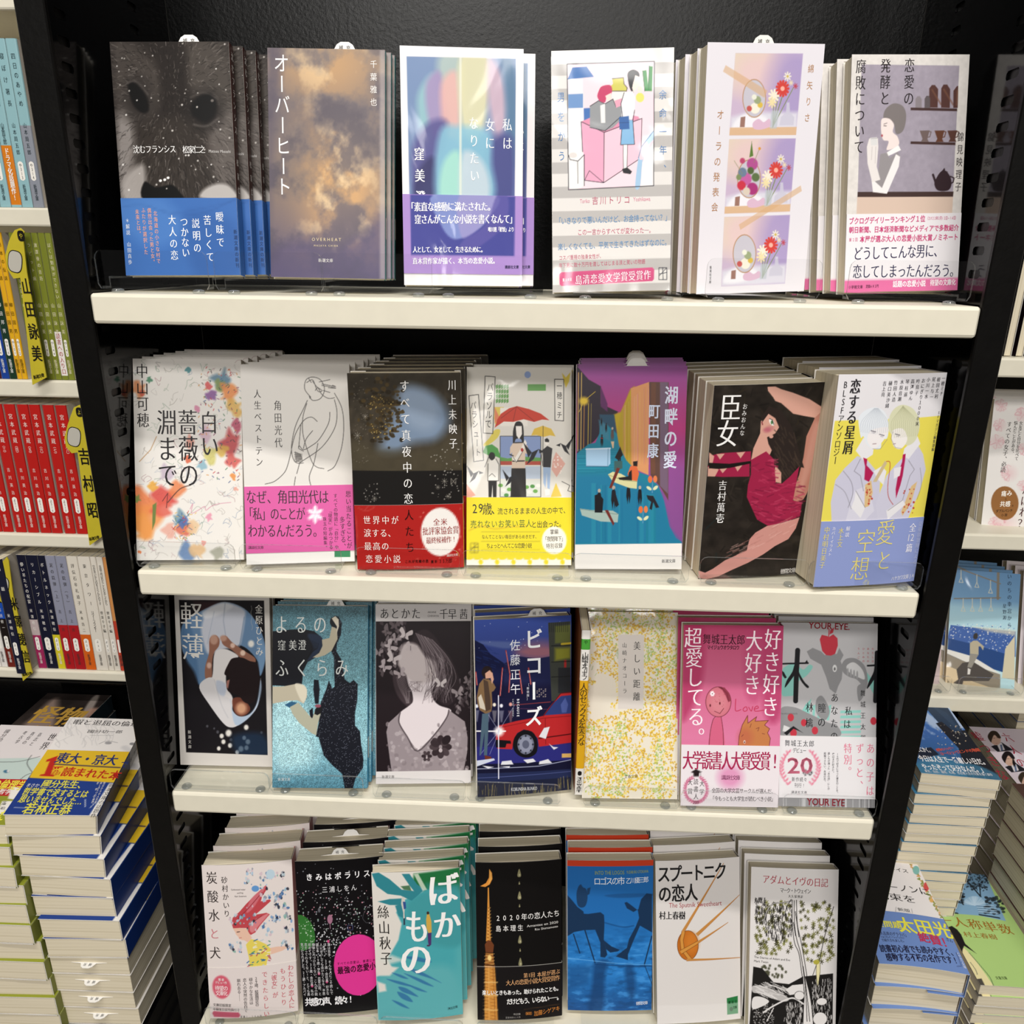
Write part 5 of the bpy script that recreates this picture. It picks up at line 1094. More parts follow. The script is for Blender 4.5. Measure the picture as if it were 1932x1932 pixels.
    for i, ch in enumerate('BECAUSE'): a.t(ch, 1320, 915+i*23, 1320, 915+i*23, 26, 'e6e8ee', 'b', 1, -1.5708)
    for i, ch in enumerate('SATO SHOGO.'): a.t(ch, 1276, 912+i*15.5, 1276, 912+i*15.5, 16, 'd6d8e2', 's', 1, -1.5708)
    a.n('KOBUNSHA BUNKO', 1260, 1690, 1484, 1680, 30, 'd8dae0')
    return a, None, Spine('1f2a6a')
def b18():
    a = A('b18', 'ddd6c6', 200); rs = np.random.RandomState(5)
    d = a.fbm(5, 8, 3, 4)
    for i in range(5200):
        x, y = rs.uniform(150, 950), rs.uniform(112, 1730)
        u = a.g([[x, y]])[0]; q = d[int(np.clip(u[1], 0, a.Hn-1)), int(np.clip(u[0], 0, a.W-1))]
        edge = min((x-140)/90, (960-x)/120, 1) if y < 380 or y > 1600 else 1
        if rs.rand() > edge or q < .36: continue
        c = ['d9b02c', 'e0bf3a', 'c99a28', 'e6d27a', 'b98f30'][rs.randint(5)] if not (q > .58 and rs.rand() < .6) else ['a9b84a', '8fae62', 'b9c060'][rs.randint(3)]
        t = rs.uniform(0, 3.14); L = rs.uniform(4, 12)
        a.l([(x, y), (x+L*math.cos(t), y+L*math.sin(t))], rs.uniform(6, 13), c, 2, .85)
    for i in range(70):
        cx, cy = [(400, 430), (720, 420), (200, 620), (470, 1120), (880, 1050), (240, 1550), (650, 1450)][rs.randint(7)]; x, y = cx+rs.normal(0, 45), cy+rs.normal(0, 60)
        a.l([(x, y), (x+rs.uniform(-16, 16), y+rs.uniform(20, 50))], 5, ['8fb07a', 'a5bb80', '7a9a60'][rs.randint(3)], 1, .8)
    a.p("443,308 669,312 662,955 442,953", 'cfc8c1')
    a.t('美しい距離', 607, 405, 603, 845, 76, '2c2a28', 'm', .8).t('山崎ナオコーラ', 498, 400, 500, 797, 46, '3a3836', 'm', .85).t('文春文庫', 510, 1540, 600, 1538, 32, '3a3424', 'm', .82)
    return a, None, Spine('ddd6c6')
def b19():
    a = A('b19', 'bf5a7a', 200)
    a.gy((0, 'a83a60'), (.12, 'bb5577'), (.4, 'cf6c90'), (.62, 'd87aa0'), (.8, 'd2698f'))
    a.p("130,170 290,170 290,600 180,900 110,900", 'a42c56', 60, .7, 1).p("780,190 960,190 940,900 800,900", 'aa3660', 60, .7, 1).p("640,250 780,250 770,760 640,740", 'b0406a', 50, .5, 1)
    K = '5a2028'
    a.p("345,1180 350,1060 375,960 410,935 440,940 460,1050 462,1190", 'cf6282', 3, 1, 1).l("340,1175 350,1060 372,960 395,930", 4, K, 0, 1, 1).l("440,930 456,1040 460,1180", 4, K, 0, 1, 1)
    a.e(418, 808, 106, 126, 'cb7080').e(418, 820, 70, 80, 'd58a92', 60, .6).l([(418+105*math.cos(t), 808+125*math.sin(t)) for t in np.linspace(0, 6.283, 30)], 4, K)
    a.p("410,682 470,690 510,740 520,800 500,810 480,760 450,710", '8a3848', 6).l("440,686 490,740 500,800", 3, K).l("420,684 450,700", 3, K).e(350, 838, 6, 12, K).e(430, 820, 6, 12, K).l("385,885 430,905 462,862", 4, K).dots(14, (380, 740, 480, 850), 3, ['a84858'], 2).e(368, 740, 14, 16, 'efe0e4')
    for k in range(6): a.e(368+13*math.cos(k), 740+15*math.sin(k), 7, 8, 'efe6ea').e(368, 740, 3, 3, K)
    a.p("582,1180 590,1090 615,1000 660,920 662,985 735,930 722,968 832,962 800,1000 842,1030 825,1065 848,1110 838,1180", 'c07a4a', 2).e(640, 1100, 60, 70, 'b85a4a', 60, .5).l("582,1180 590,1090 615,1000 660,920 662,985 735,930 722,968 832,962 800,1000 842,1030 825,1065 848,1110 838,1180", 4, K).e(634, 1140, 9, 14, 'f0dcd0').e(634, 1142, 5, 8, K).l("610,1095 625,1080", 3, K).l("690,990 680,1020", 3, K).l("730,1030 755,1020 745,1050", 3, K).l("780,1070 800,1075", 3, K)
    W = 'f4e6ec'
    a.t('好き好き', 870, 288, 847, 846, 172, W, 'm', .76).t('大好き', 714, 302, 698, 668, 172, W, 'm', .76).t('超愛してる。', 209, 275, 240, 1090, 168, W, 'm', .8)
    a.t('舞城王太郎', 323, 287, 604, 294, 86, '2a1018', 'm', .74).t('マイジョウオウタロウ', 338, 356, 578, 358, 38, '2a1018', 'b', .68)
    a.l("562,785 560,880 605,872", 5, 'b01c3c', 0, 1, 1).l("640,850 622,868 632,886 655,878 652,852 640,850", 5, 'b01c3c', 0, 1, 1).l("668,852 690,884 702,846", 5, 'b01c3c', 0, 1, 1).l("718,868 748,858 738,842 716,862 726,886 795,876", 5, 'b01c3c', 0, 1, 1)
    v = VV(a, 520, 1167); b = BAND('b19', v, 'e4dce0', 1., 100); R = 'a52a52'
    b.e(515, 1430, 100, 95, 'd98ab4', 80, .85)
    b.t('大学読書人大賞受賞!', 165, 1288, 885, 1296, 158, R, 'mb', .52).t('講談社文庫', 458, 1431, 580, 1433, 42, '6a2048', 'm', .78)
    for i in range(34):
        t = -1.2+i*(2*math.pi-.0)/34
        if abs((t+1.5708+math.pi) % (2*math.pi)-math.pi) < .35: continue
        b.e(232+98*math.cos(t), 1532+112*math.sin(t), 12, 5, 'c25a80', 0, 1, t+.8).e(232+86*math.cos(t+.08), 1532+98*math.sin(t+.08), 11, 5, 'c25a80', 0, 1, t+2.2)
    b.p("188,1388 232,1362 278,1386 258,1394 256,1424 212,1424 210,1396", '231a1c').l("272,1388 270,1420", 3, '231a1c')
    b.t('大学', 281, 1482, 280, 1550, 50, '2c2226', 'm', .76).t('読書人', 231, 1466, 231, 1588, 50, '2c2226', 'm', .76).t('大賞', 183, 1472, 182, 1545, 50, '2c2226', 'm', .76).n('2009', 207, 1638, 256, 1638, 28, '5a2a3c', 'm')
    b.t('全国の大学文芸サークルが選んだ、', 378, 1538, 872, 1546, 42, '2a1c20', 's', .76).t('「今もっとも大学生が読むべき小説」', 368, 1604, 872, 1610, 42, '2a1c20', 's', .74)
    return a, b, Spine('b04a6c', [(0, .6, 'b04a6c'), (.6, 1, 'e4dce0')])
def b20():
    a = A('b20', 'b9b8ba', 200); K = '19191c'; G = '8a8a8c'; T = '86c2b8'
    a.p("940,560 1000,500 1060,490 1120,540 1170,500 1200,520 1150,590 1080,640 1060,740 1000,760 940,740", T, 2, 1, 1)
    a.p("1640,560 1700,620 1738,560 1738,760 1680,700", T, 2, 1, 1).p("1100,900 1140,830 1190,780 1170,860 1180,960 1130,960", T)
    for i in range(4): a.p([(1200+i*44, 840), (1222+i*44, 830), (1214+i*40, 960), (1196+i*40, 960)], T)
    for i in range(6): a.p([(1430, 880+i*42), (1600, 876+i*42), (1596, 898+i*42), (1426, 902+i*42)], T)
    a.p("1150,390 1200,360 1270,390 1300,420 1400,410 1420,360 1455,420 1430,470 1450,520 1440,620 1410,680 1390,740 1340,700 1310,600 1270,500 1180,450", G, 2, 1, 0).e(1382, 530, 18, 30, 'd6d6d6').e(1382, 535, 8, 14, '6a6a6c')
    a.p("1440,500 1480,450 1560,450 1630,510 1655,620 1640,700 1600,660 1560,620 1500,600 1450,560", G, 2, 1, 1).p("1480,510 1540,480 1610,540 1630,620 1570,600 1500,560", 'cbcbcc', 4, 1, 1)
    for i in range(4): a.e(1490+i*26, 560+i*8, 8, 34, '9a9a9c', 2)
    a.p("930,870 1040,850 1160,900 1330,980 1400,1000 1400,1100 925,1080", G, 2, 1, 1).p("1230,790 1280,760 1340,880 1300,960 1230,900", G, 2, 1, 1).p("960,1000 1010,1020 1000,1060 950,1050", 'd0d0d0', 2).p("1570,680 1640,660 1620,760 1580,800", G, 2, 1, 1)
    R = 'ba3644'
    for x, y, r in ((1018, 936, 26), (1126, 980, 24), (1218, 1045, 26), (1703, 966, 26), (1040, 1065, 28)): a.e(x, y, r, r*1.25, R)
    a.p("1258,290 1275,252 1320,262 1335,270 1370,248 1405,280 1408,340 1385,410 1350,425 1310,420 1278,385", R, 0, 1, 0).l("1332,265 1336,205", 8, R).p("1338,250 1345,215 1378,190 1368,235", R)
    a.l("1075,380 1064,590 1058,800", 40, K, 2).p("1055,795 1075,795 1070,810 1058,806", K).l("950,492 1160,486", 14, K, 1).p("1130,490 1152,460 1165,492", K).p("1050,500 1060,560 1010,640 968,690 985,630 1030,560", K, 1, 1, 1).p("1072,500 1090,570 1130,640 1168,680 1150,690 1100,630 1075,560", K, 1, 1, 1).p("940,545 960,560 985,605 970,615 950,590", K, 1)
    a.l("1732,400 1726,590 1718,800", 36, K, 2).l("1655,508 1738,504", 14, K, 1).p("1715,520 1720,590 1690,650 1648,700 1665,640 1700,570", K, 1, 1, 1).p("960,1065 1040,1008 1120,1065 1090,1050 1040,1030 985,1085", K, 1)
    a.n('YOUR EYE.', 1165, 172, 1505, 186, 52, R, 'b').n('THE APPLE IN YOUR EYE', 935, 905, 1072, 905, 13, '6a6a6c')
    for s, x in (('りんご', 1580), ('ひとみの', 1620), ('あなたの', 1658), ('わたしは', 1697)): a.t(s, x, 368, x-1, 470 if len(s) > 3 else 440, 20, R, 's', .9)
    for s, x0, y0, x1, y1, z in (('私は', 1497, 882, 1485, 990, 76), ('あなたの', 1381, 772, 1376, 1090, 76), ('瞳の', 1276, 858, 1273, 975, 80), ('林檎', 1173, 852, 1170, 980, 78)): a.t(s, x0, y0, x1, y1, z, K, 'm', .78)
    a.t('舞城王太郎', 1615, 735, 1616, 1105, 52, K, 'm', .8)
    v = VV(a, 1325, 1092); b = BAND('b20', v, 'dddadc', VV(a, 1320, 1605), 90); Pk = 'd97890'
    b.t('舞城王太郎', 988, 1146, 1188, 1152, 54, '4a4a4e', 'm', .78).t('デビュー', 1046, 1206, 1130, 1210, 42, '4a4a4e', 's', .7).n('20', 990, 1332, 1196, 1332, 130, Pk, 'b')
    for k, ch in enumerate('周年'): b.p([(1137+k*38, 1362), (1160+k*38, 1392), (1137+k*38, 1420), (1114+k*38, 1392)], '3c3a3e'); b.t(ch, 1137+k*38, 1392, 1137+k*38, 1392, 34, 'e8e6e8', 's', .74)
    for s in (-1, 1):
        for i in range(11):
            t = .2+i*.2; x, y = 1092+s*(155-((i-5)/5.)**2*60), 1215+i*26
            b.e(x-s*10, y, 16, 7, Pk, 0, 1, s*.9).e(x+s*10, y+8, 16, 7, Pk, 0, 1, s*2.2)
    b.t('新作続々', 1038, 1446, 1136, 1449, 38, '4a4a4e', 's', .72).t('刊行!', 1060, 1496, 1122, 1498, 38, '4a4a4e', 's', .72).t('講談社文庫', 1032, 1552, 1138, 1554, 24, '55555a', 'm', .9)
    for s, x0, y0, x1, y1 in (('10代で好きになった彼女のことを、', 1403, 1238, 1400, 1560), ('僕はまだ好きだ。', 1368, 1238, 1366, 1392), ('誰しもが通った「あの頃」にしか', 1331, 1232, 1329, 1525), ('経験できない、永遠の恋。', 1299, 1232, 1297, 1466)): b.t(s, x0, y0, x1, y1, 21, '3a383c', 'm', .9)
    for s, x0, y0, x1, y1 in (('あの子は', 1676, 1190, 1671, 1540), ('ずっと、', 1588, 1190, 1585, 1490), ('特別。', 1488, 1190, 1488, 1375)): b.t(s, x0, y0, x1, y1, 84, Pk, 'm', .78)
    a.p("915,1600 1720,1612 1716,1690 912,1672", '8f8e90')
    rs = np.random.RandomState(4)
    for i in range(26): x = rs.uniform(925, 1700); a.r(x, 1606, x+rs.uniform(5, 16), 1688, ['c9c8ca', '6f6e70', 'b5b4b6'][rs.randint(3)], 3, .8)
    a.n('YOUR EYE', 1150, 1632, 1464, 1642, 58, 'a83a48', 'b')
    return a, b, Spine('b9b8ba', [(0, .6, 'b9b8ba'), (.6, .94, 'dddadc')])
def b21():
    a = A('b21', 'd9cfcb', 200); rs = np.random.RandomState(9)
    def bits(n, box, s=1.):
        for i in range(n):
            x, y = rs.uniform(box[0], box[2]), rs.uniform(box[1], box[3]); r = rs.uniform(6, 24)*s
            a.p([(x+r*rs.uniform(.4, 1.1)*math.cos(t), y+r*1.4*rs.uniform(.4, 1.1)*math.sin(t)) for t in np.linspace(0, 6.28, 6, endpoint=False)], ['6f93bd', '9fb9cf', '3d6496', 'b5c4cc', '7fa59a', '8a8f9a', '2a2c3a', 'c9b4bd'][rs.randint(8)], 2, .9, 1)
    for c, r in (((595, 535), 30), ((575, 630), 34), ((705, 580), 30), ((780, 570), 44), ((860, 570), 50), ((895, 720), 34), ((850, 780), 26), ((800, 770), 40), ((830, 850), 22), ((910, 860), 26), ((790, 960), 36), ((840, 970), 22), ((935, 960), 40), ((930, 1050), 46), ((705, 1020), 30), ((765, 1080), 30), ((900, 1190), 34), ((945, 1230), 26)): bits(9, (c[0]-r, c[1]-r, c[0]+r, c[1]+r), .75)
    a.e(775, 560, 40, 44, 'b4c8d4', 4).e(640, 685, 34, 28, '5f8fc4', 4)
    R = 'b5434a'
    a.p("425,1000 435,950 500,890 560,820 640,740 735,655 745,690 700,760 690,800 770,785 780,800 700,870 640,920 740,905 770,920 690,1010 640,1080 600,1102 565,1080 560,1040 500,1040 440,1050", R, 3, 1, 0)
    a.p("600,780 700,690 735,665 690,750 620,860 560,900", 'c9727c', 10, .8, 1).p("600,1000 690,940 760,915 680,1010 620,1080 590,1060", 'd48a8e', 10, .8, 1).l("480,960 580,860 700,720", 6, '8a2a34', 2).l("600,1000 700,930", 5, '8a2a34', 2)
    bits(26, (430, 920, 640, 1010), .7); bits(12, (560, 840, 660, 1080), .7); bits(14, (680, 640, 760, 800), .7)
    S = 'dcb5a0'
    a.p("435,1045 500,1040 560,1045 590,1095 610,1130 570,1170 540,1150 520,1150 495,1140 485,1120 465,1100 455,1075", S, 2, 1, 0).l("475,1078 498,1074", 7, '3a2a2c').l("495,1130 515,1128", 4, 'b04a50')
    a.p("760,1225 830,1215 905,1215 918,1235 880,1255 780,1282", S, 2).p("555,1190 600,1140 660,1150 740,1190 775,1230 772,1290 745,1340 738,1395 590,1405 582,1310", 'd9c65a', 2, 1, 0)
    for i in range(36):
        x, y = rs.uniform(565, 765), rs.uniform(1150, 1395); a.l([(x, y), (x+rs.uniform(10, 40), y+rs.uniform(-18, 8))], 9, ['2f5f9a', 'b5bfc4', '3f8a6a', 'e0dccf', 'a84a5a'][rs.randint(5)], 2, .9)
    a.p("745,1290 770,1285 785,1330 765,1320", 'b06a6a')
    bits(22, (405, 1165, 520, 1260), .8); bits(6, (395, 940, 430, 1000), .6)
    a.t('炭酸水', 241, 596, 262, 935, 112, '37302f', 'm', .8).t('と', 266, 1102, 266, 1102, 100, 'c47a80', 'm', .8).t('犬', 272, 1275, 272, 1275, 112, '37302f', 'm', .8).t('砂村かいり', 359, 610, 381, 912, 62, '37302f', 'm', .8)
    for i, s in enumerate(('Carbonated water', 'and Dog', 'Kairi Sunamura')): a.n(s, (420, 475, 455)[i], 694+i*30, (552, 530, 560)[i], 690+i*30, 14, '55504f')
    v = VV(a, 590, 1388); b = BAND('b21', v, 'd7ccc9', 1., 90); R = 'c25a66'; K = '3a3434'
    for s, x0, y0, x1, y1 in (('わたしの恋人に', 955, 1408, 966, 1750), ('もうひとり', 885, 1432, 896, 1715), ('「彼女」が', 806, 1435, 820, 1645), ('できたらしい', 724, 1455, 742, 1810)): b.t(s, x0, y0, x1, y1, 54, R, 'm', .84)
    for s, x0, y0, x1, y1 in (('29歳、結婚間近の', 648, 1490, 658, 1728), ('穏やかな生活は', 600, 1500, 606, 1710), ('恋人の突然の告白で', 545, 1505, 556, 1780), ('崩れ去る──', 490, 1510, 498, 1680)): b.t(s, x0, y0, x1, y1, 34, K, 'm', .86)
    b.e(333, 1580, 86, 106, 'c85a6c', 14).t('著者', 315, 1512, 345, 1511, 26, 'f2e6e6', 's', .9).t('デビュー作', 285, 1540, 372, 1537, 26, 'f2e6e6', 's', .76).t('待望の', 293, 1590, 372, 1587, 46, 'f6ecec', 's', .8).t('文庫化', 297, 1636, 370, 1632, 46, 'f6ecec', 's', .76)
    b.t('文庫初版限定', 268, 1745, 408, 1741, 28, K, 's', .86).t('本編後日談特典付き', 265, 1782, 488, 1776, 28, K, 's', .86)
    b.p("245,1826 258,1804 490,1800 506,1822 494,1846 262,1856", 'b85068', 3).t('定価1,298円', 515, 1838, 690, 1830, 22, K, 's', .7)
    return a, b, Spine('a85a60', [(0, .62, 'b06a6e'), (.62, 1, 'd7ccc9')])
def b22():
    a = A('b22', '0c0a0d', 200)
    a.dots(260, (1000, 700, 1780, 1200), 5, ['d8d8dc', 'a9b0ba', 'e8e8ea', '8fae9a', 'c98a9a'], 3).dots(70, (1000, 420, 1780, 1760), 5, ['c9c9cd', '9aa0aa'], 4).dots(120, (1100, 1040, 1500, 1300), 5, ['e0e0e4'], 6)
    a.p("985,1200 990,980 1030,940 1090,955 1150,1020 1178,1130 1160,1200 1080,1260 1000,1240", '2f6a2c', 4, 1, 1)
    rs = np.random.RandomState(2)
    for i in range(26): a.l([(1000+i*6, 980+i*4), (1010+i*6, 1180)], 3, ['4f8f45', '1f4a1f'][i % 2], 1, .7)
    a.l("1640,1000 1610,960 1625,900 1660,860 1700,850 1740,880 1760,940 1740,990 1690,1000 1640,1000", 3, '6a6a70', 0, .8, 1).e(1215, 885, 12, 22, '5a5a60', 3).e(1313, 965, 24, 42, '9a6a80', 3).l("1313,1000 1316,1050", 4, 'a97a90').frame(1475, 1018, 1518, 1062, 3, '5a5a90').dots(40, (1020, 980, 1170, 1180), 4, ['c9d8c4'], 8)
    a.e(1570, 1378, 222, 276, 'd4348c')
    W = 'eceaec'
    a.t('きみはポラリス', 1125, 590, 1645, 552, 64, W, 'b', .84).t('三浦しをん', 1266, 697, 1530, 676, 56, 'dcdadc', 's', .82)
    a.t('すべての恋愛は、普通じゃない', 1390, 1364, 1765, 1332, 26, '2a0818', 's', .84).t('最強の恋愛小説', 1408, 1424, 1755, 1386, 68, '1c0510', 'b', .72)
    for i, s in enumerate(('恋は苦手、そんな人にこそ読んで', 'ほしい!　27歳・会社員　好きな', '人にどうしても会いたくなる、不思', '議な本　19歳・学生　恋愛小説、と', '簡単に片づけたくない。こんな小説', '初めてです。33歳・会社員　私の', '恋だってわるくない!と、とても勇', '気づけられました。21歳・アルバイ')):
        x = 1302-i*35; a.t(s, x, 1192+i*2, x+26, 1630+i*4, 29, 'd2d0d3', 's', .84)
    for x, y in ((1298, 1165), (1213, 1460), (1285, 1530), (1150, 1575)): a.e(x, y, 11, 14, 'c8487c')
    a.t('共感の声、続々!', 1118, 1722, 1500, 1684, 78, W, 'b', .78)
    return a, None, Spine('5a1f2a')
def b23():
    a = A('b23', 'd9d4cc', 200)
    T, T2 = '3f9298', '2f7f8a'
    a.p("440,545 860,500 870,760 700,780 560,720 430,640", '1f6a3a', 20, 1, 0).p("560,640 860,650 880,1100 560,1100", '2f8480', 60, .9)
    a.p("360,780 460,740 560,690 700,700 870,760 890,1850 120,1890 100,1500 240,1400 200,1330 300,1150 330,1000 280,900", '46a0a8', 14, 1, 0)
    a.p("560,700 880,720 885,1200 500,1150 400,1000 380,820", T, 60, .9, 1).p("120,1500 700,1380 890,1600 890,1840 120,1890", '63acb0', 90, .7, 1).p("820,1250 885,1200 888,1760 800,1800", '58a8ac', 50, .6)
    a.p("55,560 120,545 220,600 330,690 430,700 500,720 420,790 320,745 200,735 100,670", T2, 6, 1, 0).p("330,548 400,545 470,640 540,690 470,740 400,650", T2, 6).p("110,810 220,780 330,770 340,830 220,835", T2, 6).p("270,840 340,810 370,960 300,930", T2, 10)
    a.p("440,548 480,544 560,690 520,700", 'd5d8c8', 8, .8).p("320,660 400,650 420,700 350,690", '2a5a34', 8, .8)
    a.p("100,1380 300,1400 220,1480 110,1490", 'd9d4cc', 20).p("105,1540 180,1560 190,1620 120,1640", 'd9d4cc', 20).p("90,1340 240,1290 360,1330 200,1380", 'd4d4cc', 30, .8)
    B_ = '2f6a9a'
    for s in ("350,1300 480,1300 600,1345 540,1350 420,1325", "390,1400 520,1440 690,1540 600,1500 460,1450", "240,1450 320,1465 390,1500 320,1490", "350,1450 500,1500 620,1570 520,1540", "190,1510 330,1530 430,1570 300,1550", "300,1575 380,1590 480,1660 400,1640 330,1615", "290,1620 380,1650 430,1710 330,1680", "380,1550 480,1580 560,1620 470,1600", "240,1700 320,1720 400,1770 320,1750"): a.p(s, B_, 10, .85, 1)
    a.p("330,760 350,755 362,800 355,900 360,1000 346,1010 344,900 325,820", 'c9c4bc', 3).p("340,800 366,800 370,860 350,870", '2f4f8a', 3).p("345,950 360,950 362,1010 346,1012", '2a3a4a', 3)
    a.p("560,905 580,910 600,980 602,1080 575,1090 555,1040 552,960", 'c9a24a', 3).e(568, 902, 12, 14, '3a2a24').p("565,1085 600,1080 598,1190 578,1205 570,1170", '4a3068', 3).p("560,1190 592,1195 580,1206 558,1204", '4a2a4a')
    W = 'eeecea'
    a.t('ば', 708, 690, 708, 690, 290, W, 'mb', .82).t('か', 742, 1010, 742, 1010, 260, W, 'mb', .82).t('も', 468, 1020, 468, 1020, 310, W, 'mb', .6).t('の', 458, 1315, 458, 1315, 310, W, 'mb', .82)
    a.t('絲山秋子', 160, 900, 187, 1322, 122, '24221f', 'm', .74).t('河出文庫', 758, 1778, 826, 1765, 26, '1d3a3c', 'm', .85)
    return a, None, Spine('dad6d0', [(0, .25, 'dad6d0'), (.25, .78, 'd0a43c'), (.78, 1, '58a0a4')])
def tower(b, top=1):
    G = 'c8873a'
    b.p("1112,680 1122,680 1128,860 1140,1170 1095,1170 1108,860", G if top else G, 2)
    b.p("1085,1200 1110,1160 1140,1160 1168,1200 1160,1270 1092,1270", '6a3a20', 2).p("1092,1275 1160,1275 1172,1390 1085,1390", '9a6430', 3).p("1085,1392 1175,1390 1182,1500 1195,1700 1204,1900 1082,1900 1085,1600", 'c8873a', 2)
    for i in range(34):
        y = 860+i*30; w = 8+i*1.5 if y < 1170 else 40+(y-1170)*.025
        if y > 1270 or y < 1160:
            b.l([(1125-w, y), (1128+w, y+26)], 4, '5a2f14', 1, .8).l([(1128+w, y), (1125-w, y+26)], 4, 'e8b868', 1, .8)
    b.l("1080,1388 1178,1384", 10, '3a1f10', 1).e(1128, 1320, 18, 26, 'f0cc80', 12).l("1120,1400 1125,1890", 8, 'e8b060', 4, .7).l("1160,1400 1180,1890", 8, '8a5424', 4, .7)
    for y in (1540, 1660, 1790): b.l([(1082, y), (1198, y-4)], 10, 'eac078', 3, .8)
def b24():
    a = A('b24', '0d0b0b', 200); tower(a)
    a.p("1126,510 1150,545 1154,600 1130,650 1090,676 1042,672 1095,640 1122,590", 'd38a3a', 3, 1, 0).p("1126,515 1146,550 1150,600 1120,650 1128,580", 'e8ac5a', 6, .8)
    for x, y, s in ((1397, 548, 1), (1398, 634, .4), (1400, 752, 1), (1400, 840, .4), (1403, 1152, 1), (1405, 1243, .4), (1407, 1355, 1)): a.p(P("0,-46 16,4 14,24 0,30 -14,24 -16,4")*s+[x, y], '8f8a66', 4, .9, 1).e(x+3*s, y+10*s, 6*s, 10*s, 'c9c4a0', 4, .7)
    a.t('2020年の恋人たち', 1205, 953, 1738, 916, 62, 'e9e6e3', 's', .84).t('島本理生', 1208, 1048, 1408, 1036, 58, 'e9e6e3', 's', .82).n('Amantes en 2020', 1466, 1022, 1752, 996, 22, 'cfccc8').n('Rio Shimamoto', 1540, 1054, 1750, 1034, 20, 'cfccc8')
    v = VV(a, 1390, 1385); b = BAND('b24', v, '141112', 1., 90); tower(b, 0); b.l("1010,1410 1790,1362", 4, '6a6664', 1, .8)
    Gd = 'd3a070'
    b.t('第1回', 1455, 1466, 1520, 1462, 46, Gd, 'm', .8).t('本屋が選ぶ', 1580, 1460, 1748, 1444, 48, Gd, 'm', .8).t('大人の恋愛小説大賞受賞作', 1297, 1534, 1746, 1500, 52, Gd, 'm', .8)
    b.t('楽しいときもあった。助けられたことも。', 1080, 1634, 1758, 1596, 46, 'f0eeec', 'b', .76).t('だけどもう、いらない──。', 1305, 1704, 1762, 1676, 56, 'f0eeec', 'b', .74).t('（解説）', 1450, 1812, 1515, 1810, 30, 'c8803a', 's', .7).t('加藤シゲアキ', 1550, 1812, 1748, 1780, 50, 'c8803a', 's', .74)
    b.l("1440,1775 1765,1740", 3, 'a06a34', 1, .8).t('中公文庫', 1352, 1818, 1400, 1816, 20, 'b5b1ac', 'm', .7).t('定価本体820円', 1280, 1850, 1400, 1844, 18, 'b5b1ac', 's', .6)
    return a, b, Spine('d9d5d0', [(0, .66, 'dcd8d4'), (.66, 1, '141112')])
def b25():
    a = A('b25', '1f5f9e', 200)
    a.gy((0, '1e5c9c'), (.4, '2168ad'), (.6, '2471b8'), (.75, '2a7ac4'), (.9, '1c5a9a'), (1, '174c88'))
    n = a.fbm(8, 40, 4, 3); V = np.linspace(0, 1, a.Hn)[:, None]; a.mix((slice(None), slice(None)), np.clip((n-.55)*5, 0, 1)*np.clip((V-.38)*4, 0, 1)*.6, '4a9ae0'); a.mix((slice(None), slice(None)), np.clip((.45-n)*5, 0, 1)*np.clip((V-.38)*4, 0, 1)*.5, '123a68')
    D = '16304f'
    a.p("440,750 620,735 860,742 865,760 640,775 500,770", '1c4f86', 10, .8, 1)
    a.p("100,755 150,810 190,860 245,900 250,930 300,920 400,905 432,930 436,1010 430,1150 462,1290 440,1318 400,1312 398,1180 352,1065 250,1070 160,1090 100,1130", D, 5, 1, 0).p("182,740 200,675 222,655 240,680 272,700 282,780 262,850 220,865 190,835", '1b3a5e', 6, 1, 1).p("280,690 310,680 300,740 275,755", '1b3a5e', 6).p("430,1160 500,1215 575,1248 555,1262 490,1272 450,1240", D, 5)
    a.p("870,745 820,738 770,790 745,880 700,905 640,870 618,820 640,812 690,850 740,890 752,960 720,1040 660,1150 640,1230 560,1290 540,1308 600,1325 650,1342 650,1290 690,1190 760,1030 870,1095", D, 5, 1, 0)
    a.l("150,920 118,1040 100,1120", 12, D, 2).l("215,930 350,1365", 11, D, 2).l("155,1110 212,1280", 10, D, 2).l("240,925 290,928", 10, D, 2).l("868,1130 800,1385", 10, D, 2).l("800,1385 868,1560", 8, D, 3, .7)
    a.p("345,1370 460,1350 440,1500 420,1800 290,1800 320,1600", '143c6c', 40, .8, 1).p("620,1400 690,1400 720,1560 690,1700 640,1600", '143c6c', 40, .7, 1).p("100,1400 340,1380 290,1560 100,1620", '17487e', 60, .6)
    a.l("103,1330 300,1345 560,1370 866,1390", 8, '6fb0ea', 5, .6, 1).l("350,1378 620,1395 860,1400", 10, '123a68', 5, .7, 1).l("440,1000 600,1040 700,1030", 12, '123e70', 8, .6, 1)
    a.p("95,430 890,428 882,486 96,490", 'b33820', 2)
    Y = '8f9a3a'
    a.n('INTO THE LOGOS', 350, 546, 616, 542, 34, Y, 's').n('YUZABURO OTOKAWA', 636, 541, 836, 535, 26, Y, 's').t('ロゴスの市', 370, 622, 590, 618, 72, 'dfe4ea', 's', .8).t('乙川優三郎', 655, 618, 815, 610, 54, 'dfe4ea', 's', .78).t('徳間文庫', 738, 1735, 816, 1731, 34, 'dfe4ea', 'm', .82)
    return a, None, Spine('cfcac4')
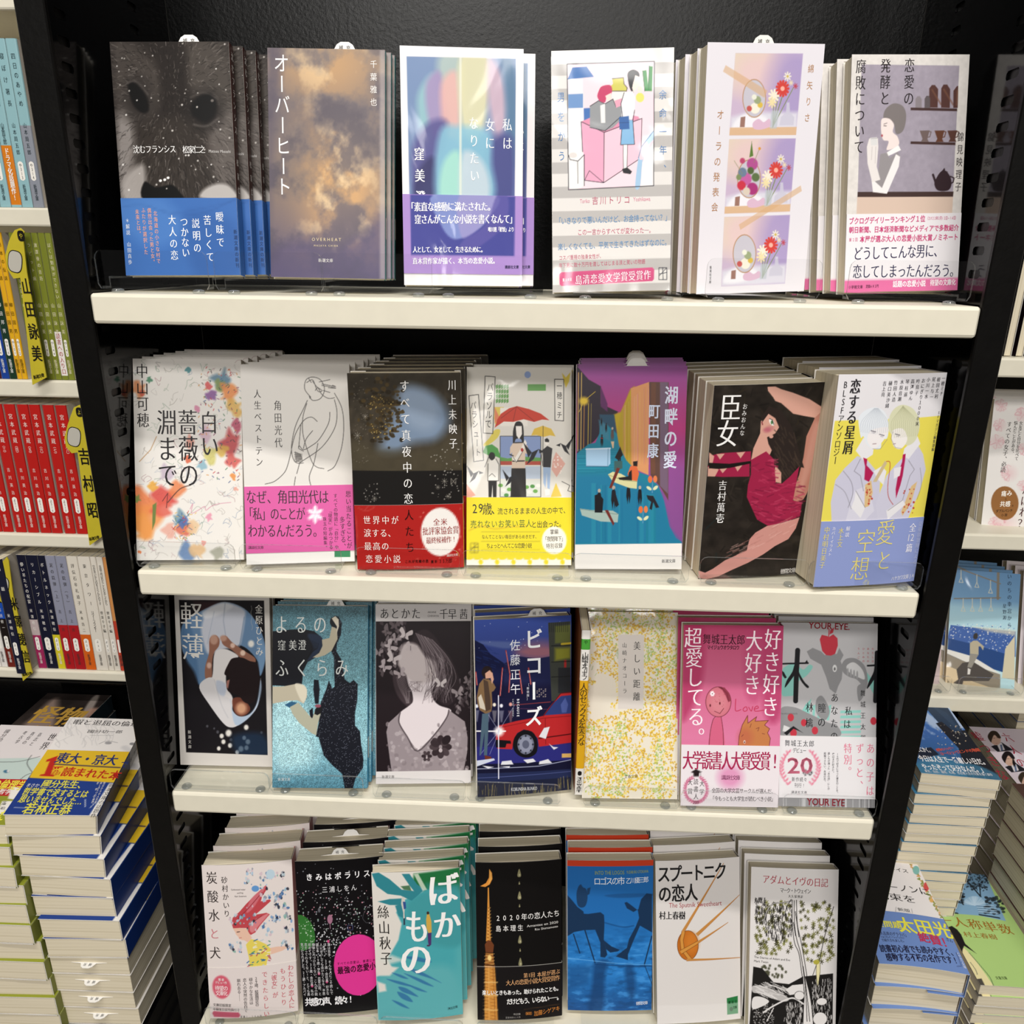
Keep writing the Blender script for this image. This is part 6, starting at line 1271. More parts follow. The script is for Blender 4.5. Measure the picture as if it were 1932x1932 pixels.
def b26():
    a = A('b26', 'd2cdca', 200); K = '1b1a1b'
    O, O2 = 'b5651d', '8f4a14'
    a.e(1192, 1206, 96, 136, O).e(1225, 1180, 60, 90, 'c9782a', 60, .7).l([(1192+95*math.cos(t), 1206+135*math.sin(t)) for t in np.linspace(0, 6.283, 30)], 4, '5a3010')
    a.p("1138,1075 1168,1078 1150,1160 1160,1240 1230,1330 1200,1342 1130,1250 1120,1150", 'c98a3c').l("1138,1075 1120,1150 1130,1250 1200,1342", 3, '5a3010').l("1168,1078 1150,1160 1160,1240 1230,1330", 3, '5a3010').p("1120,1255 1280,1165 1286,1190 1135,1285", 'c98a3c').l("1120,1255 1280,1165", 3, '5a3010').l("1135,1285 1286,1190", 3, '5a3010')
    for p0, p1, w0, w1 in (((1150, 1078), (1520, 460), 26, 4), ((1272, 1110), (1668, 752), 30, 4), ((1282, 1178), (1560, 1000), 22, 4), ((1180, 1338), (1672, 1324), 22, 6)):
        p0, p1 = np.array(p0, float), np.array(p1, float); d = (p1-p0)/np.linalg.norm(p1-p0); n = np.array([-d[1], d[0]])
        a.p([p0+n*w0/2, p1+n*w1/2, p1-n*w1/2, p0-n*w0/2], 'b98040', 1).l([p0+n*w0/2, p1], 2.5, '8a4a18', 0, .8)
    a.t('スプートニク', 975, 562, 1490, 528, 156, K, 'b', .72).t('の恋人', 985, 742, 1222, 722, 156, K, 'b', .74).n('The Sputnik Sweetheart', 1022, 844, 1500, 820, 44, 'b04a50', 'm').t('村上春樹', 963, 938, 1140, 933, 74, K, 'mb', .76)
    a.p("1548,1690 1650,1672 1654,1832 1552,1840", '23703c').t('講談社', 1572, 1728, 1632, 1722, 28, '123a1e', 's', .74).t('文庫', 1615, 1775, 1632, 1773, 26, '123a1e', 's', .7).e(1590, 1790, 16, 20, '123a1e')
    a.p("905,1760 1680,1730 1684,1900 915,1935", 'dedad8', 10, .4)
    return a, None, Spine('d2cdca')
def b27():
    a = A('b27', 'd6d2d0', 200); K = '1f1d1c'; rs = np.random.RandomState(4)
    def star(x, y, r, c):
        for k in range(6): a.l([(x, y), (x+r*math.cos(k*1.047+.3), y+r*1.2*math.sin(k*1.047+.3))], 6, c, 0, 1)
    for i in range(240):
        x, y = rs.uniform(800, 1510), 800+rs.rand()**.9*560
        if 1125 < x < 1200 or (y > 1290 and x < 1120 and y < 1385): continue
        star(x, y, rs.uniform(13, 21), ['6a6a32', '55552a', '7a7a3c', '38361f'][rs.randint(4)])
    for i in range(30): star(rs.uniform(830, 1080), rs.uniform(1390, 1500), 11, '4a4a38')
    for i in range(230):
        x = rs.uniform(880, 1130); y0 = 820+abs(x-1010)*.4; y = rs.uniform(y0, 1180-abs(x-1010)*.6); a.l([(x, y), (x+rs.uniform(-5, 5), y+rs.uniform(16, 40))], 5, K, 0, .9)
    for i in range(120): x, y = rs.uniform(796, 890), rs.uniform(770, 1000); a.l([(x, y), (x+rs.uniform(-8, 8), y+22)], 5, K, 0, .8)
    a.l("1130,800 1060,820 960,830 900,900 870,1010", 10, K, 0, 1, 1).l("1130,800 1060,820 960,830 900,900 870,1010", 5, 'd6d2d0', 0, 1, 1).l("1120,790 1080,860 1060,940", 6, K, 0, 1, 1)
    a.p("1130,795 1168,797 1172,950 1180,1040 1215,1200 1250,1400 1280,1600 1310,1780 1330,2000 1225,2000 1225,1800 1240,1650 1215,1450 1190,1280 1150,1180 1130,1000", 'd6d2d0')
    for s in ("1130,795 1130,1000 1150,1180 1190,1280 1215,1450 1240,1650 1225,1800 1225,2000", "1168,797 1172,950 1180,1040 1215,1200 1250,1400 1280,1600 1310,1780 1330,2000", "1148,800 1150,1000 1170,1150 1210,1300 1250,1600 1265,1900", "1158,900 1190,1130", "1230,1400 1262,1640 1290,1900", "1140,1000 1160,1120"): a.l(s, 6, K, 0, 1, 1)
    a.l("1510,860 1440,1080 1410,1200 1380,1340", 6, K, 0, 1, 1)
    a.p("778,1405 860,1420 900,1470 960,1545 1100,1560 1230,1490 1240,1700 1225,2050 735,2050", '1d1b1a').p("1245,1490 1350,1480 1505,1468 1500,2050 1330,2050 1300,1700", '1d1b1a')
    for i in range(60):
        x, y = rs.uniform(780, 1060), rs.uniform(1540, 1660); a.l([(x, y), (x+rs.uniform(30, 90), y+rs.uniform(16, 44))], 5, 'd6d2d0', 0, .9)
    for i in range(170):
        x, y = rs.uniform(1310, 1495), rs.uniform(1510, 1980); a.l([(x, y), (x+rs.uniform(-4, 4), y+rs.uniform(16, 40))], 4, 'd6d2d0', 0, .85)
    for i in range(120):
        x, y = rs.uniform(1060, 1225), rs.uniform(1720, 2000); a.l([(x, y), (x+rs.uniform(-10, 10), y+rs.uniform(20, 50))], 4, 'd6d2d0', 0, .85)
    for i in range(150): x, y = rs.uniform(775, 960), rs.uniform(1720, 1960); a.l([(x, y), (x+rs.uniform(-9, 9), y+rs.uniform(-9, 9))], 5, 'd6d2d0', 0, .8)
    a.p("1070,1610 1130,1570 1230,1560 1236,1640 1110,1660", 'd6d2d0', 2).p("775,1580 900,1590 1000,1640 1100,1690 1060,1720 940,1690 850,1650 775,1640", 'd6d2d0', 1, .8, 1).p("775,1690 850,1680 920,1720 850,1770 770,1790", 'd6d2d0', 2, 1, 1)
    a.l("870,1820 960,1760 1080,1700 1150,1690 1230,1740", 14, 'd6d2d0', 0, 1, 1).l("900,1900 960,1780", 8, 'd6d2d0', 0, 1, 1)
    for x, y, rx, ry in ((1195, 1665, 46, 40), (1400, 1722, 50, 34), (1385, 1880, 66, 62)): a.e(x, y, rx, ry, 'd6d2d0').l([(x+rx*math.cos(t), y+ry*math.sin(t)) for t in np.linspace(0, 6.28, 20)], 4, K)
    a.p("1350,1380 1385,1370 1388,1450 1375,1520 1365,1600 1352,1540 1348,1460", 'd9d0a0', 1).e(1350, 1362, 28, 22, 'a8a040', 4).l("1350,1390 1318,1480", 5, K).l("1350,1380 1348,1460 1365,1600 1385,1450 1385,1370", 3, K)
    R = 'a8404c'
    a.t('アダムとイヴの日記', 893, 606, 1425, 640, 82, R, 'm', .78).t('マーク・トウェイン', 1035, 705, 1282, 716, 48, '3a3634', 'm', .74).t('大久保博訳', 1105, 760, 1215, 765, 28, '3a3634', 'm', .8)
    a.r(780, 1296, 1115, 1380, 'd6d2d0', 6, .7).n('The Diaries of Adam and Eve', 785, 1315, 1110, 1340, 20, '3a3634', 'm').n('Mark Twain', 785, 1352, 912, 1362, 20, '3a3634', 'm')
    return a, None, Spine('d2cecb')
# covers of the piles and of the shelves to the sides
def L1():
    a = A('L1', 'e3dfdc', 120); rs = np.random.RandomState(3)
    for i in range(60):
        x, y = 480+rs.uniform(0, 500), 620-rs.uniform(0, 270); a.l([(x, y), (x+rs.uniform(-40, 40), y-40), (x+rs.uniform(-50, 60), y-80)], 3, 'b5b3b4', 1, .7, 1)
    a.l("860,570 930,545 1020,560", 4, '8a888a', 1, .9, 1).e(940, 562, 30, 12, '9a989a', 4).e(1150, 570, 26, 12, '8a888a', 4).l("1080,600 1170,660", 40, 'c4c2c3', 20, .7)
    a.t('暇と退屈の倫理学', 680, 380, 1255, 402, 58, '2c2a2c', 'm', .86).t('國分功一郎', 790, 462, 1035, 466, 36, '2c2a2c', 'm', .9).l("780,495 980,497", 3, '8a8a8a')
    v = VV(a, 640, 630); b = BAND('L1', v, '1d3a80', 1., 90)
    b.p("380,600 1200,600 1010,912 255,868", 'd9b32a')
    b.t('東大・京大', 545, 695, 970, 715, 100, '23306a', 'b', .92).t('で', 1080, 752, 1080, 752, 66, '23306a', 'b', .9).p("405,712 505,676 440,838 472,846 466,858 345,852 350,840 385,836 432,724 400,730", 'b5261f').t('番読まれた本', 490, 808, 1000, 846, 84, 'b5261f', 'b', .95).l("478,750 1040,780", 12, '3a3050', 1, .9)
    Y = 'd8d04a'
    b.t('まさか', 250, 932, 325, 935, 30, 'e6e4e0', 's', .9).t('國分先生、', 405, 920, 720, 930, 66, Y, 'b', .9).t('哲学書で涙するとは', 235, 985, 735, 1010, 62, Y, 'b', .9).t('思いませんでした…', 200, 1052, 690, 1072, 62, Y, 'b', .9).t('若林正恭', 260, 1135, 570, 1145, 88, Y, 'b', .9).l("125,1127 222,1130", 4, 'e6e4e0')
    b.p("950,915 1010,918 840,1220 765,1210", 'e6e2dc').t('新潮文庫の話題作', 965, 935, 812, 1195, 40, '2c2a2c', 'm', .95)
    for i, s in enumerate(('明日からの人生を', '楽しみたい人に捧ぐ', '哲学入門')): b.t(s, 905-i*28, 915, 830-i*28+(i == 2)*30, 1080, 17, 'e6e4e0', 's', .95)
    b.l("740,1055 740,1120", 4, 'e6e4e0').l("835,1075 780,1130", 4, 'e6e4e0'); b.sp = Spine('1d3a80')
    return a, b, Spine('e0dcd8', [(.0, .45, 'e0dcd8'), (.45, 1, '1b3478')]).plate(.8, .9, .5).t('國分功一郎', .2, .36, .006, '3a3a3c', 'm').t('新潮文庫', .92, .985, .0045, 'c9cfe0', 'm')
def L2():
    a = A('L2', 'd6d0d0', 100); K = '2c2a2c'
    a.p("-200,700 360,690 300,830 240,890 -300,880", 'b9c9c4', 6).l("-100,725 150,725 345,680", 4, K, 0, 1, 1).l("275,668 235,740 290,830", 4, K, 0, 1, 1).l("170,885 230,840 330,805", 4, K, 0, 1, 1).e(55, 810, 26, 14, '3f6f8a').e(70, 808, 10, 12, 'd6d0d0')
    a.t('世界', 452, 512, 388, 588, 66, K, 'm', .95).t('意志と', 345, 492, 276, 570, 34, K, 'm', .95).t('責任の', 282, 484, 214, 558, 34, K, 'm', .95).t('考古学', 216, 476, 150, 552, 34, K, 'm', .95).t('國分功一郎', 62, 462, -60, 610, 42, K, 'm', .95)
    v = VV(a, 100, 880); b = BAND('L2', v, 'b0222a', 1., 80)
    b.p("-500,1010 220,1030 100,1400 -600,1300", '8a9030').p("100,940 190,960 150,1060 70,1050", 'e2dfd8').p("20,1070 120,1070 80,1190 -30,1180", 'e2dfd8')
    b.t('中動態の倫理学', -250, 910, 190, 935, 86, 'e6d84a', 'b', .9).t('意志の哲学', -150, 985, 75, 990, 46, 'eae4dc', 'b', .9).t('文庫（創）', 40, 1080, 20, 1150, 36, K, 's', .9).t('れた', -40, 1190, 20, 1195, 90, 'e6e04a', 'b', .9)
    b.sp = Spine('7a7f3a')
    return a, b, Spine('8a8a4a', [(0, .3, 'cfcbc0'), (.3, 1, '777c3c')])
def L3():
    a = A('L3', '2a2422', 100)
    a.nz(.3, 5, 8, 3).p("420,210 500,190 470,420 330,440 200,420 300,330", '9a8478', 60, .8, 1).p("800,170 860,160 760,330 700,330", 'a59a92', 20, .8, 1).p("760,280 860,260 900,330 780,400", 'b08a78', 40, .8, 1)
    G = 'b08a3c'
    a.t('怪物', 400, 315, 620, 330, 175, G, 'mb', .95).t('に出会った', 320, 440, 640, 455, 80, G, 'mb', .9)
    return a, None, Spine('1f2a30')
def R6():
    a = A('R6', 'd6c9d0', 120); R = 'a8243c'
    for x, y, c in ((1590, 640, 0), (1760, 890, 1), (1960, 1140, 0)):
        a.p([(x-110, y-130), (x+70, y-110), (x+210, y+110), (x-10, y+125)], 'dcd3da', 3)
        a.p([(x-60, y+60), (x+70, y+10), (x+215, y+105), (x+20, y+125)], '26262c', 2, 1, 0).p([(x+10, y+30), (x+70, y+15), (x+110, y+100), (x+50, y+118)], 'ded9dc', 2).p([(x+50, y+40), (x+72, y+36), (x+86, y+112), (x+66, y+116)], '5a6a8a', 1)
        a.e(x-5, y-25, 62, 72, 'd0ac98', 3, 1, -.5).p([(x-100, y-60), (x-60, y-125), (x+10, y-120), (x+60, y-50), (x+30, y-40), (x-20, y-80), (x-50, y-20), (x-60, y+10)], '3a3026' if not c else '1f1a1c', 3, 1, 1)
        if c: a.p([(x+30, y-60), (x+75, y+20), (x+50, y+60), (x+30, y+10)], '1f1a1c', 3)
        a.l([(x-30, y-40), (x-12, y-42)], 5, '2a2020').l([(x+8, y-46), (x+26, y-46)], 5, '2a2020').l([(x, y+22), (x+18, y+20)], 4, 'a05050')
    a.t('嘘つきな', 1365, 575, 1660, 1040, 120, R, 'm', .95).t('六人の', 1725, 590, 1900, 900, 110, R, 'm', .95).t('大学生', 2000, 1000, 2200, 1300, 110, R, 'm', .95)
    return a, None, Spine('d6c9d0')
def R1():
    a = A('R1', '2f5f9f', 120)
    a.gy((0, '3f7ac0'), (.5, '3a62a4'), (.8, '2f5a8a'), (1, '3f6f8f')); n = a.fbm(5, 6, 5, 4); a.mix((slice(None), slice(None)), np.clip((n-.5)*6, 0, 1)*.8, 'c3d0e4')
    a.p("130,70 830,110 960,160 1180,500 1250,560 1130,560 900,420 760,260 100,120", '22364f', 3).p("860,420 930,400 1130,560 1230,560 1300,700 1140,725 1020,600", '15131c', 3).p("1100,520 1240,500 1400,720 1660,1120 1250,1080 1140,740", '17161d', 6)
    for i in range(16): a.l([(800+i*24, 200+i*22), (1000+i*14, 300+i*18)], 3, '5f7fa0', 1, .6)
    a.dots(40, (880, 430, 1240, 690), 6, ['d8b890', 'e6dcc8'], 4).p("640,900 900,800 1100,880 1400,940 1660,1120 680,1025", '3f7898', 30, .8, 1).p("640,740 800,710 900,800 660,860", '1a2030', 8)
    for i in range(12): a.l([(700+i*70, 905+i*5), (760+i*70, 1000+i*9)], 4, ['5f9ab8', '2a5570'][i % 2], 3, .6)
    O = 'd0553a'
    a.t('ヨーロッパエンドの物語', 930, 790, 1370, 742, 40, O, 'b', .95).t('感動のハッピー', 880, 745, 1060, 720, 36, O, 'b', .9).t('とにかく、', 640, 735, 790, 745, 66, 'f0eef0', 'b', .9).t('今日は人生で一番嬉しい日だ。', 680, 845, 1450, 888, 74, 'f4f2f2', 'b', .9).t('やったぞって気分なんだ。」', 720, 945, 1430, 985, 70, 'f4f2f2', 'b', .9).t('東京、仙台、福岡、札幌、名古屋人生の交差を描く傑作', 740, 1000, 1530, 1045, 32, 'e6e4e6', 's', .95)
    return a, None, Spine('d9cfb4', [(0, 1, 'd4c9ae')])
def R2():
    a = A('R2', 'e2dddc', 120); rs = np.random.RandomState(5)
    for i in range(60):
        t = i/60; x, y = 640+t*400, 220+t*690; a.e(x-rs.uniform(0, 30), y+rs.uniform(-10, 10), 16, 8, ['7a8a3a', '8f8a45', 'c9955a'][rs.randint(3)], 1, .9, rs.uniform(0, 3))
    a.e(760, 430, 34, 44, '7ab0aa', 6).e(860, 590, 28, 46, 'c94a4a', 3).e(910, 725, 20, 22, 'd8a860', 3).e(660, 330, 30, 26, 'c98a60', 6).e(690, 300, 16, 22, 'd07a5a', 4)
    a.t('ダニエル・キイス', 210, 395, 650, 445, 50, '3a3838', 'm', .95).t('アルジャーノンに', 130, 565, 835, 640, 86, '2f2d2e', 'm', .92).t('花束を', 420, 690, 690, 725, 80, '2f2d2e', 'm', .92).t('新版', 605, 830, 668, 838, 36, '4a4848', 's', .9).l("560,805 556,850", 3, '5a5858').l("712,820 720,862", 3, '5a5858')
    v = VV(a, 760, 880); b = BAND('R2', v, '6a86bd', VV(a, 820, 1400), 90); Y = 'dcd64a'
    b.t('爆笑問題', 300, 950, 570, 985, 66, Y, 'b', .92).t('太田光', 655, 985, 1010, 1020, 150, Y, 'b', 1.).t('さん', 1065, 1115, 1100, 1125, 36, '2a2a3a', 's', .9).t('絶賛！', 830, 1105, 1060, 1150, 96, 'b8304f', 'b', .95)
    b.t('人石井のデララバ」', 420, 1058, 660, 1085, 36, '26263a', 's', .9).t('CBCテレビ/YouTube）', 420, 1095, 640, 1110, 24, '26263a', 's', .8).t('で紹介されました。', 430, 1125, 640, 1142, 26, '26263a', 's', .9)
    b.t('読書初心者でも読みやすく、', 430, 1205, 1120, 1245, 68, '1d1d38', 'b', .92).t('感動する不朽の名作です!', 490, 1292, 1140, 1322, 70, '1d1d38', 'b', .92).l("1150,1245 1205,1375 1160,1380", 4, '1d1d38').t('ハヤカワ文庫', 1170, 1250, 1235, 1385, 26, 'e0e4ee', 's', .9)
    b.sp = Spine('5f7ab0')
    return a, b, Spine('d9c9b8')
def R3():
    a = A('R3', 'a5c478', 120); rs = np.random.RandomState(7); K = '232a30'
    a.p("760,420 1440,470 1640,930 1380,880 1160,860 1000,840", '7fa5c4').p("760,400 1440,460 1470,560 1300,600 1100,520 880,560 800,500", '55758f', 60, .6, 1)
    for i in range(420):
        x, y = rs.uniform(820, 1470), rs.uniform(405, 640)
        if abs(y-(480+.08*(x-800))) < 105: a.e(x, y, rs.uniform(5, 16), rs.uniform(4, 11), K, 2, .75, rs.uniform(0, 3))
    a.l("1100,520 1220,770", 14, K, 1).l("1280,560 1390,690", 16, K, 1).l("1380,560 1390,690", 10, K, 1).l("900,590 945,720", 12, K, 1).l("1090,560 1000,470", 5, K).l("1300,600 1240,520", 6, K)
    for i in range(120): x, y = rs.uniform(960, 1230), rs.uniform(650, 760); a.e(x, y, 14, 9, K, 2, .7)
    for i in range(80): t = rs.uniform(3.3, 6.1); a.l([(1330, 780), (1330+110*math.cos(t), 780+90*math.sin(t))], 4, 'b5cde0', 1, .8)
    for i in range(40): a.e(rs.uniform(1430, 1620), rs.uniform(690, 860), 18, 12, K, 3, .8)
    for x0, y0 in ((940, 730), (1350, 775)):
        for k in range(4): a.l([(x0+k*8, y0+k*22), (x0+170+k*14, y0+6+k*24)], 9, 'a9c4dc', 1).l([(x0+k*8, y0+10+k*22), (x0+170+k*14, y0+16+k*24)], 3, K)
        a.l([(x0+30, y0+95), (x0+225, y0+125)], 16, K, 1)
    O = '9a6a28'
    a.t('一人称単数', 1040, 920, 1630, 1010, 108, O, 'm', .95).t('村上春樹', 1262, 1062, 1510, 1088, 56, O, 'm', .95).t('文春文庫', 1550, 1490, 1635, 1492, 30, '3a4a28', 'm', .9)
    S = 'ddd2a0'
    a.p("1215,1180 1260,1220 1360,1340 1440,1450 1520,1570 1440,1568 1390,1500 1290,1480 1240,1330 1205,1240", S, 2, 1, 0).l("1280,1240 1400,1380 1480,1480 1520,1570", 4, K, 0, 1, 1).l("1290,1330 1340,1400 1360,1450", 4, K, 0, 1, 1).p("1290,1500 1400,1490 1440,1570 1300,1565", '4a4640', 2)
    a.p("1075,985 1110,975 1160,1010 1200,1060 1240,1150 1350,1250 1290,1210 1230,1170 1215,1210 1212,1290 1180,1230 1150,1180", '1d1a1c', 2, 1, 0)
    return a, None, Spine('d9d4cc')
def R4():
    a = A('R4', '7fa3c4', 120); rs = np.random.RandomState(9)
    a.gy((0, '5f86ac'), (.22, '6f98bc'), (.3, 'a0c6d6'), (.5, 'b5d6dc'), (.52, 'b5d6dc'))
    G = '7d7568'
    a.p("1040,960 1300,990 1830,1040 1830,1350 1000,1130", '3f5f9f', 6).dots(260, (1040, 950, 1810, 1290), 6, ['d9dee8', '6f8fc4', 'eae4d0', '2f4a8a'], 3).p("1300,980 1830,1030 1830,1090 1500,1040", 'd9d0b4', 30, .7)
    a.p("1010,1120 1300,1190 1700,1310 1690,1540 1500,1480 1000,1330", '22437a', 3).p("985,1250 1300,1340 1560,1500 1650,1560 1400,1480 1180,1390 980,1300", 'dcd9d2', 4, 1, 0).p("980,1300 1180,1390 1400,1480 1640,1560 1640,1900 940,1900", '8a8070', 3).p("960,1440 1110,1500 1130,1620 1290,1640 1820,1820 1800,1900 940,1880", 'd0bb98', 3)
    a.p("1180,1420 1300,1400 1560,1560 1500,1640 1370,1640 1190,1640 1170,1730 1100,1730 1075,1660 1130,1620 1110,1500", '4a4440', 4, 1, 0).p("1700,1250 1820,1090 1815,1630 1660,1600", 'c9c0a4', 2)
    a.l("1120,265 1640,460", 14, G, 1).l("1085,640 1640,630", 14, G, 1).l("1615,310 1610,640", 30, G, 1)
    for x, y in ((1165, 290), (1355, 350), (1520, 420), (1190, 640), (1300, 640), (1400, 640), (1525, 635)): a.l([(x, y), (x, y+90)], 8, 'cfc9b4', 1).l([(x, y+90), (x-24, y+150), (x+24, y+155), (x, y+90)], 7, 'd6d0bc', 1)
    a.p("1270,1180 1310,1150 1360,1150 1440,1220 1430,1270 1400,1220 1375,1220 1375,1320 1270,1310", 'b0a68e', 2).p("1310,1110 1320,1070 1350,1058 1368,1085 1355,1125 1325,1130", '33302f', 2, 1, 1).p("1270,1310 1375,1320 1330,1400 1290,1480 1240,1470 1260,1400", '8f8a80', 2).p("1245,1480 1280,1500 1270,1560 1240,1560", 'd6d2cc', 2)
    a.t('いのちの車窓から', 1752, 370, 1752, 960, 60, '26364a', 'm', .8).t('星野源', 1692, 730, 1692, 870, 52, '26364a', 'm', .8).t('角川文庫', 1008, 1650, 1008, 1740, 20, '3a3428', 'm', .9)
    return a, None, Spine('d0c8b4')
def R5():
    a = A('R5', 'dedad6', 120); rs = np.random.RandomState(3); Pk = 'd0909a'
    for cx, cy, r in ((1300, 430, 60), (1500, 520, 70), (1290, 620, 60), (1260, 780, 70), (1380, 1080, 80), (1520, 850, 60), (1340, 1580, 120), (1240, 1560, 60), (1500, 1200, 50), (1700, 500, 80), (1720, 900, 90), (1650, 1400, 100)):
        for k in range(9): t = rs.uniform(0, 6.28); a.l([(cx+r*.2*math.cos(t), cy+r*.2*math.sin(t)), (cx+r*math.cos(t+.3), cy+r*math.sin(t+.3)), (cx+r*.8*math.cos(t+.8), cy+r*.8*math.sin(t+.8))], 4, Pk, 1, .7, 1)
        a.e(cx, cy, r*.7, r*.7, Pk, r, .3)
    a.e(1335, 1368, 130, 162, '8f6238')
    a.t('すべての女子、必読', 1378, 612, 1318, 1048, 52, '3a3634', 'm', .85).t('悩んだことがある、', 1438, 600, 1405, 888, 38, '3a3634', 'm', .85).t('女友達と自分を比べて', 1488, 600, 1445, 940, 38, '3a3634', 'm', .85)
    a.t('痛み', 1325, 1276, 1378, 1272, 56, 'efe8dc', 'b', .8).t('と', 1345, 1328, 1345, 1328, 26, '2c2018', 's').t('共感', 1312, 1376, 1362, 1374, 56, 'efe8dc', 'b', .8).t('の', 1408, 1392, 1408, 1392, 22, '2c2018', 's').t('ダブルパンチ', 1262, 1444, 1395, 1438, 32, '2c2018', 's', .8).t('小説', 1312, 1482, 1345, 1480, 30, '2c2018', 's', .8)
    a.t('がんばれ？', 1560, 1130, 1500, 1560, 100, '4a2a2a', 'm', .85)
    return a, None, Spine('d9d5d0')
B.update({k: v for k, v in list(globals().items()) if (k[0] == 'b' and k[1:].isdigit()) or (k[0] in 'LR' and k[1:].isdigit() and len(k) == 2)})
# ---------------------------------------------------------------- the setting
def plate_obj(name, bx, mat, **kw):
    return obj(name, MB().box(*bx).mesh(name, [M[mat]]), None, **kw)
plate_obj('floor', (-3, 3, -6, 1.2, -1.32, -1.30), 'floor', kind='structure')
plate_obj('wall_back', (-3, 3, .80, .84, -1.3, 1.7), 'wall', kind='structure')

# ---------------------------------------------------------------- the display bay in the middle
SH = .19889
XR = {-1: -.2932, 1: .2960}     # inner face of the left and of the right side panel
def panel_mesh(sgn):
    x = XR[sgn]; xi, xo, xf = x+sgn*.0015, sgn*.3075, sgn*.2886
    mb = MB().box(min(xi, xo), max(xi, xo), .004, .30, -1.3, .62)
    return mb.box(min(xf, xo), max(xf, xo), 0, .0042, -1.3, .62, 0, .0008).mesh('side_panel', [M['black_satin']])
def rail_mesh(sgn):
    """inner steel skin of a side panel with its two columns of bracket slots"""
    mb = MB(); x = XR[sgn]; xb = x+sgn*.0013
    z0, z1, pt, hh, c = -1.0, .60, .0147, .0027, .0014
    zs = [(.1512 if sgn < 0 else .1514)-pt*i for i in range(-30, 80)]; zs = [z for z in zs if z0+.01 < z < z1-.01]
    ys = [.0045, .0167, .0296, .112, .125, .1745] if sgn < 0 else [.0045, .0250, .0390, .112, .125, .1745]
    def quad(pts): mb.add([(x, a, b) for a, b in pts], [tuple(range(len(pts)))])
    for a, b in ((0, 1), (2, 3), (4, 5)): quad([(ys[a], z0), (ys[b], z0), (ys[b], z1), (ys[a], z1)])
    for a, b in ((1, 2), (3, 4)):
        ya, yb = ys[a], ys[b]; top = z1
        for z in zs+[None]:
            if z is None: quad([(ya, z0), (yb, z0), (yb, top), (ya, top)]); break
            quad([(ya, z+hh), (yb, z+hh), (yb, top), (ya, top)]); top = z-hh
            for p in (((ya, z+hh), (ya+c, z+hh), (ya, z+hh-c)), ((yb, z+hh), (yb, z+hh-c), (yb-c, z+hh)), ((ya, z-hh), (ya, z-hh+c), (ya+c, z-hh)), ((yb, z-hh), (yb-c, z-hh), (yb, z-hh+c))): quad(p)
            o = [(ya+c, z+hh), (yb-c, z+hh), (yb, z+hh-c), (yb, z-hh+c), (yb-c, z-hh), (ya+c, z-hh), (ya, z-hh+c), (ya, z+hh-c)]
            mb.add([(x, *p) for p in o]+[(xb, *p) for p in o], [(i, (i+1) % 8, 8+(i+1) % 8, 8+i) for i in range(8)])
    for y in (.0065, .0105):        # two rolled beads along the front edge
        mb.box(min(x, x-sgn*.0007), max(x, x-sgn*.0007), y-.0006, y+.0006, z0, z1, 0, .0002)
    return mb.mesh('slotted_rail', [M['black_gloss']])
def shelf_mesh(x0, x1, y0, y1, zt, lip, mat='white_metal', b=.0022):
    th = .004
    mb = MB()
    prof = [(y0+b, zt), (y1, zt), (y1, zt-th), (y0+.006, zt-th), (y0+.006, zt-lip), (y0+b*.6, zt-lip), (y0+.0003, zt-lip+b*.6), (y0, zt-b)]
    prof = [(y0+b, zt), (y1, zt), (y1, zt-th), (y0+.006, zt-th), (y0+.006, zt-lip), (y0+b, zt-lip), (y0+b*.3, zt-lip+b*.3), (y0, zt-lip+b), (y0, zt-b), (y0+b*.3, zt-b*.3)]
    n = len(prof); e = .0016
    xs = [x0, x0+e, x1-e, x1]
    def sec(x, k): return [(x, y0+.006+(y-y0-.006)*k if y < y0+.006 else y, z if k == 1 else zt-lip/2+(z-zt+lip/2)*(.93 if y <= y0+.006 else 1)) for y, z in prof]
    vs = sec(x0, .75)+sec(xs[1], 1)+sec(xs[2], 1)+sec(x1, .75)
    fs = []
    for s in range(3):
        for i in range(n): fs.append((s*n+i, s*n+(i+1) % n, (s+1)*n+(i+1) % n, (s+1)*n+i))
    mb.add(vs, fs)
    for s in (0, 3):
        a = s*n; mb.add([vs[a+i] for i in range(n)], [(0, 1, 2, 3), (0, 3, 4, 5, 6, 7, 8, 9)])
    return mb.mesh('shelf', [M[mat]])

bay = empty('display_shelf', Matrix.Identity(4), label='black steel display shelf with cream shelf boards filling the middle of the photo', cat='shelf')
for s in (-1, 1):
    sp_ = obj('side_panel', panel_mesh(s), bay)
    obj('slotted_rail', rail_mesh(s), sp_)
obj('back_panel', MB().box(-.2932, .2960, .175, .18, -1.2, .62).mesh('back_panel', [M['black_panel']]), bay)
for k, (z, y0) in enumerate(((0, -.0025), (-SH, .001), (-2*SH, .003), (-.6415, -.016))):
    hw = (.2872, .2858, .2862, .2860)[k]
    obj('shelf', shelf_mesh(-hw, hw, y0, .173, z, .0195), bay)

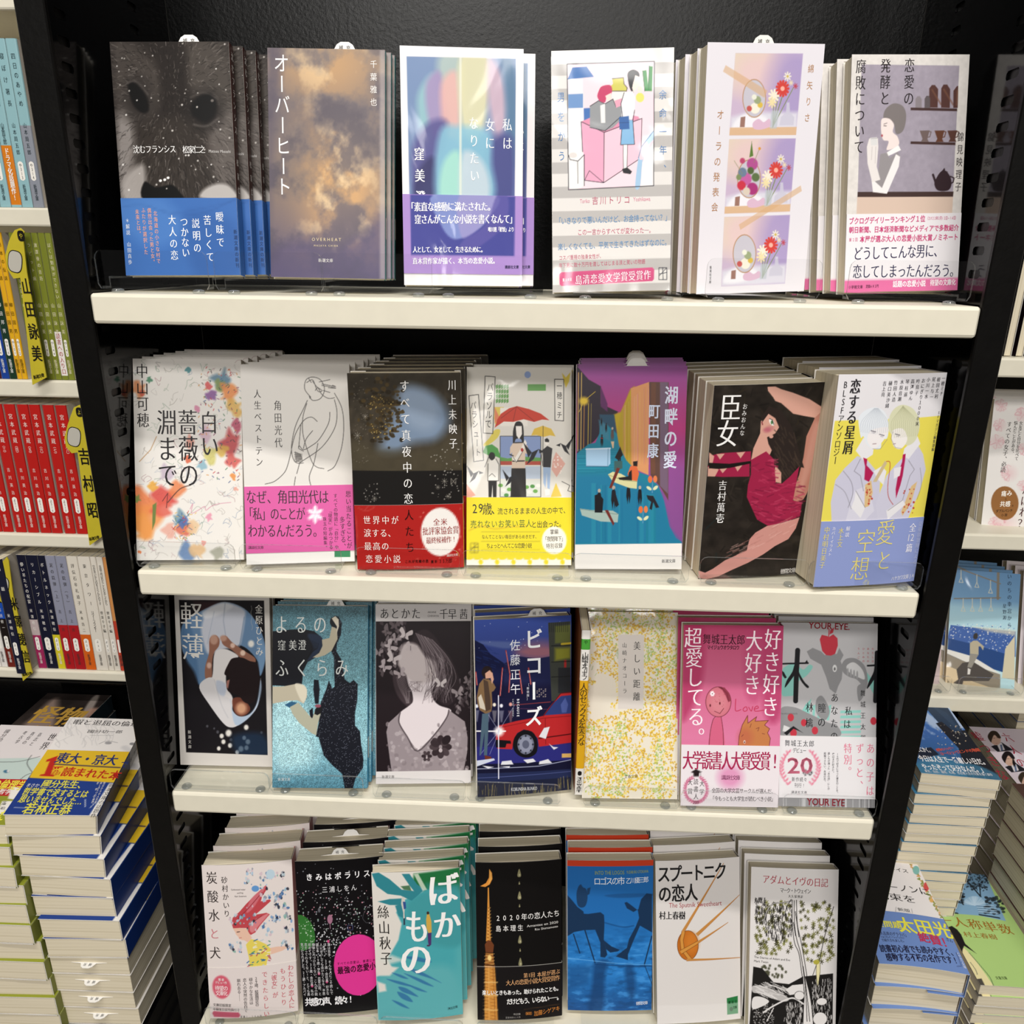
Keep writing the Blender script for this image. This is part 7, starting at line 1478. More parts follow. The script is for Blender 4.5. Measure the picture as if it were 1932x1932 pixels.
# ---------------------------------------------------------------- acrylic book stands
def stand_mesh(wd, lip, depth, base):
    """bent clear sheet: rounded front lip, base plate; edges polished"""
    t = .0016; r = .005
    mb = MB(); hw = wd/2
    out = [(-hw+r*.35, 0)]+[(-hw, r*.6), (-hw, lip-r)]+[(-hw+r-r*math.cos(a), lip-r+r*math.sin(a)) for a in (.5, 1.05)]+[(-hw+r, lip), (hw-r, lip)]+[(hw-r+r*math.sin(a), lip-r+r*math.cos(a)) for a in (.5, 1.05)]+[(hw, lip-r), (hw, r*.6), (hw-r*.35, 0)]
    n = len(out)
    vs = [(x, 0, z) for x, z in out]+[(x, t, z) for x, z in out]
    mb.add(vs, [tuple(range(n)), tuple(range(2*n-1, n-1, -1))], 0)
    mb.add(vs, [(i, (i+1) % n, n+(i+1) % n, n+i) for i in range(n)], 1)
    for (y0, y1, z0, z1) in ((t, .011, 0, t), (.011, .0126, 0, base), (.0126, depth, base-t, base)):
        m0 = len(mb.f); mb.box(-hw+.002, hw-.002, y0, y1, z0, z1, 0)
        for i in (3, 5): mb.m[m0+i] = 1
    return mb.mesh('sheet', [M['acrylic'], M['acrylic_edge']])
def foot_mesh():
    mb = MB(); pr = [(0, 0), (.0036, 0), (.0042, .0010), (.0036, .0020), (.002, .0026), (0, .0026)]; n = 14
    vs = [(r*math.cos(2*math.pi*i/n), r*math.sin(2*math.pi*i/n), z) for r, z in pr for i in range(n)]
    mb.add(vs, [(k*n+i, k*n+(i+1) % n, (k+1)*n+(i+1) % n, (k+1)*n+i) for k in range(len(pr)-1) for i in range(n)])
    return mb.mesh('rubber_foot', [M['acrylic_edge']], True)
FOOT = foot_mesh()
TR = [[(-.2870, -.2113), (-.207, -.1343), (-.1354, -.062), (-.062, .0129), (.0291, .1031), (.1164, .1895), (.2069, .2850)],
      [(-.2862, -.2114), (-.2078, -.1321), (-.1218, -.0450), (-.0436, .0369), (.0377, .1213), (.1290, .2055), (.2065, .2862)],
      [(-.2862, -.2038), (-.2029, -.1259), (-.118, -.0418), (-.0405, .0351), (.0538, .1308), (.1317, .2089), (.2128, .2862)],
      [(-.2778, -.1945), (-.1930, -.1212), (-.1178, -.044), (-.0319, .0392), (.06, .1348), (.1358, .2177), (.2190, .2860)]]
TD = [['under the grey dog face book, beside the slotted panel', 'at the gap between the dog face and cloud books', 'between the cloud book and the pastel painting book', 'under the pastel painting book with violet band', 'under the grey striped cartoon cover', 'under the book with three flower photos', 'at the right end under the tea cup cover'],
      ['under the book of coloured paint splashes', 'under the line drawing book with pink band', 'under the night lake book with red band', 'under the red umbrella book with yellow band', 'under the purple and teal collage book', 'under the crimson dancer book', 'under the two pale suited figures book'],
      ['under the book of the curled up figure in white', 'under the barefoot shadow book', 'under the grey portrait of a faceless woman', 'under the red car night scene book', 'under the yellow mimosa book', 'under the pink doodle book', 'under the silver book with red apple'],
      ['under the girl with red hair book', 'under the black starry book with pink disc', 'under the teal watercolour book', 'under the lit tower book', 'under the blue seaside book', 'under the orange satellite book', 'under the black and white tree engraving book']]
RN = ['top', 'second', 'third', 'bottom']
ZS = [0, -SH, -2*SH, -.6415]
BASEH = [[.0105, .0100, .0066, .0046, .0046, .0046, .0066], [.0040]*7, [.0042]*7, [.0068]*7]
for r in range(4):
    for i, (a, b) in enumerate(TR[r]):
        y = (.0095, .0035, .0045, -.0125)[r]
        root = empty('book_stand', Matrix.Translation(((a+b)/2, y, ZS[r]+.0027)), label='clear book stand %s' % TD[r][i], cat='book stand', group='clear acrylic book stands')
        wd = b-a
        bh = BASEH[r][i]-.0027-.0001
        obj('sheet', stand_mesh(wd, (.0245, .0200, .0185, .0220)[r], (.12, .12, .11, .11)[r], max(.0017, bh)), root)
        for sx in (-1, 1):
            f = obj('rubber_foot', FOOT, root); f.location = (sx*(wd/2-.010), .006, -.0026)

# ---------------------------------------------------------------- books facing forward in the display bay
def slip_mesh(w):
    pts = [(-w*.5, -.02), (w*.5, -.02), (w*.5, 0), (w*.22, .0008), (w*.16, .0045), (w*.08, .0062), (-w*.08, .0062), (-w*.16, .0045), (-w*.22, .0008), (-w*.5, 0)]
    mb = MB().prism(pts, 'y', 0, .0003, 0)
    return mb.mesh('order_slip', [M['slip']])
SLIP = slip_mesh(.034)
SLT = Letters(); SLT.run('補充', -.0025, .0024, .0025, .0024, .0034, '444444', 's', .9)
SLTM = SLT.mesh('lettering', M['matte'], lambda q: np.stack([q[:, 0], np.full(len(q), -.0001), q[:, 1]], 1))
def add_slip(root, h, t, x=.006, txt=True):
    s = obj('order_slip', SLIP, root); s.location = (x, t*.35, h)
    if txt: obj('lettering', SLTM, s)

#      key  thickness copies step(dx,dy) material bow  slip  what it shows
BK = [('b1', .0085, 3, (.0045, .0115), 'gloss', 0, 1, 'grey dog face cover and blue band'),
      ('b2', .0062, 2, (.0016, .0072), 'gloss', 0, 1, 'golden storm cloud cover'),
      ('b3', .0090, 1, (.0065, .0125), 'film', 0, 0, 'pastel abstract cover and violet band'),
      ('b4', .0085, 2, (.0012, .0095), 'film', 0, 0, 'grey striped cartoon couple cover'),
      ('b5', .0130, 4, (-.0045, .0150), 'film', 0, 2, 'three flower photos on white cover'),
      ('b6', .0105, 4, (-.0050, .0125), 'gloss', 0, 0, 'girl drinking tea cover and white band'),
      ('b7', .0095, 5, (.0020, .0125), 'gloss', 0, 0, 'colourful paint splash cover'),
      ('b8', .0105, 5, (.0022, .0125), 'gloss', 0, 0, 'thin line drawing cover and pink band'),
      ('b9', .0180, 5, (.0022, .0195), 'gloss', .0018, 0, 'dark lake cover and red band'),
      ('b10', .0110, 1, (.0012, .0150), 'film', 0, 0, 'red umbrella cover and yellow band'),
      ('b11', .0085, 4, (.0010, .0120), 'gloss', 0, 3, 'purple and teal boat collage cover'),
      ('b12', .0165, 5, (-.0012, .0190), 'gloss', .0015, 0, 'crimson dancer cover'),
      ('b13', .0300, 2, (-.0012, .0340), 'gloss', .0020, 0, 'pale suited pair cover and blue band'),
      ('b14', .0060, 1, (.0008, .0085), 'matte', 0, 0, 'curled up figure in white on black'),
      ('b15', .0070, 2, (.0022, .0085), 'gloss', 0, 1, 'barefoot legs and shadow cover'),
      ('b16', .0070, 1, (.0010, .0085), 'gloss', 0, 0, 'grey faceless woman and butterflies'),
      ('b17', .0100, 2, (-.0008, .0130), 'gloss', .0012, 1, 'red car night scene cover'),
      ('b18', .0075, 1, (.0006, .0085), 'film', 0, 0, 'yellow mimosa pattern cover'),
      ('b19', .0095, 2, (-.0020, .0130), 'gloss', 0, 0, 'pink doodle cover and white band'),
      ('b20', .0085, 2, (.0004, .0115), 'film', 0, 0, 'silver cover with red apple'),
      ('b21', .0205, 3, (.0010, .0235), 'gloss', .0030, 0, 'girl with flying red hair cover'),
      ('b22', .0200, 3, (.0012, .0235), 'gloss', .0025, 4, 'black starry cover with pink disc'),
      ('b23', .0105, 5, (.0020, .0150), 'gloss', .0025, 0, 'teal watercolour tree cover'),
      ('b24', .0150, 4, (.0006, .0195), 'gloss', .0025, 0, 'black cover with lit orange tower'),
      ('b25', .0115, 3, (.0002, .0160), 'gloss', .0010, 0, 'blue seaside legs cover'),
      ('b26', .0145, 2, (-.0004, .0195), 'film', .0015, 0, 'orange satellite on pale cover'),
      ('b27', .0120, 4, (-.0018, .0165), 'gloss', .0010, 0, 'tree engraving cover')]
ROWOF = lambda k: 0 if int(k[1:]) <= 6 else 1 if int(k[1:]) <= 13 else 2 if int(k[1:]) <= 20 else 3
ORD = ['first', 'second', 'third', 'fourth', 'fifth']
jr = random.Random(5)
for key, t, nc, (dx, dy), mat, bow, slip, desc in BK:
    art, band, spine = B[key]()
    row = RN[ROWOF(key)]
    grp = 'paperbacks with %s' % desc
    bm = 'gloss' if mat == 'film' and key in ('b20', 'b10') else None
    front = build_book(PO[key], t, art, band, spine, mat, bow=bow, bmat=bm,
                       label='front paperback with %s, %s shelf' % (desc, row), cat='book', group=grp)
    if slip in (1, 2, 4): add_slip(front, PO[key][7]-.0005, t, .012 if slip == 1 else .0, True)
    bpy.context.view_layer.update()
    base = front.matrix_world.copy()
    src = front
    for i in range(nc):
        c = copy_tree(src, None, ('lettering', 'order_slip') if i == 0 and key not in ('b1', 'b23', 'b3') else ('order_slip',) if i == 0 else ())
        c.matrix_world = Matrix.Translation((dx*(i+1)+jr.uniform(-.0012, .0012), dy*(i+1), 0)) @ base
        c['label'] = '%s copy behind the front %s, %s shelf' % (ORD[i], desc, row)
        if i == 0: src = c
        if slip in (3, 4) or (slip == 1 and i == 0 and key == 'b1'): pass
    if slip in (3, 4):
        for o in [o for o in COL.objects if o.get('group') == grp and o.parent is None and o is not front]:
            add_slip(o, PO[key][7]-.0005, t, .004, False)
    if slip == 3: add_slip(front, PO[key][7]-.0005, t, .004, False)

# the spine-out book between the car cover and the mimosa cover
def flat_art(w, h, col, n=4): return Art([0, 0, 1, 0, 1, 1, 0, 1], w, h, n, 0, 1, col)
def spine_book(x0, x1, yf, z, cover, sp, label, grp=None, w=.0785, h=.150, yaw=0., name='paperback_book', band=None, lean=0):
    po = (x0, yf+w/2, z, -math.pi/2+yaw, lean, 0, w, h)
    return build_book(po, x1-x0, flat_art(w, h, cover), band, sp, 'gloss', cover, label=label, cat='book', group=grp, name=name)
s_ = Spine('e4e0da', [(.05, .11, '4a9a3c'), (.29, .83, 'd9a51f')]).t('山崎ナオコーラ', .145, .265, .0072, '2a2826', 'm').t('人のセックスを笑うな', .325, .66, .0078, '2a2420', 'm', 0, .8).t('や', .066, .066, .004, '1d3a14').t('河出文庫', .9, .96, .0058, '3a3836', 'm').t('¥600', .975, .975, .0035, '3a3836')
s_.plate(.845, .875, .5, '1d1a19')
spine_book(.0462, .0527, .0125, ZS[2]+.0066, 'a8623a', s_, 'yellow spined paperback squeezed upright between the car and mimosa covers', None, .0785, .1495, .02)

# ---------------------------------------------------------------- bay to the left: shelves of spines over a table of piles
lb = empty('bookcase', Matrix.Translation((-.75, .3, 0)), label='black bookcase with cream shelves of upright spines, left edge', cat='bookcase')
def part(name, me, par):
    o = obj(name, me, par); o.matrix_parent_inverse = par.matrix_world.inverted(); return o
bpy.context.view_layer.update()
for zt, lip in ((.2585, .0185), (.0673, .0182), (-.1069, .0186), (-.2849, .0162), (-.4635, .0130)):
    part('shelf', shelf_mesh(-1.05, -.325, .2955, .455, zt, lip), lb)
part('back_panel', MB().box(-1.05, -.325, .455, .462, -1.0, .6).mesh('back_panel', [M['white_metal']]), lb)
part('lower_panel', MB().box(-1.05, -.325, .335, .345, -.72, -.478).mesh('lower_panel', [M['black_gloss']]), lb)
part('trim_rail', MB().box(-1.05, -.325, .293, .2985, -.4795, -.4775).mesh('trim_rail', [M['black_gloss']]), lb)

LBL, ORG = '8db4ba', 'd07a20'
def sp_std(base, title, author, num, tc, plate=True, bands=(), tsize=.0056, press='新潮文庫', tx=(.08, .36), au=(.48, .66), sty='m'):
    s = Spine(base, bands)
    if title: s.t(title, tx[0], tx[1], tsize, tc, sty)
    if author: s.t(author, au[0], au[1], .0050, tc, sty)
    if plate:
        s.plate(.715, .835, .48)
        if num: s.t(num, .74, .815, .0040, '2a2826', 's')
    if press: s.t(press, .87, .945, .0044, tc, 's')
    return s
row_defs = []
A_ = [(-.5548, -.5434), (-.5431, -.532), (-.5314, -.5209), (-.5203, -.5089), (-.5086, -.4980)]
for i, (x0, x1) in enumerate(A_):
    ti = ['ちいさこべ', '季節のない街', '季節のない街', '寝ぼけ署長', '四日のあやめ'][i]
    sp = sp_std(LBL, ti, '山本周五郎', ['や310', 'や312', '', 'や313', 'や314'][i], '24343a', i != 2, [(.62, .985, ORG)] if i == 2 else ([(.5, 1, '8a8e98')] if i == 4 else ()), .0058, '新潮文庫' if i != 2 else '', (.1, .37), (.50, .60 if i == 2 else .66))
    if i == 2: sp.t('ドラマ化話題作!', .655, .94, .0066, 'f4eee6', 'b')
    spine_book(x0, x1, .3, .0677, 'c9c2bc', sp, ['light blue spine second from the left edge, top left shelf', 'light blue spine left of the orange banded spine, top left shelf', 'light blue spine with orange band, top left shelf', 'light blue spine right of the orange banded one, top left shelf', 'blue and grey spine beside the black post, top left shelf'][i], 'light blue paperback spines on the top left shelf')
Bd = [(-.5870, -.5773, '4a1a1c', '', '柳田国男', 'や15', 'maroon spine at the left edge, olive spine shelf'), (-.5767, -.5679, '1c3f8f', 'こころの蔵', '柳美里', 'や734', 'royal blue spine, left shelf of olive spines'), (-.5676, -.5597, '1d3628', '生きる力', '柳田邦男', 'や910', 'dark green spine between the blue and yellow spines'), (-.5591, -.5538, 'd9a51f', '遠野物語', '柳田国男', 'や151', 'yellow spine touching the dark green spine'), (-.5537, -.5485, 'd9a51f', '日本の伝説', '柳田国男', 'や152', 'yellow spine partly behind the yellow divider'), (-.5400, -.5330, '72782a', 'ひざまずいて足をお舐め', '山田詠美', 'や141', 'olive spine partly covered by the yellow divider'), (-.5321, -.5245, '767d2c', '色彩の息子', '山田詠美', 'や142', 'olive spine first right of the yellow divider'), (-.5239, -.5169, '767d2c', 'ラビット病', '山田詠美', 'や143', 'olive spine second right of the yellow divider'), (-.5166, -.5099, '767d2c', '放課後の音符', '山田詠美', 'や144', 'olive spine third right of the yellow divider'), (-.5093, -.5023, '767d2c', '', '山田詠美', '', 'olive spine with white lower band and red letters'), (-.5020, -.4960, '7d8432', 'ぼくは勉強ができない', '山田詠美', 'や145', 'olive spine touching the black post')]
for x0, x1, c, ti, au, nu, lab in Bd:
    w_ = lab.startswith('olive spine with white')
    sp = sp_std(c, ti, au, nu, 'e0d9b4' if c[:1] in '74' else ('e4e4e0' if c[0] == '1' else '3a2a10'), not w_, [(.66, .97, 'e6e0da')] if w_ else (), .0046, '' if w_ else '新潮文庫', (.08, .42 if len(ti) > 6 else .3))
    if w_: sp.t('読書への入り口', .69, .94, .0062, 'a8262c', 'm')
    spine_book(x0, x1, .3, -.1065, 'd6d0c4', sp, lab, 'spines on the left shelf of olive and yellow books')
Cx = [-.6368, -.6246, -.6113, -.5956, -.5811, -.5661, -.5529, -.5373, -.5229]
Cn = '一二三四五六七八'
for i, x0 in enumerate(Cx):
    x1 = x0+.0118
    if i == 0: ti = ''
    ti = '宮本武蔵'
    sp = sp_std('b3201c', ti, '吉川英治', 'よ5%d' % (10+i), 'f0dcd4', True, (), .0066, '新潮文庫', (.09, .27), (.50, .68))
    sp.t('（%s）' % Cn[max(0, i-1)], .31, .37, .0048, 'f0dcd4', 's')
    spine_book(x0, x1, .3, -.2845, 'd9d2c8', sp, '%s red spine leftward from the yellow divider' % ['ninth', 'eighth', 'seventh', 'sixth', 'fifth', 'fourth', 'third', 'second', 'first'][i], 'red numbered paperback spines on the left shelf')
Dd = [(-.6561, -.6494, 'd9d5d0', '', '', (), 'white spine at the left edge, lowest left shelf'), (-.6487, -.6413, 'd9d5d0', '', '', (), 'white spine left of the black and maroon spine'), (-.6406, -.6305, '1d1715', '', '吉田修一', [(.42, .56, '1f4fb0'), (.82, 1, '6a241c')], 'black spine with blue label and maroon foot'), (-.6191, -.6091, '1b1d30', '満願', '米澤穂信', (), 'navy spine pulled forward beside the yellow divider'), (-.6017, -.5917, '17182a', '儚い羊たちの祝宴', '米澤穂信', [(.56, .7, 'b8a8a8'), (.7, 1, '9a2a58')], 'navy spine with pink lower half'), (-.5910, -.5770, '17192c', 'リカーシブル', '米澤穂信', (), 'plain navy spine between pink and yellow footed spines'), (-.5765, -.5677, '17192c', 'ボトルネック', '米澤穂信', [(.69, 1, 'd0c22a')], 'navy spine with yellow lower band'), (-.5670, -.5557, '8a8c9e', '泥の銃弾（上）', '吉上亮', [(.6, 1, 'a81c22')], 'grey spine with red foot beside the yellow footed spine'), (-.5550, -.5424, '8a8c9e', '泥の銃弾（下）', '吉上亮', [(.6, 1, 'a81c22')], 'grey spine with red foot beside the orange footed spine'), (-.5417, -.5291, 'd6cfc2', '評伝石牟礼道子', '米本浩二', [(.68, 1, 'd0601c')], 'cream spine with orange lower band'), (-.5284, -.5138, 'd9d2c6', '東京タワー', 'リリー・フランキー', (), 'thick plain cream spine right of the orange footed spine'), (-.5132, -.5066, 'd9d2c6', '空が青いから白をえらんだのです', '寮美千子編', (), 'first thin cream spine with small black mark'), (-.5059, -.4985, 'd9d2c6', '名前で呼ばれたこともなかったから', '寮美千子編', (), 'second thin cream spine, beside the post'), (-.4980, -.4930, 'c98a50', '', '', [(.55, 1, 'b8402c')], 'orange and red spine touching the black post')]
for x0, x1, c, ti, au, bd, lab in Dd:
    dark = c[0] == '1'
    sp = sp_std(c, ti, au, 'よ33' if ti or au else '', 'e6e2dc' if dark else '3c3834', True, bd, .0056 if len(ti) < 9 else .0042, '新潮文庫', (.08, .4 if len(ti) > 4 else .25), (.48, .64))
    spine_book(x0, x1, .285 if 'pulled' in lab else .3, -.463, 'd9d2c8' if not dark else 'cfc8be', sp, lab+(', lowest left shelf' if 'lowest' not in lab else ''), 'spines on the lowest left shelf')

# yellow author dividers between the spines (the round badge is left blank)
def divider(name_txt, outline, tx, badge, dot, foot, label, kana):
    y = .2865
    root = empty('shelf_divider', Matrix.Translation((outline[0][0], y, outline[0][1])), label=label, cat='divider', group='yellow shelf dividers')
    bpy.context.view_layer.update()
    o = part('plate', MB().prism(outline, 'y', y, y+.0012, 0).mesh('plate', [M['yellow']]), root)
    def ring(c, rx, rz, y0, y1, col, rot=0.):
        n = 24; pts = []
        for k in range(n):
            a = 2*math.pi*k/n; p = (abs(math.cos(a))**.7*math.copysign(rx, math.cos(a)), abs(math.sin(a))**.7*math.copysign(rz, math.sin(a)))
            pts.append((c[0]+p[0]*math.cos(rot)-p[1]*math.sin(rot), c[1]+p[0]*math.sin(rot)+p[1]*math.cos(rot)))
        return MB().prism(pts, 'y', y0, y1, 0, None, tuple(lin(hx(col))))
    bd = ring(badge, .0076, .0112, y-.0002, y, '17150f', -.25)
    part('badge_rim', bd.mesh('badge_rim', [M['matte']]), o)
    part('badge', ring(badge, .0068, .0103, y-.0004, y-.0002, 'b9b5aa', -.25).mesh('badge', [M['matte']]), o)
    L = Letters()
    (x0, z0), (x1, z1) = tx
    L.run(name_txt, x0, z0, x1, z1, .0175 if len(name_txt) > 3 else .0200, '17150f', 'b', .62, True)
    L.run('新潮文庫', foot[0]-.0045, foot[1]-.0012, foot[0]+.0045, foot[1]+.0012, .0045, '17150f', 'b', .75, False)
    part('lettering', L.mesh('lettering', M['matte'], lambda q: np.stack([q[:, 0], np.full(len(q), y-.0003), q[:, 1]], 1)), o)
    if dot:
        part('kana_dot', ring(dot, .0036, .0052, y-.0003, y, '17150f').mesh('kana_dot', [M['matte']]), o)
        L2_ = Letters(); L2_.run(kana, *dot, *dot, .006, 'c0b02a', 's', .7, False)
        part('kana', L2_.mesh('kana', M['matte'], lambda q: np.stack([q[:, 0], np.full(len(q), y-.0005), q[:, 1]], 1)), o)
divider('山田詠美', [(-.5238, .0454), (-.5174, .0476), (-.5138, .0440), (-.5164, .0380), (-.5188, .0039), (-.5177, -.1022), (-.5346, -.1105), (-.5268, -.0005), (-.5341, -.0014), (-.5386, .0077), (-.5384, .0208), (-.5318, .0349), (-.5280, .0404)], ((-.5214, -.0090), (-.5236, -.0770)), (-.5290, .0152), (-.5180, .0400), (-.5258, -.1010), 'yellow divider among the olive spines', 'や')
divider('吉村昭', [(-.4868, -.131), (-.4829, -.1337), (-.4798, -.1427), (-.4838, -.2807), (-.5021, -.2936), (-.4977, -.1839), (-.5044, -.185), (-.5096, -.178), (-.5095, -.1675), (-.5036, -.1535), (-.498, -.1425), (-.4933, -.1339)], ((-.4908, -.1882), (-.4916, -.2503)), (-.4985, -.1665), (-.4880, -.1390), (-.4950, -.2842), 'yellow divider at the right end of the red spines', 'よ')
divider('米澤穂信', [(-.603, -.3105), (-.6015, -.3154), (-.6048, -.3603), (-.6008, -.4621), (-.6151, -.4742), (-.6137, -.3673), (-.6204, -.3689), (-.6276, -.3611), (-.6216, -.3317), (-.6117, -.3196)], ((-.6060, -.3700), (-.6055, -.4400)), (-.6146, -.3460), None, (-.6078, -.4640), 'yellow divider beside the navy spines on the lowest left shelf', 'よ')

# ---------------------------------------------------------------- tables with piles
def table(name, x0, x1, y0, y1, z, label):
    root = empty(name, Matrix.Translation(((x0+x1)/2, y0, -1.3)), label=label, cat='display table')
    bpy.context.view_layer.update()
    part('table_top', MB().box(x0, x1, y0, y1, z-.022, z, 0, .0012).mesh('table_top', [M['black_gloss']]), root)
    part('plinth', MB().box(x0+.01, x1-.01, y0+.012, y1, -1.3, z-.022).mesh('plinth', [M['black_satin']]), root)
table('display_table', -1.05, -.3095, .030, .334, -.7005, 'black table under the book piles in the lower left corner')
table('display_table', .3095, 1.15, -.02, .56, -.7445, 'black table under the book piles in the lower right corner')

def pile(key, n, t, what, grp, below=None, jit=.002, mat='gloss', tilt_out=True, seed=1, bow=0, sh=(0, 0), t2=None, lay=None):
    """a pile: the painted book on top, copies under it along the vertical; below = (count, thickness, art colour, spine) of other books"""
    art, band, spine = B[key]()
    po = list(PO[key])
    if len(po) < 9: po.append(0.)
    top = build_book(po, t, art, band, spine, mat, bow=bow, label='%s, topmost of its pile' % what, cat='book', group=grp)
    rs = random.Random(seed); z = po[2]-t*math.cos(po[8])-.0002
    src = None
    L = abs(po[8])*po[6]/2
    for i in range(1, n):
        p = list(po); p[8] = po[8]*max(0, 1-i/4.); L2 = abs(p[8])*p[6]/2
        z -= max(0, L2-L)*0
        p[0] += rs.uniform(-jit, jit)+sh[0]*i; p[1] += rs.uniform(-jit, jit)+sh[1]*i; p[3] = po[3]*max(.15, 1-i/3.)+rs.uniform(-.02, .02); p[2] = z
        c = copy_tree(top if src is None else src, None, ('lettering',) if src is None else ())
        c.matrix_world = pose(*p); src = src or c
        c['label'] = '%s book down the pile under the %s' % (NTH[i-1], what)
        z -= t+.0003
    return z, po
NTH = 'first second third fourth fifth sixth seventh eighth ninth tenth eleventh twelfth thirteenth fourteenth fifteenth sixteenth seventeenth eighteenth nineteenth twentieth twenty-first twenty-second twenty-third'.split()
def reversed_pile(n, t, z, x, y, yaw, w, h, cover, spb, label, grp, seed=3, slips=True, fan=.0015, start=1):
    """books laid with the fore-edge to the right"""
    rs = random.Random(seed); src = None
    for i in range(n):
        p = (x+rs.uniform(-fan, fan), y+rs.uniform(-fan, fan), z, yaw+math.pi+rs.uniform(-.015, .015), math.pi/2, 0, w, h)
        if src is None:
            src = build_book(p, t, flat_art(w, h, cover), None, Spine(spb), 'gloss', cover, label='', cat='book', group=grp)
            if slips: add_slip(src, h-.0005, t, 0, True)
            c = src
        else:
            c = copy_tree(src); c.matrix_world = pose(*p)
        c['label'] = '%s %s' % (NTH[i], label)
        z -= t+.0003
zL, p_ = pile('L1', 7, .0222, 'white paperback with yellow and navy band', 'pile of white and navy paperbacks', sh=(.0018, -.0008))
reversed_pile(4, .0218, zL, -.4075, .176, .03, .076, .151, 'dad5cf', 'cfcac2', 'pale book with paper slip, below the white and navy pile', 'pale books at the foot of the left pile')
pile('L2', 11, .0216, 'white paperback with red and olive band', 'pile of olive spined paperbacks', jit=.0015, seed=4, sh=(.0014, -.0003))
pile('L3', 8, .0225, 'dark paperback with gold lettering', 'dark paperbacks at the back of the left table', seed=6)
pile('R1', 22, .0121, 'blue sky and tower paperback', 'pile of paperbacks under the blue sky cover', jit=.0010, seed=2, mat='gloss', sh=(-.0006, .0004))
pile('R2', 6, .0258, 'white flower bordered paperback with blue band', 'pile under the white flower border cover', jit=.0016, seed=5, bow=.002)
pile('R3', 7, .0125, 'green and blue park bench paperback', 'pile under the park bench cover', jit=.0015, seed=7, bow=.001)
pile('R6', 8, .0235, 'pink paperback with suited portraits', 'pile under the suited portraits cover', jit=.001, seed=8)
def side_pile(x, y, z, n, t, cover, spb, what, grp, txt=None, seed=9, yaw=-.03):
    a = flat_art(.078, .151, cover, 24); po = (x, y, z, yaw, math.pi/2, 0, .078, .151)
    if txt: a.L.run(txt, -.022, .126, .03, .126, .030, 'eeeae6', 'm', .8, False)
    top = build_book(po, t, a, None, Spine(spb), 'gloss', cover, label='%s, topmost of its pile' % what, cat='book', group=grp)
    rs = random.Random(seed)
    for i in range(1, n):
        c = copy_tree(top, None, ('lettering',)); p = list(po); p[0] += rs.uniform(-.001, .001); p[1] += rs.uniform(-.001, .001); p[2] = z-i*(t+.0003)
        c.matrix_world = pose(*p); c['label'] = '%s book down the pile under the %s' % (NTH[i-1], what)
side_pile(.580, .078, -.525, 9, .0240, '46302a', '4a342c', 'brown white lettered paperback, right edge', 'pile under the brown cover', '業界')
side_pile(.683, .385, -.520, 9, .0245, '3f5f9a', 'd6cfc0', 'plain blue paperback, rear right edge', 'rear pile at the right edge')

# ---------------------------------------------------------------- bay to the right
rb = empty('bookcase', Matrix.Translation((.75, .3, 0)), label='black bookcase with cream shelves of facing covers, right edge', cat='bookcase')
bpy.context.view_layer.update()
for zt, lip in ((.125, .019), (-.0642, .0195), (-.2524, .0182), (-.454, .0197)):
    part('shelf', shelf_mesh(.325, 1.15, .290, .52, zt, lip), rb)
part('back_panel', MB().box(.325, 1.15, .52, .527, -1.0, .6).mesh('back_panel', [M['black_flat']]), rb)
part('lower_panel', MB().box(.325, 1.15, .552, .56, -.742, -.47).mesh('lower_panel', [M['black_satin']]), rb)

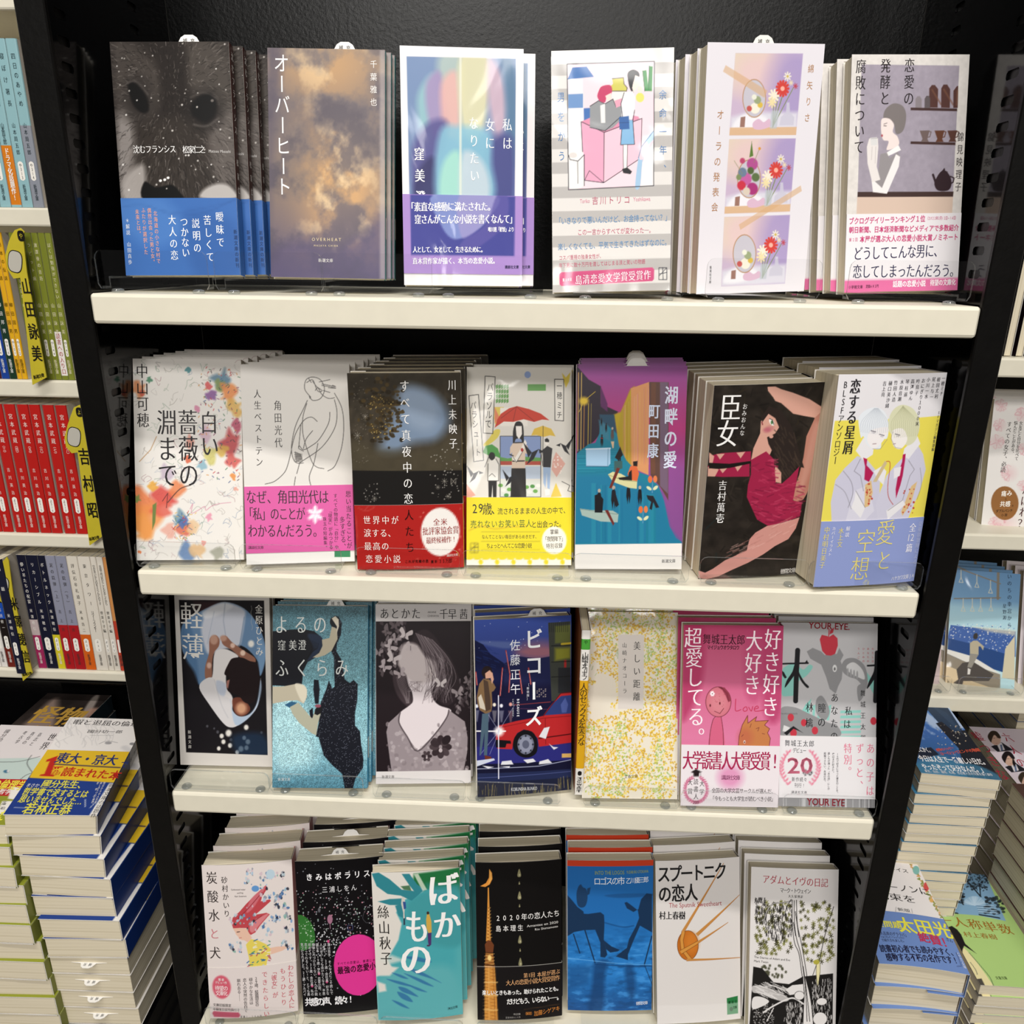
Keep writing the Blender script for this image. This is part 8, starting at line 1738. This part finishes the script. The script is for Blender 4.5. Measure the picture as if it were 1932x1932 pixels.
for key, t, n, step, desc, bow in (('R5', .013, 5, (.0010, .0175), 'pink flowers and brown oval', .0015), ('R4', .0085, 4, (-.0030, .0115), 'seaside train window', .001)):
    art, band, sp = B[key]()
    f = build_book(PO[key], t, art, band, sp, 'film' if key == 'R4' else 'gloss', bow=bow, label='front paperback showing %s, right bookcase' % desc, cat='book', group='paperbacks with '+desc)
    bpy.context.view_layer.update(); base = f.matrix_world.copy(); src = None
    for i in range(1, n):
        c = copy_tree(src or f, None, ('lettering',) if src is None else ()); src = src or c
        c.matrix_world = Matrix.Translation((step[0]*i, step[1]*i, 0)) @ base
        c['label'] = '%s copy behind the %s cover, right bookcase' % (ORD[i-1], desc)
p4 = PO['R4']
for key, x, c, lab in (('n1', p4[0]-.086, 'c9b4b4', 'pale pink paperback showing a sliver between post and train window cover'), ('n2', p4[0]+.090, 'd9d0d4', 'pale lilac paperback at the right edge beside the train window cover')):
    po = (x, p4[1]+(.006 if key == 'n1' else -.012), p4[2], p4[3], p4[4], 0, .0785, .151)
    a = flat_art(.0785, .151, c, 40)
    if key == 'n1': a.nz(.2, 5, 8, 3).r(0, .55, 1, .8, '8f7f7c', .2, .6)
    else: a.L.run('傲慢と', -.032, .105, -.032, .05, .018, '2a2628', 'm', .8, True)
    f = build_book(po, .012, a, None, Spine(c), 'gloss', c, label=lab, cat='book', group='neighbours of the train window covers')
    if key == 'n2':
        for i in range(1, 4):
            c2 = copy_tree(f, None, ('lettering',)); c2.matrix_world = Matrix.Translation((-.0016*i, .0155*i, 0)) @ pose(*po); c2['label'] = '%s copy behind the pale lilac paperback at the right edge' % ORD[i-1]
for i in range(4):
    wd = .0745; x = PO['R4'][0]-.083+i*.083
    if i > 1: break
    root = empty('book_stand', Matrix.Translation((x+.0, .2955, -.4513)), label='clear acrylic book stand in the right bookcase, under the %s' % ('pale pink sliver cover', 'train window cover')[i], cat='book stand', group='clear acrylic book stands')
    obj('sheet', stand_mesh(wd, .021, .10, .0017), root)
    for sx in (-1, 1):
        f = obj('rubber_foot', FOOT, root); f.location = (sx*(wd/2-.010), .006, -.0026)
# books standing with the fore-edge to the front on the right shelf
for i in range(5):
    x = .4790+i*.0118
    sp = Spine('d9d2c6'); sp.bk = [(0, .52, '17161a'), (.52, .73, 'e6e2e0'), (.73, 1, 'c83a62')]
    po = (x+.0072, .303+.0785/2, -.0638, math.pi/2+.05, 0, 0, .0785, .150)
    build_book(po, .0072, flat_art(.0785, .150, 'c83a62'), None, sp, 'gloss', 'e6e2e0', label='%s book from the post with white and pink cover, fore-edge out, upper right shelf' % ORD[i], cat='book', group='pink and white books on the upper right shelf')
